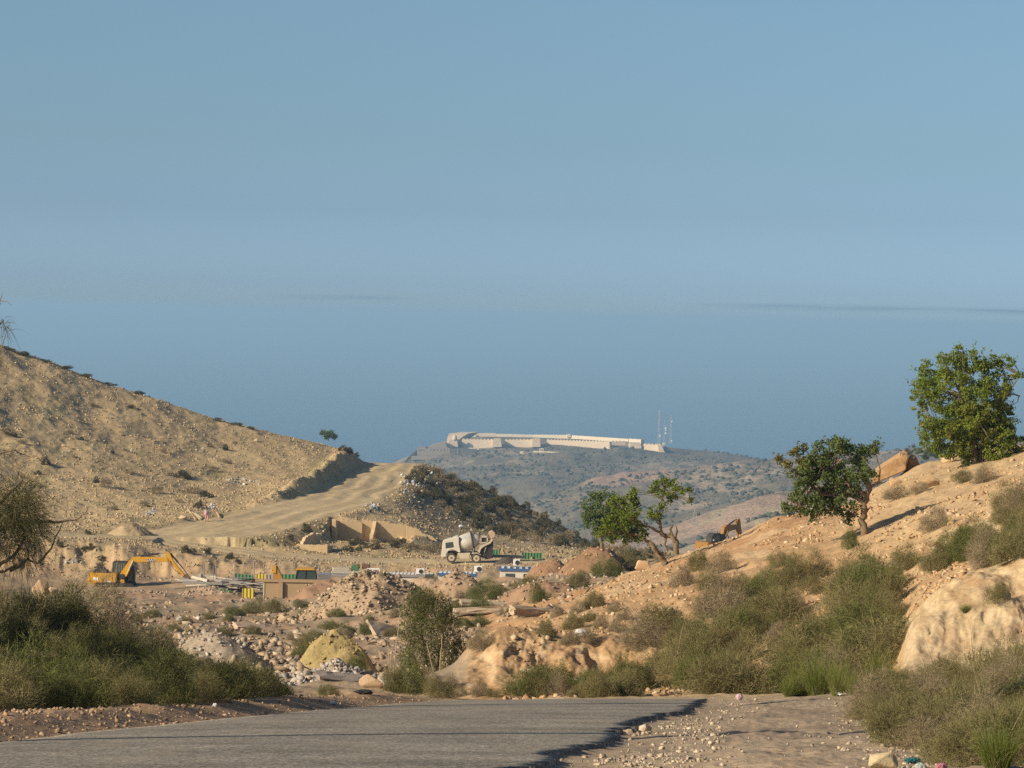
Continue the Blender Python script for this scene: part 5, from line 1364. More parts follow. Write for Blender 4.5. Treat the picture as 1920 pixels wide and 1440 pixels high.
heap(641, 101, 1274, 190, 78, (0.43, 0.335, 0.155), "yellow sand heap behind the road crest", 9, rough=0.34, depth=0.7, pw=1.9, stones=(160, 0.12, "sand_lumps", [(0.43, 0.335, 0.15), (0.38, 0.29, 0.13)]))
heap(640, 90, 1310, 190, 56, (0.36, 0.32, 0.27), "grey heap of broken concrete and plaster behind the road crest", 10, rough=0.3, depth=0.7, stones=(900, 0.22, "plaster_debris", GREY))
heap(420, 108, 1265, 200, 66, (0.40, 0.33, 0.25), "stony heap half hidden behind the left thicket", 11, rough=0.25, stones=(300, 0.2, "heap_debris", GREY))
heap(250, 352, 1002, 90, 22, (0.42, 0.32, 0.19), "earth bank beside the track fork below the left hill", 13, rough=0.3)
# ------------------------------------------------------------------ built things: helpers
def part(name, shapes, mat, parent=None, smooth=False, label=None, bevel=0.0):
    """one mesh from a list of (vertices, faces)"""
    bm = bmesh.new()
    for V, Fc in shapes:
        vs = [bm.verts.new(tuple(v)) for v in V]
        for f in Fc:
            try: bm.faces.new([vs[i] for i in f])
            except ValueError: pass
    bmesh.ops.recalc_face_normals(bm, faces=bm.faces[:])
    if bevel:
        ed = [e for e in bm.edges if len(e.link_faces) == 2 and e.calc_face_angle(0) > 0.6]
        bmesh.ops.bevel(bm, geom=ed, offset=bevel, segments=2, affect='EDGES', clamp_overlap=True)
    me = bpy.data.meshes.new(name); bm.to_mesh(me); bm.free()
    if smooth: me.polygons.foreach_set("use_smooth", np.ones(len(me.polygons), bool))
    o = link(name, me, mat, parent)
    if label: o["label"] = label
    return o

def box(x0, x1, y0, y1, z0, z1):
    V = [(x0, y0, z0), (x1, y0, z0), (x1, y1, z0), (x0, y1, z0), (x0, y0, z1), (x1, y0, z1), (x1, y1, z1), (x0, y1, z1)]
    return V, [(3, 2, 1, 0), (4, 5, 6, 7), (0, 1, 5, 4), (1, 2, 6, 5), (2, 3, 7, 6), (3, 0, 4, 7)]

def prism(prof, y0, y1):
    """outline in x, z pushed through depth y0..y1"""
    n = len(prof)
    V = [(x, y0, z) for x, z in prof] + [(x, y1, z) for x, z in prof]
    return V, [tuple(range(n)), tuple(range(2 * n - 1, n - 1, -1))] + [(i, i + n, (i + 1) % n + n, (i + 1) % n) for i in range(n)]

def rod(a, b, r, n=10, r2=None):
    a, b = np.array(a, float), np.array(b, float); d = b - a; d /= np.linalg.norm(d)
    ref = np.array([0, 1.0, 0]) if abs(d[1]) < 0.9 else np.array([1.0, 0, 0])
    u = np.cross(d, ref); u /= np.linalg.norm(u); w = np.cross(d, u)
    an = np.linspace(0, 2 * np.pi, n, endpoint=False); r2 = r if r2 is None else r2
    V = [a + r * (u * math.cos(t) + w * math.sin(t)) for t in an] + [b + r2 * (u * math.cos(t) + w * math.sin(t)) for t in an]
    return V, [tuple(range(n - 1, -1, -1)), tuple(range(n, 2 * n))] + [(i, (i + 1) % n, (i + 1) % n + n, i + n) for i in range(n)]

def lathe(axis0, axis1, prof, n=28):
    """turned body: prof = (t along axis, radius)"""
    a, b = np.array(axis0, float), np.array(axis1, float); d = b - a; L = np.linalg.norm(d); d = d / L
    ref = np.array([0, 1.0, 0]) if abs(d[1]) < 0.9 else np.array([1.0, 0, 0])
    u = np.cross(d, ref); u /= np.linalg.norm(u); w = np.cross(d, u)
    an = np.linspace(0, 2 * np.pi, n, endpoint=False)
    V, Fc = [], []
    for t, r in prof:
        V += [a + d * L * t + r * (u * math.cos(q) + w * math.sin(q)) for q in an]
    for k in range(len(prof) - 1):
        Fc += [(k * n + i, k * n + (i + 1) % n, (k + 1) * n + (i + 1) % n, (k + 1) * n + i) for i in range(n)]
    Fc += [tuple(range(n - 1, -1, -1)), tuple(range((len(prof) - 1) * n, len(prof) * n))]
    return V, Fc

M_YEL = plain_mat("yellow_paint", (0.62, 0.33, 0.02), 0.45, 0, (0.42, 0.24, 0.06), 1.2, 0.6)
M_OCHRE = plain_mat("dusty_ochre_paint", (0.46, 0.23, 0.03), 0.6, 0, (0.27, 0.16, 0.07), 1.5, 0.7)
M_BLACK = plain_mat("dark_steel", (0.028, 0.026, 0.025), 0.6, 0, (0.10, 0.08, 0.06), 2, 0.5)
M_RUBBER = plain_mat("rubber", (0.05, 0.045, 0.04), 0.85, 0, (0.20, 0.16, 0.11), 3, 0.8, 0.2)
M_CHROME = plain_mat("bare_steel", (0.62, 0.61, 0.60), 0.3, 0.8, (0.4, 0.38, 0.36), 4, 0.4)
M_GREY = plain_mat("grey_steel", (0.30, 0.29, 0.28), 0.6, 0.2, (0.2, 0.17, 0.14), 3, 0.6)
M_WHITE = plain_mat("dusty_white_paint", (0.66, 0.63, 0.56), 0.55, 0, (0.50, 0.42, 0.31), 1.0, 0.65)
M_BEIGE = plain_mat("dusty_beige_paint", (0.56, 0.50, 0.39), 0.6, 0, (0.42, 0.34, 0.24), 1.4, 0.7)
M_DRUM = plain_mat("mortar_caked_drum", (0.55, 0.52, 0.45), 0.65, 0, (0.36, 0.33, 0.28), 1.1, 0.8)
M_BRIGHTW = plain_mat("white_enamel", (0.78, 0.78, 0.76), 0.5, 0, (0.6, 0.57, 0.5), 2, 0.4)
M_GRN = plain_mat("green_sheet_paint", (0.045, 0.18, 0.075), 0.6, 0, (0.14, 0.17, 0.10), 1.6, 0.7)
M_YSHEET = plain_mat("yellow_sheet_paint", (0.52, 0.43, 0.035), 0.6, 0, (0.38, 0.31, 0.12), 1.6, 0.7)
M_BLUE = plain_mat("blue_sheet_paint", (0.05, 0.115, 0.26), 0.5, 0, (0.1, 0.14, 0.22), 0.8, 0.5)
M_RUST = plain_mat("rust", (0.20, 0.10, 0.055), 0.85, 0, (0.10, 0.05, 0.03), 3, 0.8)
M_ADOBE = plain_mat("adobe_plaster", (0.62, 0.47, 0.285), 0.92, 0, (0.47, 0.34, 0.195), 0.9, 0.9, 0.1)
M_BLOCK = plain_mat("site_wall_render", (0.40, 0.29, 0.175), 0.92, 0, (0.33, 0.235, 0.14), 1.2, 0.8, 0.1)
M_TIMBER = plain_mat("weathered_timber", (0.46, 0.35, 0.21), 0.85, 0, (0.30, 0.22, 0.13), 5, 0.7)
m, n, l, b = new_mat("cab_glass"); M_GLASS = m
b.inputs["Base Color"].default_value = (0.05, 0.075, 0.075, 1); b.inputs["Roughness"].default_value = 0.12; b.inputs["Specular IOR Level"].default_value = 0.7

class Px:
    """local metres (x, z) of a machine from photograph pixels, about its foot"""
    def __init__(s, px, py, Y): s.px, s.py, s.k = px, py, mpp(Y)
    def __call__(s, a, b): return ((a - s.px) * s.k, (s.py - b) * s.k)
    def l(s, pts): return [s(*p) for p in pts]
def zoomed(x0, y0, sc_): return lambda X, Y: (x0 + X / sc_, y0 + Y / sc_)

def text_mesh(name, txt, size_, loc, mat, parent, rx=90, ry=0.0):
    cu = bpy.data.curves.new(name, 'FONT'); cu.body = txt; cu.size = size_; cu.extrude = 0.008; cu.align_x = 'CENTER'; cu.align_y = 'CENTER'
    to = bpy.data.objects.new(name, cu); COL.objects.link(to)
    me = bpy.data.meshes.new_from_object(to.evaluated_get(bpy.context.evaluated_depsgraph_get()))
    bpy.data.objects.remove(to); bpy.data.curves.remove(cu)
    me.name = name; me.materials.clear()
    o = link(name, me, mat, parent); o.location = loc; o.rotation_euler = (math.radians(rx), ry, 0)
    return o

def undercarriage(t, x0, x1, yc, gauge, h, w):
    for sgn, nm in ((-1, "track"), (1, "track")):
        y = yc + sgn * gauge / 2
        r = h / 2; pr = []
        for a in np.linspace(-math.pi / 2, math.pi / 2, 9): pr.append((x1 - r + r * math.cos(a), r + r * math.sin(a)))
        for a in np.linspace(math.pi / 2, 3 * math.pi / 2, 9): pr.append((x0 + r + r * math.cos(a), r + r * math.sin(a)))
        tr = part(nm, [prism(pr, y - w / 2, y + w / 2)], M_BLACK, t)
        sh = []
        for i in range(22):
            f = x0 + r + (x1 - x0 - 2 * r) * i / 21
            sh += [box(f - .04, f + .04, y - w / 2 - .02, y + w / 2 + .02, -.02, .03), box(f - .04, f + .04, y - w / 2 - .02, y + w / 2 + .02, h - .03, h + .025)]
        for i in range(5):
            f = x0 + r + (x1 - x0 - 2 * r) * i / 4
            sh.append(rod((f, y - w / 2 - .04, r * .75), (f, y + w / 2 + .04, r * .75), r * .55, 10))
        part("track_shoe", sh, M_BLACK, tr)

# ------------------------------------------------------------------ yellow excavator on the site
def excavator_near():
    Y = 309.0; z1 = zoomed(150, 1015, 8.727); fx, fy = 212, 1105
    q = Px(fx, fy, Y); W = lambda X, Yy: q(*z1(X, Yy))
    x = (fx - 960) / F * Y
    g = at(fx, fy, Y)
    t = thing("excavator", "yellow tracked excavator with its arm bent down over the scrap pile", "excavator", (g.x, Y, g.z))
    x0, _ = W(285, 0); x1, _ = W(905, 0)
    undercarriage(t, x0, x1, 0.1, 2.3, 0.78, 0.55)
    part("slew_ring", [rod((W(520, 0)[0], .1, .55), (W(520, 0)[0], .1, 1.0), .75, 18)], M_BLACK, t)
    body = part("body", [prism([W(150, 680), W(155, 540), W(185, 500), W(600, 512), W(620, 530), W(620, 660), W(290, 668), W(270, 690)], -1.2, 1.25)], M_YEL, t, bevel=.05)
    part("chassis", [box(W(285, 0)[0], W(760, 0)[0], -1.0, 1.1, W(0, 712)[1], W(0, 664)[1])], M_BLACK, t)
    part("engine_hatch", [prism([W(220, 498), W(235, 468), W(440, 468), W(452, 500)], -.9, .9)], M_BLACK, body)
    a, c = W(240, 575), W(320, 628)
    part("notice_plate", [box(a[0], c[0], -1.222, -1.203, c[1], a[1])], M_BRIGHTW, body)
    a, c = W(425, 632), W(530, 656)
    part("name_plate", [box(a[0], c[0], -1.222, -1.203, c[1], a[1])], M_BRIGHTW, body)
    a, c = W(395, 640), W(425, 660)
    part("stripe", [box(a[0], c[0], -1.218, -1.203, c[1], a[1])], M_BLACK, body)
    a, c = W(248, 670), W(283, 698)
    part("step", [box(a[0], c[0], -1.15, -.7, c[1], a[1])], M_YEL, t)
    # cab, on the far side of the boom
    prof = [W(515, 520), W(522, 340), W(545, 325), W(800, 330), W(862, 420), W(885, 520), W(882, 690), W(640, 690), W(640, 520)]
    cab = part("cab", [prism(prof, .15, 1.2)], M_BLACK, t, bevel=.04)
    part("window", [prism([W(540, 500), W(548, 352), W(735, 352), W(735, 500)], .135, .16)], M_GLASS, cab)
    part("window", [prism([W(770, 500), W(765, 380), W(800, 370), W(848, 440), W(858, 520), W(855, 640), W(775, 640)], .135, .16)], M_GLASS, cab)
    bars = []
    for X in range(560, 730, 28): bars.append(box(W(X, 0)[0] - .02, W(X, 0)[0] + .02, .10, .13, W(0, 500)[1], W(0, 352)[1]))
    part("guard_bar", bars, M_GREY, cab)
    part("beacon", [lathe((W(572, 0)[0], .6, W(0, 325)[1]), (W(572, 0)[0], .6, W(0, 298)[1]), [(0, .09), (.7, .09), (1, .04)], 12)], M_OCHRE, cab)
    part("boom_foot", [prism([W(620, 690), W(625, 560), W(690, 520), W(760, 540), W(745, 690)], -.55, .1)], M_BLACK, t)
    part("step_box", [prism([W(670, 620), W(690, 605), W(740, 610), W(745, 660), W(690, 665)], -1.0, -.56)], M_YEL, t)
    # boom and stick
    boom = part("boom", [prism([W(655, 530), W(720, 430), W(800, 310), W(855, 255), W(920, 238), W(1420, 240), W(1440, 260), W(1440, 312), W(1100, 322), W(930, 330), W(880, 345), W(800, 470), W(745, 545)], -.42, .10)], M_YEL, t, bevel=.03)
    a, c = W(1092, 270), W(1225, 312)
    part("sign_panel", [box(a[0], c[0], -.436, -.421, c[1], a[1])], M_BLACK, boom)
    ctr = W(1165, 291)
    text_mesh("letters", "SANY", .40, (ctr[0], -.442, ctr[1]), M_BRIGHTW, boom)
    part("red_mark", [prism([W(1068, 272), W(1090, 270), W(1100, 298)], -.438, -.424)], plain_mat("red_paint", (0.5, 0.05, 0.04), .5), boom)
    part("boom_cylinder", [rod((*W(760, 560)[:1], -.50, W(0, 560)[1]), (W(815, 0)[0], -.50, W(0, 440)[1]), .11, 12)], M_YEL, t)
    part("cylinder_rod", [rod((W(795, 0)[0], -.50, W(0, 470)[1]), (W(872, 0)[0], -.50, W(0, 300)[1]), .085, 12)], M_CHROME, t)
    part("stick_cylinder", [rod((W(990, 0)[0], -.16, W(0, 225)[1]), (W(1290, 0)[0], -.16, W(0, 178)[1]), .10, 12)], M_BLACK, boom)
    part("cylinder_rod", [rod((W(1285, 0)[0], -.16, W(0, 178)[1]), (W(1430, 0)[0], -.16, W(0, 165)[1]), .055, 10)], M_CHROME, boom)
    stick = part("stick", [prism([W(1395, 150), W(1445, 140), W(1475, 175), W(1530, 300), W(1640, 430), W(1720, 520), W(1690, 545), W(1610, 470), W(1520, 370), W(1450, 290), W(1420, 240)], -.36, .04)], M_YEL, t, bevel=.03)
    part("bucket_cylinder", [rod((W(1475, 0)[0], -.16, W(0, 175)[1]), (W(1600, 0)[0], -.16, W(0, 320)[1]), .10, 12), rod((W(1600, 0)[0], -.16, W(0, 320)[1]), (W(1690, 0)[0], -.16, W(0, 420)[1]), .06, 10)], M_BLACK, stick)
    part("linkage", [prism([W(1680, 525), W(1760, 500), W(1815, 590), W(1790, 640), W(1750, 600), W(1760, 560), W(1710, 560)], -.30, -.02), rod((W(1690, 0)[0], -.16, W(0, 420)[1]), (W(1790, 0)[0], -.16, W(0, 560)[1]), .05, 8)], M_RUST, stick)
    part("bucket", [prism([W(1695, 560), W(1790, 570), W(1800, 640), W(1770, 720), W(1740, 775), W(1690, 770), W(1700, 690)], -.5, .18)], M_GREY, t, bevel=.03)
    part("hose", [rod((W(1470, 0)[0], -.40, W(0, 290)[1]), (W(1530, 0)[0], -.42, W(0, 420)[1]), .03, 6), rod((W(1530, 0)[0], -.42, W(0, 420)[1]), (W(1650, 0)[0], -.40, W(0, 510)[1]), .03, 6)], M_BLACK, stick)
excavator_near()

M_OCHRE_SHADE = plain_mat("shade_browned_ochre_paint", (0.34, 0.165, 0.025), 0.7, 0, (0.17, 0.10, 0.05), 1.2, 0.8)  # ochre browned to carry the shade on the far excavator's near side
def excavator_far():
    Y = 478.0; z8 = zoomed(1270, 960, 14.77); fx, fy = 1316, 1046
    q = Px(fx, fy, Y); W = lambda X, Yy: q(*z8(X, Yy))
    g = at(fx + 22, fy - 2, Y)
    M_OCHRE = M_OCHRE_SHADE
    t = thing("excavator", "dusty ochre excavator, its paint browned for shade, standing behind the right bank, its arm arched above the stones", "excavator", (g.x, Y, g.z))
    undercarriage(t, W(180, 0)[0], W(900, 0)[0], 0, 2.6, 0.95, 0.6)
    part("slew_ring", [rod((W(560, 0)[0], 0, .9), (W(560, 0)[0], 0, 1.3), .8, 16)], M_BLACK, t)
    body = part("body", [box(W(235, 0)[0], W(900, 0)[0], -1.4, 1.4, W(0, 1075)[1], W(0, 832)[1])], M_OCHRE, t, bevel=.06)
    a, c = W(250, 850), W(350, 905)
    part("lamp_panel", [box(a[0], c[0], -1.43, -1.403, c[1], a[1])], plain_mat("orange_panel", (0.75, 0.32, 0.03), .5), body)
    cab = part("cab", [prism([W(375, 832), W(385, 690), W(450, 610), W(690, 606), W(700, 832)], -1.35, -.1)], M_BLACK, t, bevel=.04)
    part("window", [prism([W(490, 795), W(490, 650), W(655, 650), W(655, 795)], -1.375, -1.352)], M_GLASS, cab)
    part("window", [prism([W(395, 795), W(400, 700), W(455, 640), W(470, 640), W(470, 795)], -1.375, -1.352)], M_GLASS, cab)
    part("mirror", [box(W(405, 0)[0], W(440, 0)[0], -1.6, -1.5, W(0, 795)[1], W(0, 760)[1])], M_BRIGHTW, cab)
    part("beacon", [lathe((W(660, 0)[0], -.7, W(0, 606)[1]), (W(660, 0)[0], -.7, W(0, 555)[1]), [(0, .12), (.7, .12), (1, .05)], 10)], M_OCHRE, cab)
    part("engine_hatch", [prism([W(700, 832), W(700, 610), W(880, 640), W(915, 690), W(915, 832)], -.9, 1.3)], M_BLACK, t)
    part("boom", [prism([W(930, 850), W(950, 620), W(985, 480), W(1070, 400), W(1180, 405), W(1430, 405), W(1480, 460), W(1480, 520), W(1170, 590), W(1090, 650), W(1020, 850)], -.35, .35)], M_OCHRE, t, bevel=.03)
    part("stick_cylinder", [rod((W(1180, 0)[0], 0, W(0, 405)[1]), (W(1380, 0)[0], 0, W(0, 300)[1]), .13, 10), rod((W(1380, 0)[0], 0, W(0, 300)[1]), (W(1470, 0)[0], 0, W(0, 258)[1]), .07, 8)], M_BLACK, t)
    part("stick", [prism([W(1445, 290), W(1470, 250), W(1530, 250), W(1560, 300), W(1590, 480), W(1640, 720), W(1625, 800), W(1540, 800), W(1500, 640), W(1470, 500)], -.30, .30)], M_OCHRE, t, bevel=.03)
    part("bucket_cylinder", [rod((W(1555, 0)[0], 0, W(0, 300)[1]), (W(1620, 0)[0], 0, W(0, 620)[1]), .12, 10)], M_BLACK, t)
    part("bucket", [prism([W(1540, 800), W(1650, 790), W(1640, 900), W(1560, 960), W(1470, 930)], -.6, .6)], M_RUST, t)
    part("boom_cylinder", [rod((W(930, 0)[0], -.5, W(0, 900)[1]), (W(1090, 0)[0], -.5, W(0, 560)[1]), .13, 10)], M_OCHRE, t)
    part("hose", [rod((W(1130, 0)[0], 0, W(0, 630)[1]), (W(1190, 0)[0], 0, W(0, 760)[1]), .06, 6), rod((W(1190, 0)[0], 0, W(0, 760)[1]), (W(1180, 0)[0], 0, W(0, 860)[1]), .06, 6)], M_BLACK, t)
    t.rotation_euler = (0, 0, math.radians(46)); t.scale = (1.22, 1, 1)
excavator_far()

# ------------------------------------------------------------------ self-loading concrete mixer
def wheel(t, c, r, w, near=-1):
    wh = bpy.data.objects.new("wheel", None); COL.objects.link(wh); wh.parent = t; wh.location = c
    part("tyre", [lathe((0, -w / 2, 0), (0, w / 2, 0), [(0, r * .62), (0, r * .9), (.12, r), (.88, r), (1, r * .9), (1, r * .62)], 30)], M_RUBBER, wh)
    part("rim", [lathe((0, near * w * .52, 0), (0, 0, 0), [(0, r * .60), (.15, r * .56), (.3, r * .35), (1, r * .3)], 24)], M_BEIGE, wh)
    part("hub", [lathe((0, near * w * .56, 0), (0, 0, 0), [(0, r * .22), (1, r * .22)], 16)], M_RUST, wh)

def mixer():
    Y = 339.0; z4 = zoomed(810, 980, 13.71); fx, fy = 868, 1057.2
    q = Px(fx, fy, Y); W = lambda X, Yy: q(*z4(X, Yy))
    g = hit(fx, fy, 320); Y = g.y
    t = thing("concrete_mixer_truck", "dusty white self-loading concrete mixer truck parked on the dirt track", "mixer truck", (at(fx, fy, 339).x, 339, at(fx, fy, 339).z))
    ys4 = [gz(t.location.x + dx, 339 + dy) for dx in (-1.3, 1.6) for dy in (-1.0, 1.0)]
    t.location.z = max(t.location.z, max(ys4) - .05)
    k = q.k; r = 128 * k / 13.71
    for X, Yy in ((500, 915), (1140, 935)):
        for yy, near in ((-1.0, -1), (1.0, 1)):
            c = W(X, Yy); wheel(t, (c[0], yy, r), r, .48, near)
    body = part("body", [prism([W(235, 915), W(238, 830), W(262, 545), W(300, 502), W(500, 432), W(600, 390), W(650, 378), W(685, 400), W(690, 560), W(735, 785), W(690, 795), W(600, 735), W(500, 722), W(420, 760), W(375, 830), W(355, 920)], -1.05, 1.05)], M_WHITE, t, bevel=.05)
    part("window", [prism([W(338, 552), W(528, 518), W(553, 660), W(346, 692)], -1.075, -1.052)], M_GLASS, body)
    part("rear_lamp", [box(W(238, 0)[0] - .03, W(238, 0)[0] + .02, -.9, -.6, W(0, 800)[1], W(0, 760)[1])], M_RUST, body)
    part("exhaust", [rod((W(500, 0)[0], 0, W(0, 440)[1]), (W(500, 0)[0], 0, W(0, 350)[1]), .05, 8)], M_BLACK, body)
    part("chassis", [box(W(400, 0)[0], W(1480, 0)[0], -.5, .5, W(0, 860)[1], W(0, 780)[1])], M_BLACK, t)
    part("water_tank", [prism([W(640, 835), W(700, 805), W(985, 800), W(950, 960), W(700, 958), W(690, 870)], -1.0, -.45)], M_BEIGE, t, bevel=.04)
    part("drum_cradle", [prism([W(690, 800), W(740, 780), W(1000, 790), W(1080, 660), W(1110, 830), W(1000, 850), W(700, 850)], -.4, .5)], M_BLACK, t)
    a0, a1 = W(690, 585), W(1235, 445)
    u = k / 13.71
    drum = part("drum", [lathe((a0[0], 0, a0[1]), (a1[0], 0, a1[1]), [(-.04, 90 * u), (0, 172 * u), (.06, 192 * u), (.3, 222 * u), (.56, 226 * u), (.60, 216 * u), (.66, 190 * u), (.85, 132 * u), (1.0, 96 * u)], 40)], M_DRUM, t, True)
    L = Vector((a1[0] - a0[0], 0, a1[1] - a0[1]))
    part("ring", [lathe(Vector((a0[0], 0, a0[1])) + L * .60, Vector((a0[0], 0, a0[1])) + L * .66, [(0, 226 * u), (.3, 236 * u), (.7, 236 * u), (1, 214 * u)], 40)], M_BLACK, drum)
    part("sign_strip", [lathe(Vector((a0[0], 0, a0[1])) + L * .07, Vector((a0[0], 0, a0[1])) + L * .52, [(0, 196 * u), (.5, 223 * u), (1, 229 * u)], 40)], plain_mat("grey_band", (0.34, 0.36, 0.36), .6, 0, (0.45, 0.43, 0.38), 2, .6), drum)
    # keep only a narrow strip of the band, high on the drum's side
    st = [o for o in drum.children if o.name.startswith("sign_strip")][0]
    bm = bmesh.new(); bm.from_mesh(st.data)
    ax = Vector((a1[0] - a0[0], 0, a1[1] - a0[1])).normalized(); O = Vector((a0[0], 0, a0[1]))
    kill = []
    for f in bm.faces:
        c = f.calc_center_median() - O; c = c - ax * c.dot(ax)
        an = math.degrees(math.atan2(c.z, -c.y))
        if len(f.verts) > 4 or not (22 < an < 52): kill.append(f)
    bmesh.ops.delete(bm, geom=kill, context='FACES'); bm.to_mesh(st.data); bm.free()
    part("mouth_frame", [box(W(1235, 0)[0], W(1260, 0)[0], -.55, -.45, W(0, 540)[1], W(0, 360)[1]), box(W(1240, 0)[0], W(1420, 0)[0], -.55, -.45, W(0, 400)[1], W(0, 372)[1]), box(W(1200, 0)[0], W(1420, 0)[0], -.55, -.45, W(0, 550)[1], W(0, 522)[1]), box(W(1395, 0)[0], W(1420, 0)[0], -.55, -.45, W(0, 540)[1], W(0, 372)[1]), box(W(1240, 0)[0], W(1420, 0)[0], .45, .55, W(0, 550)[1], W(0, 372)[1])], M_BEIGE, t)
    part("feed_hopper", [prism([W(1245, 515), W(1250, 405), W(1390, 405), W(1390, 515)], -.40, .40)], M_BLACK, t)
    part("loading_arm", [prism([W(1170, 765), W(1215, 660), W(1290, 585), W(1400, 545), W(1470, 500), W(1530, 400), W(1560, 400), W(1545, 470), W(1500, 540), W(1400, 590), W(1310, 640), W(1250, 700), W(1220, 800)], -.85, -.62), prism([W(1290, 640), W(1290, 585), W(1400, 545), W(1470, 500), W(1530, 400), W(1560, 400), W(1545, 470), W(1500, 540), W(1400, 590)], .62, .85)], M_BEIGE, t)
    part("bucket", [prism([W(1430, 300), W(1470, 250), W(1540, 225), W(1600, 260), W(1618, 330), W(1590, 385), W(1540, 420), W(1500, 420), W(1470, 360)], -.95, .95)], plain_mat("scoured_bucket", (0.52, 0.37, 0.26), .7, 0, (0.35, 0.24, 0.17), 2, .6), t, bevel=.04)
    part("shaded_loader", [prism([W(1225, 800), W(1260, 690), W(1400, 590), W(1550, 500), W(1560, 480), W(1565, 620), W(1550, 930), W(1400, 960), W(1250, 900)], -.6, .9)], M_BLACK, t)  # engine and loader, with their shade put into the black
    part("fender", [prism([W(1010, 820), W(1060, 790), W(1160, 785), W(1250, 830), W(1255, 850), W(1160, 805), W(1060, 815)], -1.15, -.75)], M_BEIGE, t)
    part("brace", [rod((W(1005, 0)[0], -.6, W(0, 900)[1]), (W(1080, 0)[0], -.6, W(0, 690)[1]), .06, 8), rod((W(1130, 0)[0], -.6, W(0, 700)[1]), (W(1250, 0)[0], -.6, W(0, 620)[1]), .05, 8), rod((W(1340, 0)[0], -.7, W(0, 780)[1]), (W(1390, 0)[0], -.7, W(0, 640)[1]), .05, 8), rod((W(1310, 0)[0], -.7, W(0, 850)[1]), (W(1380, 0)[0], -.7, W(0, 960)[1]), .04, 8)], M_GREY, t)
mixer()

# ------------------------------------------------------------------ backhoe loader behind the site wall
def backhoe():
    Y = 292.0; z2 = zoomed(350, 1040, 6.857); fx, fy = 570, 1118
    q = Px(fx, fy, Y); W = lambda X, Yy: q(*z2(X, Yy)); g = at(fx, fy, Y)
    gg = gz(g.x, Y); 
    t = thing("backhoe_loader", "yellow roofed backhoe loader behind the brown site wall, only cab and raised arm showing", "backhoe loader", (g.x, Y, g.z))
    r = .62
    for X in (1330, 1640):
        for yy, near in ((-.85, -1), (.85, 1)): wheel(t, (W(X, 0)[0], yy, r + (gg - g.z)), r, .4, near)
    dz = gg - g.z
    part("body", [box(W(1180, 0)[0], W(1760, 0)[0], -.75, .75, dz + .55, W(0, 325)[1])], M_YEL, t, bevel=.05)
    cab = part("cab", [prism([W(1400, 325), W(1425, 195), W(1640, 195), W(1665, 325)], -.85, .85)], M_GLASS, t)
    pil = []
    for a in ((1400, 1425), (1525, 1532), (1665, 1640)):
        for yy in (-.87, .87):
            p0, p1 = W(a[0], 325), W(a[1], 190); pil.append(rod((p0[0], yy, p0[1]), (p1[0], yy, p1[1]), .055, 6))
    part("pillar", pil, M_BLACK, cab)
    part("roof", [prism([W(1398, 190), W(1410, 170), W(1640, 166), W(1662, 188)], -1.0, 1.0)], M_YEL, cab, bevel=.03)
    part("boom", [prism([W(1105, 400), W(1108, 150), W(1150, 140), W(1180, 200), W(1240, 320), W(1250, 400)], -.28, .28)], M_OCHRE, t, bevel=.03)
    part("lit_boom_face", [box(W(1108, 0)[0] - .02, W(1108, 0)[0] + .30, -.36, .36, W(0, 240)[1], W(0, 148)[1])], M_YEL, t)  # brighter yellow plate standing for the boom's sunlit left face
backhoe()

# ------------------------------------------------------------------ walls, sheets, cabins and scrap of the site
def ragged_wall(name, px0, px1, Y0, Y1, base_py, top, thick, mat, label, cat="wall", seed=0, rag=0.06, group=None):
    """standing wall between two ends; top: list of (0..1 along, top pixel row at that place)"""
    rng = np.random.default_rng(900 + seed)
    a = Vector(((px0 - 960) / F * Y0, Y0, 0)); b = Vector(((px1 - 960) / F * Y1, Y1, 0))
    n = 26; V, Fc = [], []
    d = (b - a).normalized(); nr = Vector((-d.y, d.x, 0)) * thick / 2
    zb = min(gz(a.x, a.y), gz(b.x, b.y), at(px0, base_py, Y0).z) - 0.5
    t = np.linspace(0, 1, n)
    tp = np.interp(t, [q[0] for q in top], [q[1] for q in top])
    for i in range(n):
        p = a.lerp(b, t[i]); px = px0 + (px1 - px0) * t[i]
        zt = at(px, tp[i], p.y).z + rng.uniform(-1, 1) * rag
        zt = max(zt, zb + .2)
        for s in (-1, 1):
            V.append((p.x - a.x + nr.x * s, p.y - a.y + nr.y * s, zb)); V.append((p.x - a.x + nr.x * s, p.y - a.y + nr.y * s, zt))
    for i in range(n - 1):
        o = i * 4; e = o + 4
        Fc += [(o, e, e + 1, o + 1), (o + 2, o + 3, e + 3, e + 2), (o + 1, e + 1, e + 3, o + 3)]
    Fc += [(0, 1, 3, 2), ((n - 1) * 4, (n - 1) * 4 + 2, (n - 1) * 4 + 3, (n - 1) * 4 + 1)]
    o = part(name, [(V, Fc)], mat)
    o.location = (a.x, a.y, 0)
    return tag(o, label, cat, group)
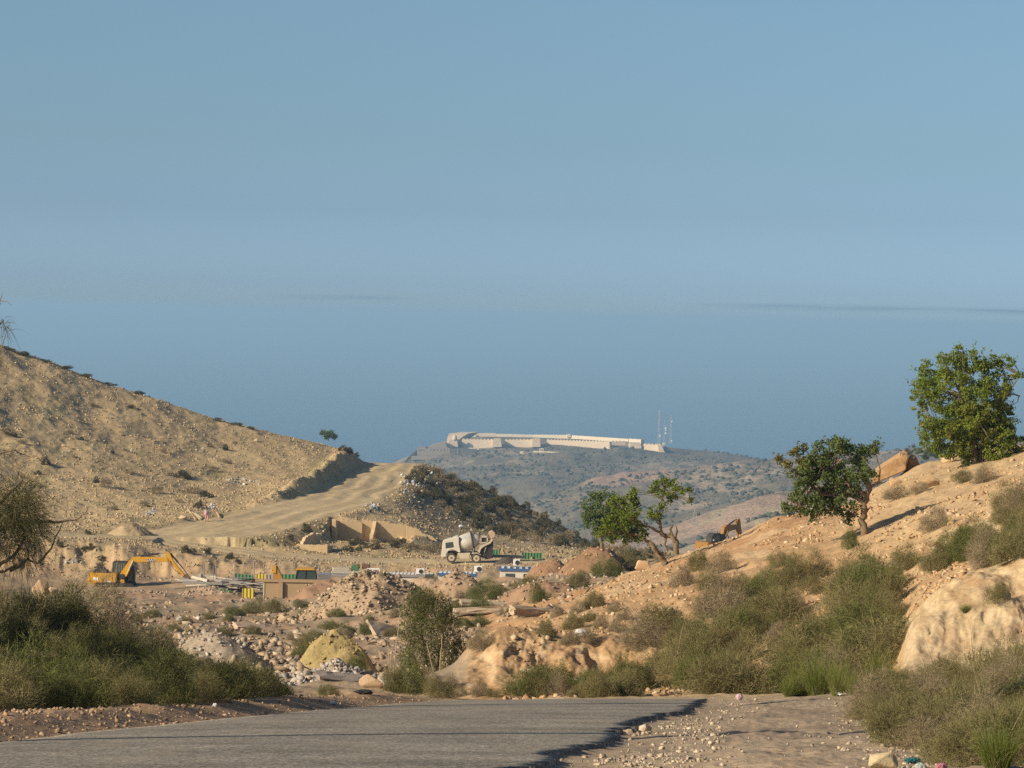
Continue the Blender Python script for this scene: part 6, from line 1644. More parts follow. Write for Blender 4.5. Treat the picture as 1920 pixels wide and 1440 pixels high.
# the roofless house on the hill
ruin = thing("ruined_house", "roofless ruined adobe house with broken walls below the dirt track", "ruin", (at(700, 1008, 376).x, 376, 0))
def ruin_part(*a, **k):
    o = ragged_wall(*a, **k); loc = o.location.copy()
    for kk in ("label", "category", "group"):
        if kk in o: del o[kk]
    o.parent = ruin; o.location = loc - ruin.location
    return o
ruin_part("back_wall", 634, 684, 376.0, 376.4, 1016, [(0, 976), (.35, 977), (.95, 979), (1, 983)], .45, M_ADOBE, "x", seed=1, rag=.08)
ruin_part("back_wall", 683.5, 707, 376.9, 377.1, 1016, [(0, 974), (.4, 975), (1, 977)], .45, M_ADOBE, "x", seed=2, rag=.08)
ruin_part("back_wall", 709, 768, 376.8, 377.4, 1016, [(0, 977), (.4, 978), (.42, 981), (1, 984)], .45, M_ADOBE, "x", seed=3, rag=.05)
ruin_part("back_wall", 768, 825, 376.2, 376.6, 1018, [(0, 986), (.35, 990), (.5, 1000), (.8, 1005), (1, 1012)], .45, M_ADOBE, "x", seed=4, rag=.1)
ruin_part("side_wall", 631, 635, 372.6, 376.2, 1016, [(0, 974), (.5, 976), (1, 976)], .5, M_ADOBE, "x", seed=5, rag=.05)
ruin_part("cross_wall", 702, 708, 374.0, 376.6, 1016, [(0, 1004), (.4, 996), (.7, 986), (1, 977)], .45, M_ADOBE, "x", seed=6, rag=.1)
ruin_part("broken_stub", 755, 765, 372.4, 374.0, 1020, [(0, 1010), (.5, 1006), (1, 1010)], .5, M_ADOBE, "x", seed=7, rag=.15)
ruin_part("broken_stub", 665, 672, 371.0, 371.4, 1022, [(0, 1012), (1, 1013)], .6, M_ADOBE, "x", seed=8, rag=.1)
hut = thing("ruined_hut", "small low ruin with one standing wall beside the lower track", "ruin", (at(595, 1030, 352).x, 352, 0))
def hut_part(*a, **k):
    global ruin
    keep = ruin; ruin = hut; o = ruin_part(*a, **k); ruin = keep
    return o
hut_part("front_wall", 569, 620, 350.4, 350.4, 1037, [(0, 1021), (1, 1022)], .5, M_ADOBE, "x", seed=9, rag=.04)
hut_part("side_wall", 571, 604, 350.8, 357.0, 1030, [(0, 1019), (.15, 1008), (.6, 1000), (1, 1001)], .4, M_ADOBE, "x", seed=10, rag=.1)
hut_part("end_wall", 619, 627, 350.5, 355.5, 1034, [(0, 1022), (1, 1023)], .4, M_ADOBE, "x", seed=11, rag=.05)

# site wall with cap and pier
sw = thing("site_wall", "brown rendered block wall with a coping and a pier at the site's front", "wall", (at(560, 1130, 276).x, 276, at(560, 1130, 276).z))
q = Px(560, 1130, 276)
part("wall_panel", [prism(q.l([(495, 1150), (495, 1092), (650, 1091), (650, 1150)]), -.15, .15)], M_BLOCK, sw)
part("coping", [prism(q.l([(478, 1091.8), (478, 1087), (652, 1086), (652, 1090.8)]), -.30, .30)], M_BLOCK, sw)
part("pier", [prism(q.l([(522, 1150), (522, 1091.8), (530, 1091.8), (530, 1150)]), -.42, -.152)], M_BLOCK, sw)
part("end_post", [prism(q.l([(493, 1150), (493, 1092), (495.5, 1092), (495.5, 1150)]), -.2, .2)], M_BEIGE, sw)
ragged_wall("low_wall", 236, 445, 272, 272, 1156, [(0, 1131), (.5, 1133), (1, 1133)], .35, M_BLOCK, "long low tan wall below the spoil heaps", seed=12, rag=.05)
ragged_wall("low_wall", 236, 452, 270.5, 270.5, 1160, [(0, 1137), (.5, 1139), (1, 1139)], .25, M_ADOBE, "yellowish lower ledge wall in front of the long tan one", seed=13, rag=.04)

def sheet(px0, px1, y0, y1, Y, mat, label, skew=0.0, foot=None, group=None, name="corrugated_sheet", cat="metal sheet"):
    """ribbed metal sheet standing upright"""
    k = mpp(Y); w = (px1 - px0) * k; n = max(8, int(w / 0.09))
    n += n % 2
    h = (y1 - y0) * k
    V, Fc = [], []
    xs = np.linspace(0, w, n + 1)
    zb = -h if foot is None else -foot
    for s in (0, 1):
        for i, xx in enumerate(xs):
            d = 0.05 * ((i // 2) % 2) + s * 0.015
            V.append((xx, d, zb)); V.append((xx, d, skew * k * xx / w))
    m_ = 2 * (n + 1)
    for i in range(n):
        o = 2 * i
        Fc += [(o, o + 2, o + 3, o + 1), (m_ + o, m_ + o + 1, m_ + o + 3, m_ + o + 2), (o + 1, o + 3, m_ + o + 3, m_ + o + 1)]
    ob = part(name, [(V, Fc)], mat)
    p = at(px0, y0, Y); ob.location = p
    return tag(ob, label, cat, group)
sheet(440, 476, 1075, 1090, 312, M_GRN, "green corrugated sheet leaning by the scrap, left of the yellow one", -3, 1.6)
sheet(480, 498, 1076, 1088, 310, M_YSHEET, "yellow corrugated sheet standing between the green one and the grey one", 0, 1.5)
sheet(498.5, 514, 1078, 1088, 310, M_GREY, "grey corrugated sheet right of the upright yellow one", 0, 1.4)
sheet(527, 557, 1077, 1090, 310, M_GRN, "green corrugated sheet between the raised arm and the yellow roofed cab", 1, 1.6)
sheet(405, 436, 1103, 1112, 282, M_GRN, "low green corrugated sheet under the metal scrap", -4, .8)
sheet(454, 477, 1103, 1120, 280, M_YSHEET, "bright yellow corrugated sheet below the scrap pile beside the site wall", 0, 1.2)
sheet(978, 1017, 1036, 1046, 344, M_GRN, "green corrugated fence sheet behind the track right of the mixer truck", 0, 1.2)
sheet(924, 938, 1031, 1041, 350, M_GRN, "small green sheet just behind the mixer truck", 0, 1.4)
q = Px(385, 1095, 300)
tag(part("white_cabinet", [prism(q.l([(371, 1096), (371, 1077), (377, 1077), (377, 1096)]), -.3, 1.2), prism(q.l([(377.2, 1092), (377.2, 1078), (404, 1080), (404, 1092)]), 0, 1.2)], M_BEIGE), "cream coloured metal locker at the left end of the scrap", "locker").location = at(385, 1095, 300)
# scrap: every pole and beam of the heap
def pole(name, a, b, r, mat, label, cat, group=None, square=False):
    d = b - a
    if square:
        L = d.length; o = part(name, [box(0, L, -r, r, -r * .7, r * .7)], mat)
        o.rotation_euler = d.to_track_quat('X', 'Z').to_euler()
    else:
        o = part(name, [rod((0, 0, 0), tuple(d), r, 8)], mat)
    o.location = a
    return tag(o, label, cat, group)
rs = random.Random(33)
for i in range(64):
    px = rs.uniform(378, 486); py = rs.uniform(1089, 1105) - 6 * math.exp(-((px - 430) / 34) ** 2)
    Yp = rs.uniform(284, 293)
    a = at(px, py, Yp); L = rs.uniform(1.5, 4.2); an = rs.gauss(0.1, .5)
    b_ = a + Vector((math.cos(an) * L * rs.choice((-1, 1)), math.sin(an) * L, rs.gauss(0, .22)))
    flat = i % 3 == 0
    pole("scrap_beam" if flat else "scrap_pole", a, b_, rs.uniform(.10, .22) if flat else rs.uniform(.03, .06), rs.choice([M_GREY, M_GREY, M_BLACK, M_RUST, M_BEIGE]), "flat steel beam lying in the scrap pile left of the site wall" if flat else "thin metal pole lying in the scrap pile left of the site wall", "beam" if flat else "pole", "beams in the scrap pile" if flat else "poles in the scrap pile", flat)
heap(432, 290, 1120, 130, 31, (0.20, 0.18, 0.165), "dark base of rubble under the metal scrap", 14, rough=.4, name="rubble_heap")
for px, y0, y1, r, lab in ((383, 1060, 1090, .05, "leftmost thin post standing over the scrap pile"), (400, 1063, 1088, .04, "second thin post from the left over the scrap pile"), (405, 1058, 1088, .04, "third thin post from the left over the scrap pile"), (440, 1056, 1086, .05, "thin post beside the green leaning sheet"), (476, 1050, 1088, .06, "tallest post, beside the upright yellow sheet"), (598, 1062, 1080, .06, "short post right of the yellow roofed cab"), (716, 1056, 1078, .05, "thin post right of the metal sheets behind the wall")):
    pole("thin_post", at(px, y1 + 14, 298), at(px, y0, 298), r, M_GREY, lab, "post")
for i, (x0, y0, x1, y1) in enumerate(((383, 1062, 440, 1060), (440, 1060, 476, 1055), (383, 1070, 440, 1072))):
    pole("wire", at(x0, y0, 298), at(x1, y1, 298), .015, M_GREY, ("upper wire strung between thin posts over the scrap", "wire from the green sheet's post to the tallest post", "lower wire strung between thin posts over the scrap")[i], "wire")
# bright sheets and boxes behind the site wall
def block(name, px0, px1, y0, y1, Y, dep, mat, label, cat, rz=0.0, bev=.03):
    k = mpp(Y); c = at((px0 + px1) / 2, y1, Y); w = (px1 - px0) * k / 2; h = (y1 - y0) * k
    o = part(name, [box(-w, w, 0, dep, 0, h)], mat, None, False, None, bev)
    o.location = c; o.rotation_euler = (0, 0, rz)
    return tag(o, label, cat)
block("silver_tarpaulin", 596, 620, 1076, 1096, 288, 1.2, M_CHROME, "shiny crumpled silver sheet right of the yellow roofed cab", "tarpaulin", 0.1)
for i, (x0, x1, y0, y1, Y, lab) in enumerate(((615, 700, 1078, 1082, 290, "lowest long grey sheet stacked behind the site wall"), (622, 690, 1073, 1078, 292, "middle grey sheet stacked behind the site wall"), (640, 715, 1075, 1080, 295, "paler sheet at the back of the stack behind the wall"), (625, 655, 1066, 1073, 296, "crumpled grey sheet on top of the stack"))):
    block("metal_sheet", x0, x1, y0, y1, Y, 1.6, M_GREY if i % 2 == 0 else M_BEIGE, lab, "metal sheet", rs.uniform(-.15, .15), .02)
block("green_crate", 658, 672, 1061, 1076, 297, .8, M_GRN, "green crate standing on the sheets behind the site wall", "crate")
pole("timber_prop", at(677, 1078, 297), at(677, 1054, 297), .12, M_TIMBER, "upright ochre timber by the green crate", "timber", None, True)
block("rusty_drum_box", 668, 693, 1059, 1066, 298, 1.0, M_RUST, "rusty box right of the upright timber", "box")
q = Px(700, 1078, 296)
tag(part("shelter_arch", [rod((*q(686, 1080)[:1], 0, q(686, 1080)[1]), (q(688, 0)[0], 0, q(0, 1067)[1]), .09, 6), rod((q(688, 0)[0], 0, q(0, 1067)[1]), (q(711, 0)[0], 0, q(0, 1067)[1]), .09, 6), rod((q(711, 0)[0], 0, q(0, 1067)[1]), (q(715, 0)[0], 0, q(0, 1080)[1]), .09, 6), rod((q(699, 0)[0], 0, q(0, 1067)[1]), (q(699, 0)[0], 0, q(0, 1080)[1]), .07, 6)], M_BRIGHTW), "white arched metal frame at the right end of the sheets", "frame").location = at(700, 1078, 296)

# site cabins with ribbed roofs, seen over the heaps
def cabin(px0, px1, roof_py, Y, dep, label, roof_mat, wall_mat, trim, ribs, slope=0.10, group=None, foot=2.35):
    k = mpp(Y); c = at((px0 + px1) / 2, roof_py, Y); w = (px1 - px0) * k / 2
    t = thing("site_cabin", label, "site cabin", (c.x, Y, c.z - foot))
    part("wall", [box(-w, w, 0, dep, -.6, foot - .22)], wall_mat, t)
    part("roof", [prism([(-w - .1, foot - .02), (-w - .1, foot + .05), (w + .1, foot + .05), (w + .1, foot - .02)], -.1, dep + .1)], roof_mat, t)
    part("fascia", [box(-w - .12, w + .12, -.16, -.105, foot - .22, foot + .06)], trim, t)
    rb = []
    for i in range(ribs):
        xx = -w + 2 * w * (i + .5) / ribs
        rb.append(box(xx - .14, xx + .14, -.10, dep + .1, foot + .053, foot + .12))
    part("rib", rb, M_BRIGHTW, t)
    fr = []
    for xx in (-w * .5, w * .35):
        fr.append(part("window", [box(xx - .5, xx + .5, -.03, -.003, foot - 1.4, foot - .5)], M_GLASS, t))
    t.rotation_euler = (-slope * .3, 0, 0)
    return t
cabin(727, 812, 1078, 301, 2.6, "leftmost site cabin, its roof striped with white ribs above the earth ridge", M_GREY, M_WHITE, M_GREY, 12, .12)
cabin(822, 893, 1076, 297, 3.0, "middle site cabin with a blue eave and white striped roof", M_GREY, M_WHITE, M_BLUE, 9, .12)
cabin(937, 1016, 1067, 306, 3.2, "right site cabin with a blue roof below the mixer truck", M_BLUE, M_WHITE, M_BLUE, 7, .1)
def aircon(px0, px1, y0, y1, Y, label):
    k = mpp(Y); c = at((px0 + px1) / 2, y1, Y); w = (px1 - px0) * k / 2; h = (y1 - y0) * k
    t = thing("air_conditioner", label, "air conditioner", c)
    part("case", [box(-w, w, 0, .4, .02, h)], M_BRIGHTW, t, bevel=.02)
    part("grille", [lathe((w * .25, -.03, h * .5), (w * .25, -.003, h * .5), [(0, h * .38), (1, h * .38)], 18)], M_BLACK, t)
    part("foot", [box(-w, w, 0.05, .35, -.12, .02)], M_GREY, t)
aircon(780, 795, 1066, 1077, 300, "white air conditioner unit on the leftmost cabin roof")
aircon(889, 904, 1061, 1073, 298, "white air conditioner unit at the right end of the middle cabin")
aircon(962, 975, 1049, 1061, 307, "white air conditioner unit on the blue roofed cabin")
# goal-like frame and trestle beyond the truck
q = Px(998, 1037, 350)
tag(part("goalpost", [rod((q(979, 0)[0], 0, -.6), (q(979, 0)[0], 0, q(0, 1019)[1]), .045, 6), rod((q(1016, 0)[0], 0, -.6), (q(1016, 0)[0], 0, q(0, 1020)[1]), .045, 6), rod((q(979, 0)[0], 0, q(0, 1019)[1]), (q(1016, 0)[0], 0, q(0, 1020)[1]), .045, 6)], M_GREY), "thin goal-like steel frame behind the green fence sheet", "frame").location = at(998, 1037, 350)
q = Px(943, 1042, 344)
tag(part("trestle", [rod((q(937, 0)[0], 0, -.1), (q(942, 0)[0], 0, q(0, 1025)[1]), .06, 6), rod((q(948, 0)[0], 0, -.1), (q(942, 0)[0], 0, q(0, 1025)[1]), .06, 6), rod((q(942, 0)[0], -.5, -.1), (q(942, 0)[0], .2, q(0, 1023)[1]), .07, 6)], M_TIMBER), "timber trestle on the ground behind the mixer truck", "trestle").location = at(943, 1042, 344)
block("concrete_barrier", 918, 985, 1041, 1046, 341, .5, M_GREY, "low grey barrier behind the mixer truck", "barrier")
heap(958, 337, 1056, 52, 11, (0.10, 0.085, 0.07), "dark soil heap on the track right of the mixer truck", 15, rough=.4)

# cut logs beside the walking person
for i, (x0, y0, x1, y1, lab) in enumerate(((353, 957, 367, 976, "leftmost pale log lying on the slope beside the walking person"), (360, 962, 376, 976, "second pale log, longest of the four by the person"), (366, 965, 379, 974, "third pale log nearest the person's feet"), (407, 963, 412, 972, "short log lying right of the walking person"))):
    a = hit(x0, y0, 330); c = hit(x1, y1, 330)
    pole("log", a + Vector((0, 0, .12)), c + Vector((0, 0, .12)), .13, M_TIMBER, lab, "log")

# utility poles left of the frame: their long shadows cross the road
def utility_pole(x, y, h, label, r=.17):
    z = gz(x, y)
    t = thing("utility_pole", label, "utility pole", (x, y, z - .3))
    part("mast", [rod((0, 0, 0), (0, 0, h), r, 12, r * .85)], M_TIMBER, t)
    part("crossarm", [box(-.06, .06, -.8, .8, h - .5, h - .38)], M_TIMBER, t)
    part("insulator", [rod((0, s, h - .38), (0, s, h - .2), .05, 8) for s in (-.7, 0.35, .7)], M_BRIGHTW, t)
utility_pole(-8.1, 23.2, 8.0, "timber utility pole standing nearer the viewer, left of the road")
utility_pole(-8.3, 40.8, 8.4, "timber utility pole farther down the road, left verge", .23)

# ------------------------------------------------------------------ litter
def crumple(px, py, wpx, hpx, col, label, cat, y0=15, seed=0, rough=.45, name=None, gloss=.5):
    p = hit(px, py, y0); k = mpp(p.y)
    bm = bmesh.new(); bmesh.ops.create_icosphere(bm, subdivisions=4, radius=1)
    P = np.array([v.co[:] for v in bm.verts])
    n1 = fbm(P[:, 0] * 1.8 + seed, P[:, 1] * 1.8 + P[:, 2] * 1.3, 950 + seed, 3) + .7 * np.abs(fbm(P[:, 0] * 4 + P[:, 2] * 3, P[:, 1] * 4 - P[:, 2] * 3, 960 + seed, 3))
    for v, nn in zip(bm.verts, n1): v.co = v.co * (1 + rough * 2 * nn)
    zs = [v.co.z for v in bm.verts]; xs = [v.co.x for v in bm.verts]
    for v in bm.verts: v.co = Vector((v.co.x / (max(xs) - min(xs)) * wpx * k, v.co.y / 2.4 * wpx * k * .8, (v.co.z - min(zs)) / (max(zs) - min(zs)) * hpx * k))
    nm = name or cat.replace(' ', '_')
    me = bpy.data.meshes.new(nm); bm.to_mesh(me); bm.free()
    o = link(nm, me, plain_mat(nm, col, gloss, 0, tuple(c * .6 for c in col), 6, .5)); o.location = p - Vector((0, 0, hpx * k * .1)); o.rotation_euler = (0, 0, R.uniform(-.4, .4))
    return tag(o, label, cat)
crumple(1092, 1195, 32, 17, (.62, .62, .63), "large white plastic bag lying on the orange slope", "plastic bag", 58, 1)
crumple(1062, 1206, 12, 9, (.66, .66, .68), "small white plastic scrap left of the large white bag", "plastic scrap", 58, 2)
crumple(1642, 1272, 26, 14, (.66, .66, .66), "white plastic bag at the foot of the pale cut bank", "plastic bag", 50, 3)
crumple(1580, 1304, 34, 8, (.55, .55, .55), "pale flattened plastic sheet under the bushes at the shoulder's end", "plastic sheet", 45, 4)
crumple(1386, 1313, 14, 14, (.50, .36, .42), "pinkish plastic bottle on the gravel at the far end of the shoulder", "bottle", 40, 5, .2)
crumple(1712, 1432, 36, 13, (.02, .12, .13), "teal cloth rag tangled in the grass at the lower right", "rag", 15, 6, .8)
crumple(1764, 1444, 24, 16, (.36, .14, .18), "pink crumpled packet beside the teal rag", "packet", 15, 7)
crumple(1726, 1444, 26, 16, (.36, .40, .37), "grey-green plastic bag in front of the teal rag", "plastic bag", 15, 8)
crumple(1692, 1360, 9, 10, (.7, .7, .7), "upper of two white scraps in the rough grass", "plastic scrap", 15, 9)
crumple(1687, 1392, 9, 8, (.7, .7, .72), "lower of two white scraps in the rough grass", "plastic scrap", 15, 10)
crumple(1010, 1298, 40, 8, (.40, .46, .42), "long pale green scrap on the bank of earth behind the road", "scrap", 60, 11)
crumple(683, 1312, 38, 10, (.03, .03, .03), "black plastic sheet at the road's far left edge", "plastic sheet", 50, 12)
crumple(403, 1326, 9, 8, (.6, .63, .66), "white scrap on the left verge under the bushes", "plastic scrap", 25, 13)
crumple(625, 1322, 16, 8, (.6, .6, .62), "white scrap where the left verge meets the road", "plastic scrap", 30, 14)
crumple(211, 850, 9, 5, (.02, .02, .02), "small black bag on the bare left hill", "plastic bag", 340, 15)
crumple(865, 990, 11, 7, (.66, .66, .66), "white bag on the middle hill above the mixer truck", "plastic bag", 345, 16)
crumple(660, 842, 10, 5, (.06, .12, .30), "blue scrap on the crest right of the lone tree", "plastic scrap", 400, 17)
p = hit(1675, 1258, 52); k = mpp(p.y)
bm = bmesh.new()
V, Fc = [], []
for i in range(19):
    a = math.pi * (0.02 + .96 * i / 18)
    c = np.array([math.cos(a) * .20, 0, math.sin(a) * .17])
    for j in range(8):
        b_ = 2 * math.pi * j / 8
        V.append((c[0] + math.cos(a) * .02 * math.cos(b_), .02 * math.sin(b_), c[2] + math.sin(a) * .02 * math.cos(b_)))
for i in range(18):
    for j in range(8): Fc.append((i * 8 + j, i * 8 + (j + 1) % 8, (i + 1) * 8 + (j + 1) % 8, (i + 1) * 8 + j))
bm.free()
o = part("iron_hoop", [(V, Fc)], M_RUST); o.location = p
tag(o, "rusty iron hoop half buried by the pale cut bank", "hoop")
# ------------------------------------------------------------------ the fortress on the far hill
M_FORT = plain_mat("fort_plaster", (0.67, 0.545, 0.39), 0.9, 0, (0.58, 0.46, 0.33), 0.06, 0.7, 0.1)
M_FORTP = plain_mat("fresh_plaster", (0.73, 0.63, 0.47), 0.9, 0, (0.66, 0.55, 0.40), 0.05, 0.6, 0.1)
M_STONEW = plain_mat("terrace_stone", (0.30, 0.255, 0.205), 0.92, 0, (0.24, 0.20, 0.165), 0.1, 0.8, 0.1)
M_SHADE_DARK = plain_mat("shade_and_dark_fill", (0.13, 0.125, 0.12), 0.92, 0, (0.10, 0.095, 0.09), 0.1, 0.6, 0.1)  # the hall's shade put into its colour; also dark openings and a mast
YF = 4000.0
fo = at(1020, 838, YF)
fort = thing("fortress", "long pale walled fortress with bastions crowning the far hill", "fortress", fo)
def fp(px, py, Y): return np.array(tuple(at(px, py, Y))) - np.array(tuple(fo))
def rampart(name, a, b, mat, thick=9.0, batter=3.0, merlon=True, parent=fort, drop=8.0):
    """battered wall; a, b = (px, top row, base row, distance); merlons along its top"""
    A1, A0 = fp(a[0], a[1], a[3]), fp(a[0], a[2], a[3]); B1, B0 = fp(b[0], b[1], b[3]), fp(b[0], b[2], b[3])
    A0[2] -= drop; B0[2] -= drop
    d = B1 - A1; L = np.linalg.norm(d[:2]); nr = np.array([d[1], -d[0], 0]) / L      # toward the viewer
    V = [A0 + nr * batter, B0 + nr * batter, B1, A1, A0 - nr * thick, B0 - nr * thick, B1 - nr * thick * .8, A1 - nr * thick * .8]
    sh = [(V, [(0, 1, 2, 3), (5, 4, 7, 6), (3, 2, 6, 7), (1, 5, 6, 2), (4, 0, 3, 7), (0, 4, 5, 1)])]
    if merlon:
        n = max(2, int(L / 4.5))
        for i in range(n):
            c = A1 + d * (i + .5) / n; e = d / L * 1.2
            zz = np.array([0, 0, 1.3])
            q = [c - e - nr * .1, c + e - nr * .1, c + e - nr * 1.3, c - e - nr * 1.3]
            sh.append((q + [p + zz for p in q], [(0, 1, 5, 4), (1, 2, 6, 5), (2, 3, 7, 6), (3, 0, 4, 7), (4, 5, 6, 7)]))
    return part(name, sh, mat, parent)
def bastion(name, prof, Y, dep, mat, parent=fort, skew=0.0, batter=2.0):
    """solid block tower: front outline in pixels, tapering up, pushed back by dep metres and sideways by skew"""
    V, n = [], len(prof)
    zs = [p[1] for p in prof]; zt = min(zs)
    for px, py in prof: V.append(fp(px, py, Y))
    for px, py in prof: V.append(fp(px, py, Y) + np.array([skew, dep, 0]))
    return part(name, [(V, [tuple(range(n)), tuple(range(2 * n - 1, n - 1, -1))] + [(i, i + n, (i + 1) % n + n, (i + 1) % n) for i in range(n)])], mat, parent)
W_ = []
rampart("curtain_wall", (866, 824, 837, 4006), (925, 824.5, 837, 4004), M_FORT)
bastion("bastion", [(923, 838.5), (925.5, 823), (939, 823.3), (941, 838)], 3982, 30, M_FORT)
rampart("curtain_wall", (946, 825, 836.5, 4010), (999, 824.5, 837, 4006), M_FORT)
bastion("bastion", [(997.5, 838), (998.5, 823), (1012.5, 823.2), (1013.5, 838)], 3984, 30, M_FORT)
rampart("curtain_wall", (1025, 825, 836, 4016), (1144, 828.5, 843, 3986), M_FORT)
bastion("bastion", [(1141, 843.5), (1142, 828.5), (1143.4, 828.6), (1144.6, 843.5)], 3982, 44, M_FORT)
rampart("curtain_wall", (1146, 828, 840, 4036), (1173, 828, 837, 4040), M_FORT)
bastion("gate_block", [(1172, 838), (1172, 829), (1180, 829.5), (1180, 838)], 4030, 24, M_STONEW)
bastion("bastion", [(1180, 841), (1181, 831.5), (1201, 832), (1203, 841)], 3996, 40, M_FORT)
rampart("curtain_wall", (1206, 833, 842, 4000), (1240, 834.5, 846, 3990), M_FORT)
bastion("bastion", [(1236, 852), (1234, 835), (1241, 836), (1248, 852)], 3972, 60, M_FORT)
rampart("back_wall", (893, 812.3, 817, 4150), (930, 812, 817, 4152), M_FORTP, 6, 1, False)
rampart("back_wall", (930, 813.6, 817.5, 4152), (1000, 815, 819, 4150), M_FORTP, 6, 1, False)
rampart("back_wall", (1000, 815, 819, 4150), (1066, 815.6, 820, 4140), M_FORTP, 6, 1, False)
bastion("bastion", [(1063, 820), (1063.5, 814.6), (1070, 814.6), (1070.5, 820)], 4134, 20, M_FORTP)
rampart("back_wall", (1066, 815.8, 820.5, 4138), (1178, 823, 828, 4080), M_FORTP, 6, 1, False)
rampart("back_wall", (1179, 822.5, 828, 4076), (1202, 824, 830, 4060), M_FORTP, 8, 1, False)
bastion("turret", [(884, 819), (885, 814.5), (888.5, 813), (892, 815), (892, 819)], 4140, 8, M_FORTP)
# the great corner bastion with its domes
bastion("corner_bastion", [(836.5, 832), (839, 820), (842, 813), (877, 813), (866, 820), (858.5, 826), (858, 836), (838, 836)], 4012, 70, M_FORT, skew=16)
bastion("corner_tower", [(840.5, 838), (842.5, 824.5), (857, 824), (859, 838)], 3990, 26, M_FORT)
def dome(cx, base, top, rpx, Y, cone=1.0):
    c0, c1 = fp(cx, base, Y), fp(cx, top, Y); r = rpx * mpp(Y)
    pr = [(t, r * ((1 - t ** 2.2) ** .5 * cone + (1 - t) * (1 - cone) + .03)) for t in np.linspace(0, 1, 9)]
    c1[0], c1[1] = c0[0], c0[1]
    return part("dome", [lathe(c0, c1, pr, 22)], M_FORT, fort, True)
dome(852.5, 825, 815, 4.6, 3992, 1.0)
dome(840.8, 838, 828.5, 4.4, 3978, 0.5)

# stone terraces and hall under the fortress
t0 = at(815, 850, 3940)
ter = thing("stone_terrace", "grey stone terrace building with small arched openings under the fortress corner", "terrace building", t0)
fo_keep = fo
def tp(px, py, Y): return np.array(tuple(at(px, py, Y))) - np.array(tuple(t0))
def tblock(name, prof, Y, dep, mat, parent):
    n = len(prof); V = [tp(a, b, Y) for a, b in prof] + [tp(a, b, Y) + np.array([0, dep, 0]) for a, b in prof]
    return part(name, [(V, [tuple(range(n)), tuple(range(2 * n - 1, n - 1, -1))] + [(i, i + n, (i + 1) % n + n, (i + 1) % n) for i in range(n)])], mat, parent)
wl = tblock("terrace_wall", [(782, 856), (782, 839.5), (798, 839.5), (800, 841.5), (844, 841.5), (843, 858)], 3940, 40, M_STONEW, ter)
for a in (785, 789, 793, 806, 812, 819, 826, 832, 838):
    tblock("window", [(a, 844.6), (a, 843), (a + .6, 842.5), (a + 1.2, 843), (a + 1.2, 844.6)], 3939.4, .5, M_SHADE_DARK, wl)
tblock("upper_ramp", [(800, 841.4), (812, 834), (835, 829), (838, 838), (843, 841.4)], 3965, 40, M_STONEW, ter)
tblock("lower_terrace", [(770, 862), (772, 855.5), (826, 856), (826, 862)], 3925, 12, M_STONEW, ter)
t0 = at(868, 850, 3925)
hall = thing("stone_hall", "long stone hall, shade put into its colour, on the slope right of the terrace building", "hall", t0)
tblock("wall", [(844.5, 856), (844.5, 842), (858, 842), (858, 841), (893, 842), (896, 845.5), (880, 851), (862, 856)], 3925, 24, M_SHADE_DARK, hall)
tblock("pier", [(857.6, 855), (857.6, 841), (859.4, 841), (859.4, 855)], 3924, 2, M_STONEW, hall)
tblock("roof_ledge", [(879, 842), (879, 839.8), (898, 841.2), (898, 843.5)], 3930, 14, M_FORTP, hall)
t0 = at(1016, 842, 3905)
cot = thing("white_house", "small white house on the slope below the fortress wall", "house", t0)
tblock("wall", [(1011.5, 846.5), (1011.5, 841), (1019.5, 841), (1019.5, 846.5)], 3905, 7, M_FORTP, cot)
tblock("window", [(1013, 844.5), (1013, 842.5), (1014.5, 842.5), (1014.5, 844.5)], 3904.6, .5, M_SHADE_DARK, cot)
tblock("window", [(1016.3, 844.5), (1016.3, 842.5), (1017.8, 842.5), (1017.8, 844.5)], 3904.6, .5, M_SHADE_DARK, cot)
t0 = at(978, 848, 3890)
kio = thing("white_hut", "tiny white hut on the slope left of the small white house", "hut", t0)
tblock("wall", [(974.5, 850.5), (974.5, 846.5), (982, 846.5), (982, 850.5)], 3890, 5, M_FORTP, kio)
tblock("door", [(979.8, 850.5), (979.8, 848), (981, 848), (981, 850.5)], 3889.6, .5, M_SHADE_DARK, kio)
# pale retaining wall of the hill road and the ramp wall on the left shoulder
def line_wall(name, pts, label, mat, h, th, cat="wall"):
    V, Fc = [], []
    o0 = at(*pts[0])
    P = []
    for i in range(len(pts) - 1):
        for k_ in range(10):
            t = k_ / 10; P.append([pts[i][j] * (1 - t) + pts[i + 1][j] * t for j in range(3)])
    P.append(list(pts[-1]))
    for a, b_, Y in P:
        q_ = at(a, b_, Y) - o0; zb = max(float(far_ground(np.array([q_.x + o0.x]), np.array([Y]))[0]) - o0.z - 3, q_.z - 30)
        V += [(q_.x, q_.y, min(zb, q_.z - h)), (q_.x, q_.y, q_.z), (q_.x, q_.y + th, q_.z), (q_.x, q_.y + th, min(zb, q_.z - h))]
    for i in range(len(P) - 1):
        o_ = i * 4
        Fc += [(o_, o_ + 4, o_ + 5, o_ + 1), (o_ + 1, o_ + 5, o_ + 6, o_ + 2), (o_ + 2, o_ + 6, o_ + 7, o_ + 3)]
    Fc += [(0, 1, 2, 3), (len(V) - 4, len(V) - 1, len(V) - 2, len(V) - 3)]
    ob = part(name, [(V, Fc)], mat); ob.location = o0
    return tag(ob, label, cat)
line_wall("retaining_wall", [(1000, 845.5, 3885), (1060, 848, 3880), (1120, 854, 3870), (1200, 859, 3850), (1270, 861, 3840)], "long pale retaining wall of the road across the far hill", M_FORTP, 1.2, 5)
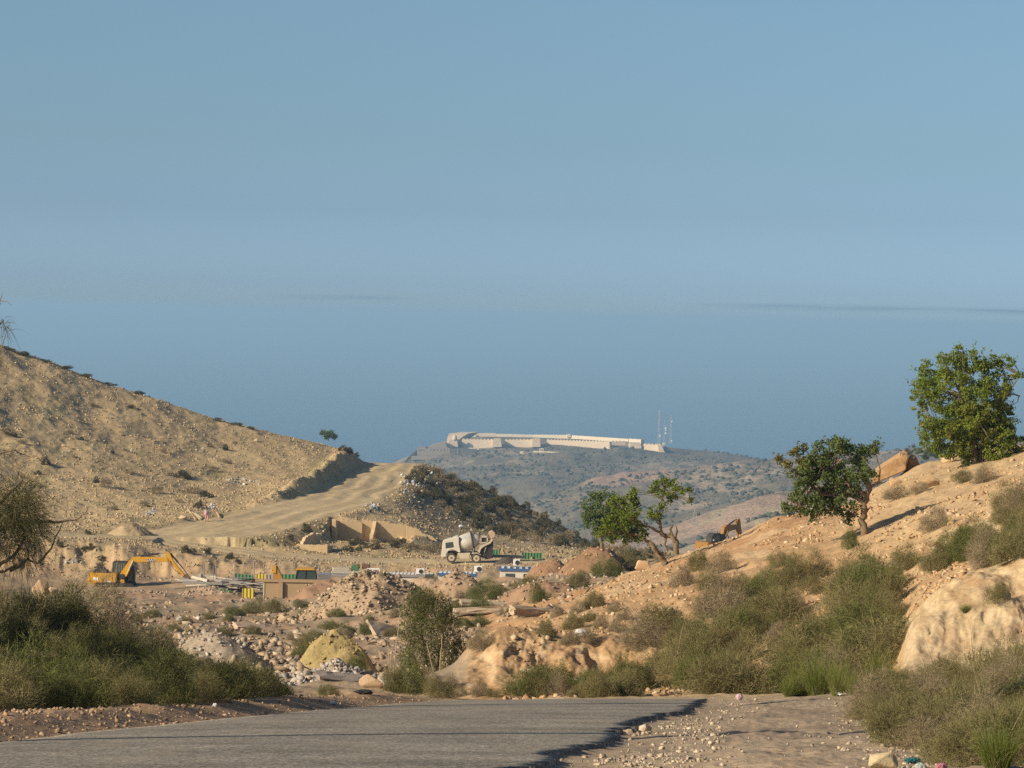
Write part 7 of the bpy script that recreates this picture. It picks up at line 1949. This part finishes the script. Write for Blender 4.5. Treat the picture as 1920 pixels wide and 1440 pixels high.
line_wall("ramp_wall", [(762, 860.5, 3960), (775, 848, 3970), (782, 844, 3985), (800, 838.5, 3995), (815, 834, 4005), (836, 828, 4015)], "dark stepped wall climbing the far hill's left shoulder to the fortress", M_STONEW, 3, 6)

# radio masts
def mast(px, base, top, Y, w0, label, plates):
    c = at(px, base, Y); H = (base - top) * mpp(Y)
    t = thing("radio_mast", label, "radio mast", c)
    sh = []; n = 12; leg = [(-1, -1), (1, -1), (1, 1), (-1, 1)]
    for i in range(n):
        z0, z1 = H * i / n, H * (i + 1) / n
        a, b_ = w0 * (1 - .7 * i / n), w0 * (1 - .7 * (i + 1) / n)
        for j in range(4):
            p0 = (leg[j][0] * a, leg[j][1] * a, z0); p1 = (leg[j][0] * b_, leg[j][1] * b_, z1)
            q1 = (leg[(j + 1) % 4][0] * b_, leg[(j + 1) % 4][1] * b_, z1)
            sh += [rod(p0, p1, .11, 4), rod(p0, q1, .07, 4)]
    part("lattice", sh, plain_mat("mast_paint", (0.46, 0.34, 0.31), .7, 0, (0.55, 0.5, 0.46), .05, .6), t)
    part("antenna", [rod((0, 0, H), (0, 0, H + 2.5), .1, 6)], M_GREY, t)
    for f, r in plates:
        part("dish", [lathe((w0, -w0 - .3, H * f), (w0, -w0 - 1.0, H * f), [(0, r * .3), (.5, r * .8), (1, r)], 14)], M_BRIGHTW, t)
mast(1235, 833, 769, 4010, 1.3, "tallest radio mast, left of three beside the fortress", [(.25, 1.2)])
mast(1245.5, 832, 775, 4015, 1.2, "middle radio mast of three beside the fortress, hung with dishes", [(.35, 1.3), (.45, 1.0), (.52, 1.2)])
mast(1257, 832, 778, 4005, 1.2, "right radio mast of three beside the fortress", [(.1, 1.2), (.78, .9)])
t0 = at(1246, 836, 3985)
eq = thing("equipment_hut", "small white equipment hut between the radio masts", "hut", t0)
tblock("wall", [(1242.5, 837), (1242.5, 830.5), (1247, 830.5), (1247, 837)], 3985, 5, M_FORTP, eq)
tblock("door", [(1244, 837), (1244, 833), (1245.2, 833), (1245.2, 837)], 3984.6, .5, M_SHADE_DARK, eq)
t0 = at(886, 836, 3975)
pole("lamp_mast", at(877.5, 838, 3978), at(877.5, 829, 3978), .35, M_SHADE_DARK, "dark floodlight mast in front of the fortress wall", "lamp post")
# pylons
def pylon(px, base, top, Y, w, label):
    c = at(px, base, Y); H = (base - top) * mpp(Y)
    t = thing("pylon", label, "pylon", c); sh = []
    for i in range(7):
        z0, z1 = H * i / 7, H * (i + 1) / 7; a, b_ = w * (1 - .8 * i / 7), w * (1 - .8 * (i + 1) / 7)
        for s in (-1, 1):
            for u_ in (-1, 1):
                sh += [rod((s * a, u_ * a, z0), (s * b_, u_ * b_, z1), .10, 4), rod((s * a, u_ * a, z0), (-s * b_, u_ * b_, z1), .06, 4)]
    part("lattice", sh, M_GREY, t)
    part("crossarm", [rod((-w * 1.4, 0, H * f), (w * 1.4, 0, H * f), .09, 4) for f in (.72, .86)], M_GREY, t)
pylon(1303, 986, 953, 1750, 1.6, "faint lattice pylon on the far bare slope")
pole("line_post", at(1678, 846, 2990), at(1678, 820, 2990), .22, M_GREY, "thin post on the far skyline left of the large tree", "post")
for px, hgt, lab in ((1500, 3.5, "leftmost tiny bush on the far right skyline"), (1668, 4, "tiny bush by the thin post on the far skyline")):
    g_ = at(px, 900, 2990); zz = float(far_ground(np.array([(px - 960) / F * 2990]), np.array([2990.0]))[0])
    shrub('far', ((px - 960) / F * 2990, 2990, zz), hgt, 7, lab)

# ------------------------------------------------------------------ the walking person
M_SKIN = plain_mat("skin", (0.36, 0.20, 0.13), .6)
M_PINK = plain_mat("pink_cloth", (0.62, 0.33, 0.29), .85, 0, (0.52, 0.25, 0.24), 3, .5, .1)
M_TOP = plain_mat("pale_blue_cloth", (0.40, 0.47, 0.52), .85, 0, (0.55, 0.56, 0.55), 2, .7, .1)
M_SCARF = plain_mat("dark_scarf", (0.10, 0.085, 0.07), .85)
M_PACK = plain_mat("bright_pink_cloth", (0.66, 0.30, 0.40), .8, 0, (0.6, 0.45, 0.5), 3, .5, .1)
def skin_mesh(name, verts, edges, radii, mat, parent, levels=2):
    me = bpy.data.meshes.new(name); me.from_pydata(verts, edges, [])
    o = bpy.data.objects.new(name, me); COL.objects.link(o)
    o.modifiers.new("s", 'SKIN'); md = o.modifiers.new("d", 'SUBSURF'); md.levels = levels
    for i, r in enumerate(radii): me.skin_vertices[0].data[i].radius = r if isinstance(r, tuple) else (r, r)
    me.skin_vertices[0].data[0].use_root = True
    dg = bpy.context.evaluated_depsgraph_get(); m2 = bpy.data.meshes.new_from_object(o.evaluated_get(dg))
    bpy.data.objects.remove(o); m2.name = name; m2.materials.clear()
    m2.polygons.foreach_set("use_smooth", np.ones(len(m2.polygons), bool))
    return link(name, m2, mat, parent)
def person():
    g = hit(388, 978, 330)
    t = thing("person", "person in pink trousers and pale blue top walking down the dirt track", "person", g, 0.5)
    v = [(0, 0, .92), (0, 0, 1.12), (0, -.02, 1.34), (0, -.02, 1.44), (0, -.03, 1.50), (0, -.05, 1.60), (0, -.04, 1.68),
         (.10, 0, .88), (.11, -.06, .50), (.11, .04, .09), (.11, -.14, .03), (-.10, 0, .88), (-.11, .16, .50), (-.11, .26, .10), (-.11, .10, .03),
         (.19, -.02, 1.36), (.25, .02, 1.10), (.20, -.20, .98), (.17, -.27, .97), (-.19, -.02, 1.36), (-.27, -.08, 1.12), (-.30, -.30, 1.18), (-.30, -.38, 1.20)]
    e = [(0, 1), (1, 2), (2, 3), (3, 4), (4, 5), (5, 6), (0, 7), (7, 8), (8, 9), (9, 10), (0, 11), (11, 12), (12, 13), (13, 14), (2, 15), (15, 16), (16, 17), (17, 18), (2, 19), (19, 20), (20, 21), (21, 22)]
    r = [.14, .13, .14, .06, .052, .088, .075, .09, .06, .042, .035, .09, .06, .042, .035, .055, .042, .032, .028, .055, .042, .032, .028]
    skin_mesh("body", v, e, r, M_SKIN, t)
    skin_mesh("trousers", [(0, 0, 1.0), (0, 0, .90), (.10, 0, .86), (.115, -.06, .50), (.12, .04, .13), (-.10, 0, .86), (-.115, .16, .50), (-.12, .26, .14)], [(0, 1), (1, 2), (2, 3), (3, 4), (1, 5), (5, 6), (6, 7)], [.17, .17, .12, .095, .085, .12, .095, .085], M_PINK, t)
    skin_mesh("tunic", [(0, 0, .90), (0, 0, 1.12), (0, -.02, 1.34), (0, -.02, 1.43), (.19, -.02, 1.36), (.25, .02, 1.11), (.21, -.16, 1.0), (-.19, -.02, 1.36), (-.27, -.08, 1.13), (-.295, -.26, 1.17)], [(0, 1), (1, 2), (2, 3), (2, 4), (4, 5), (5, 6), (2, 7), (7, 8), (8, 9)], [.20, .165, .17, .085, .085, .065, .055, .085, .065, .055], M_TOP, t)
    part("headscarf", [lathe((0, .0, 1.50), (0, -.02, 1.75), [(0, .10), (.25, .085), (.55, .115), (.85, .09), (1, .03)], 18)], M_SCARF, t, True)
    for s in (.035, -.035): part("eye", [lathe((s, -.128, 1.625), (s, -.14, 1.625), [(0, .012), (1, .006)], 8)], M_BLACK, t)
    for hx, hy, hz, dx in ((.17, -.27, .97, 1), (-.30, -.38, 1.20, -1)):
        h = part("hand", [box(hx - .035, hx + .035, hy - .09, hy + .01, hz - .015, hz + .015)] + [rod((hx - .028 + .019 * i, hy - .085, hz), (hx - .028 + .019 * i, hy - .085 - (.05, .06, .062, .052)[i], hz - .025), .008, 6) for i in range(4)] + [rod((hx - .035 * dx, hy - .03, hz), (hx - .07 * dx, hy - .075, hz - .012), .009, 6)], M_SKIN, t)
    for x_, y_ in ((.11, -.02), (-.11, .22)):
        part("shoe", [box(x_ - .05, x_ + .05, y_ - .18, y_ + .07, 0.0, .08)], M_BLACK, t, bevel=.02)
    w = t.matrix_basis @ Vector((-.33, -.44, 1.08))
    bm = bmesh.new(); bmesh.ops.create_icosphere(bm, subdivisions=3, radius=.22)
    for vv in bm.verts: vv.co = Vector((vv.co.x, vv.co.y * .8, vv.co.z * 1.25)) * (1 + .25 * float(fbm(np.array([vv.co.x * 9]), np.array([vv.co.y * 9 + vv.co.z * 7]), 77, 3)[0]))
    me = bpy.data.meshes.new("cloth_bundle"); bm.to_mesh(me); bm.free()
    o = link("cloth_bundle", me, M_PACK); o.location = w
    tag(o, "pink cloth bundle held by the walking person", "bundle")
person()
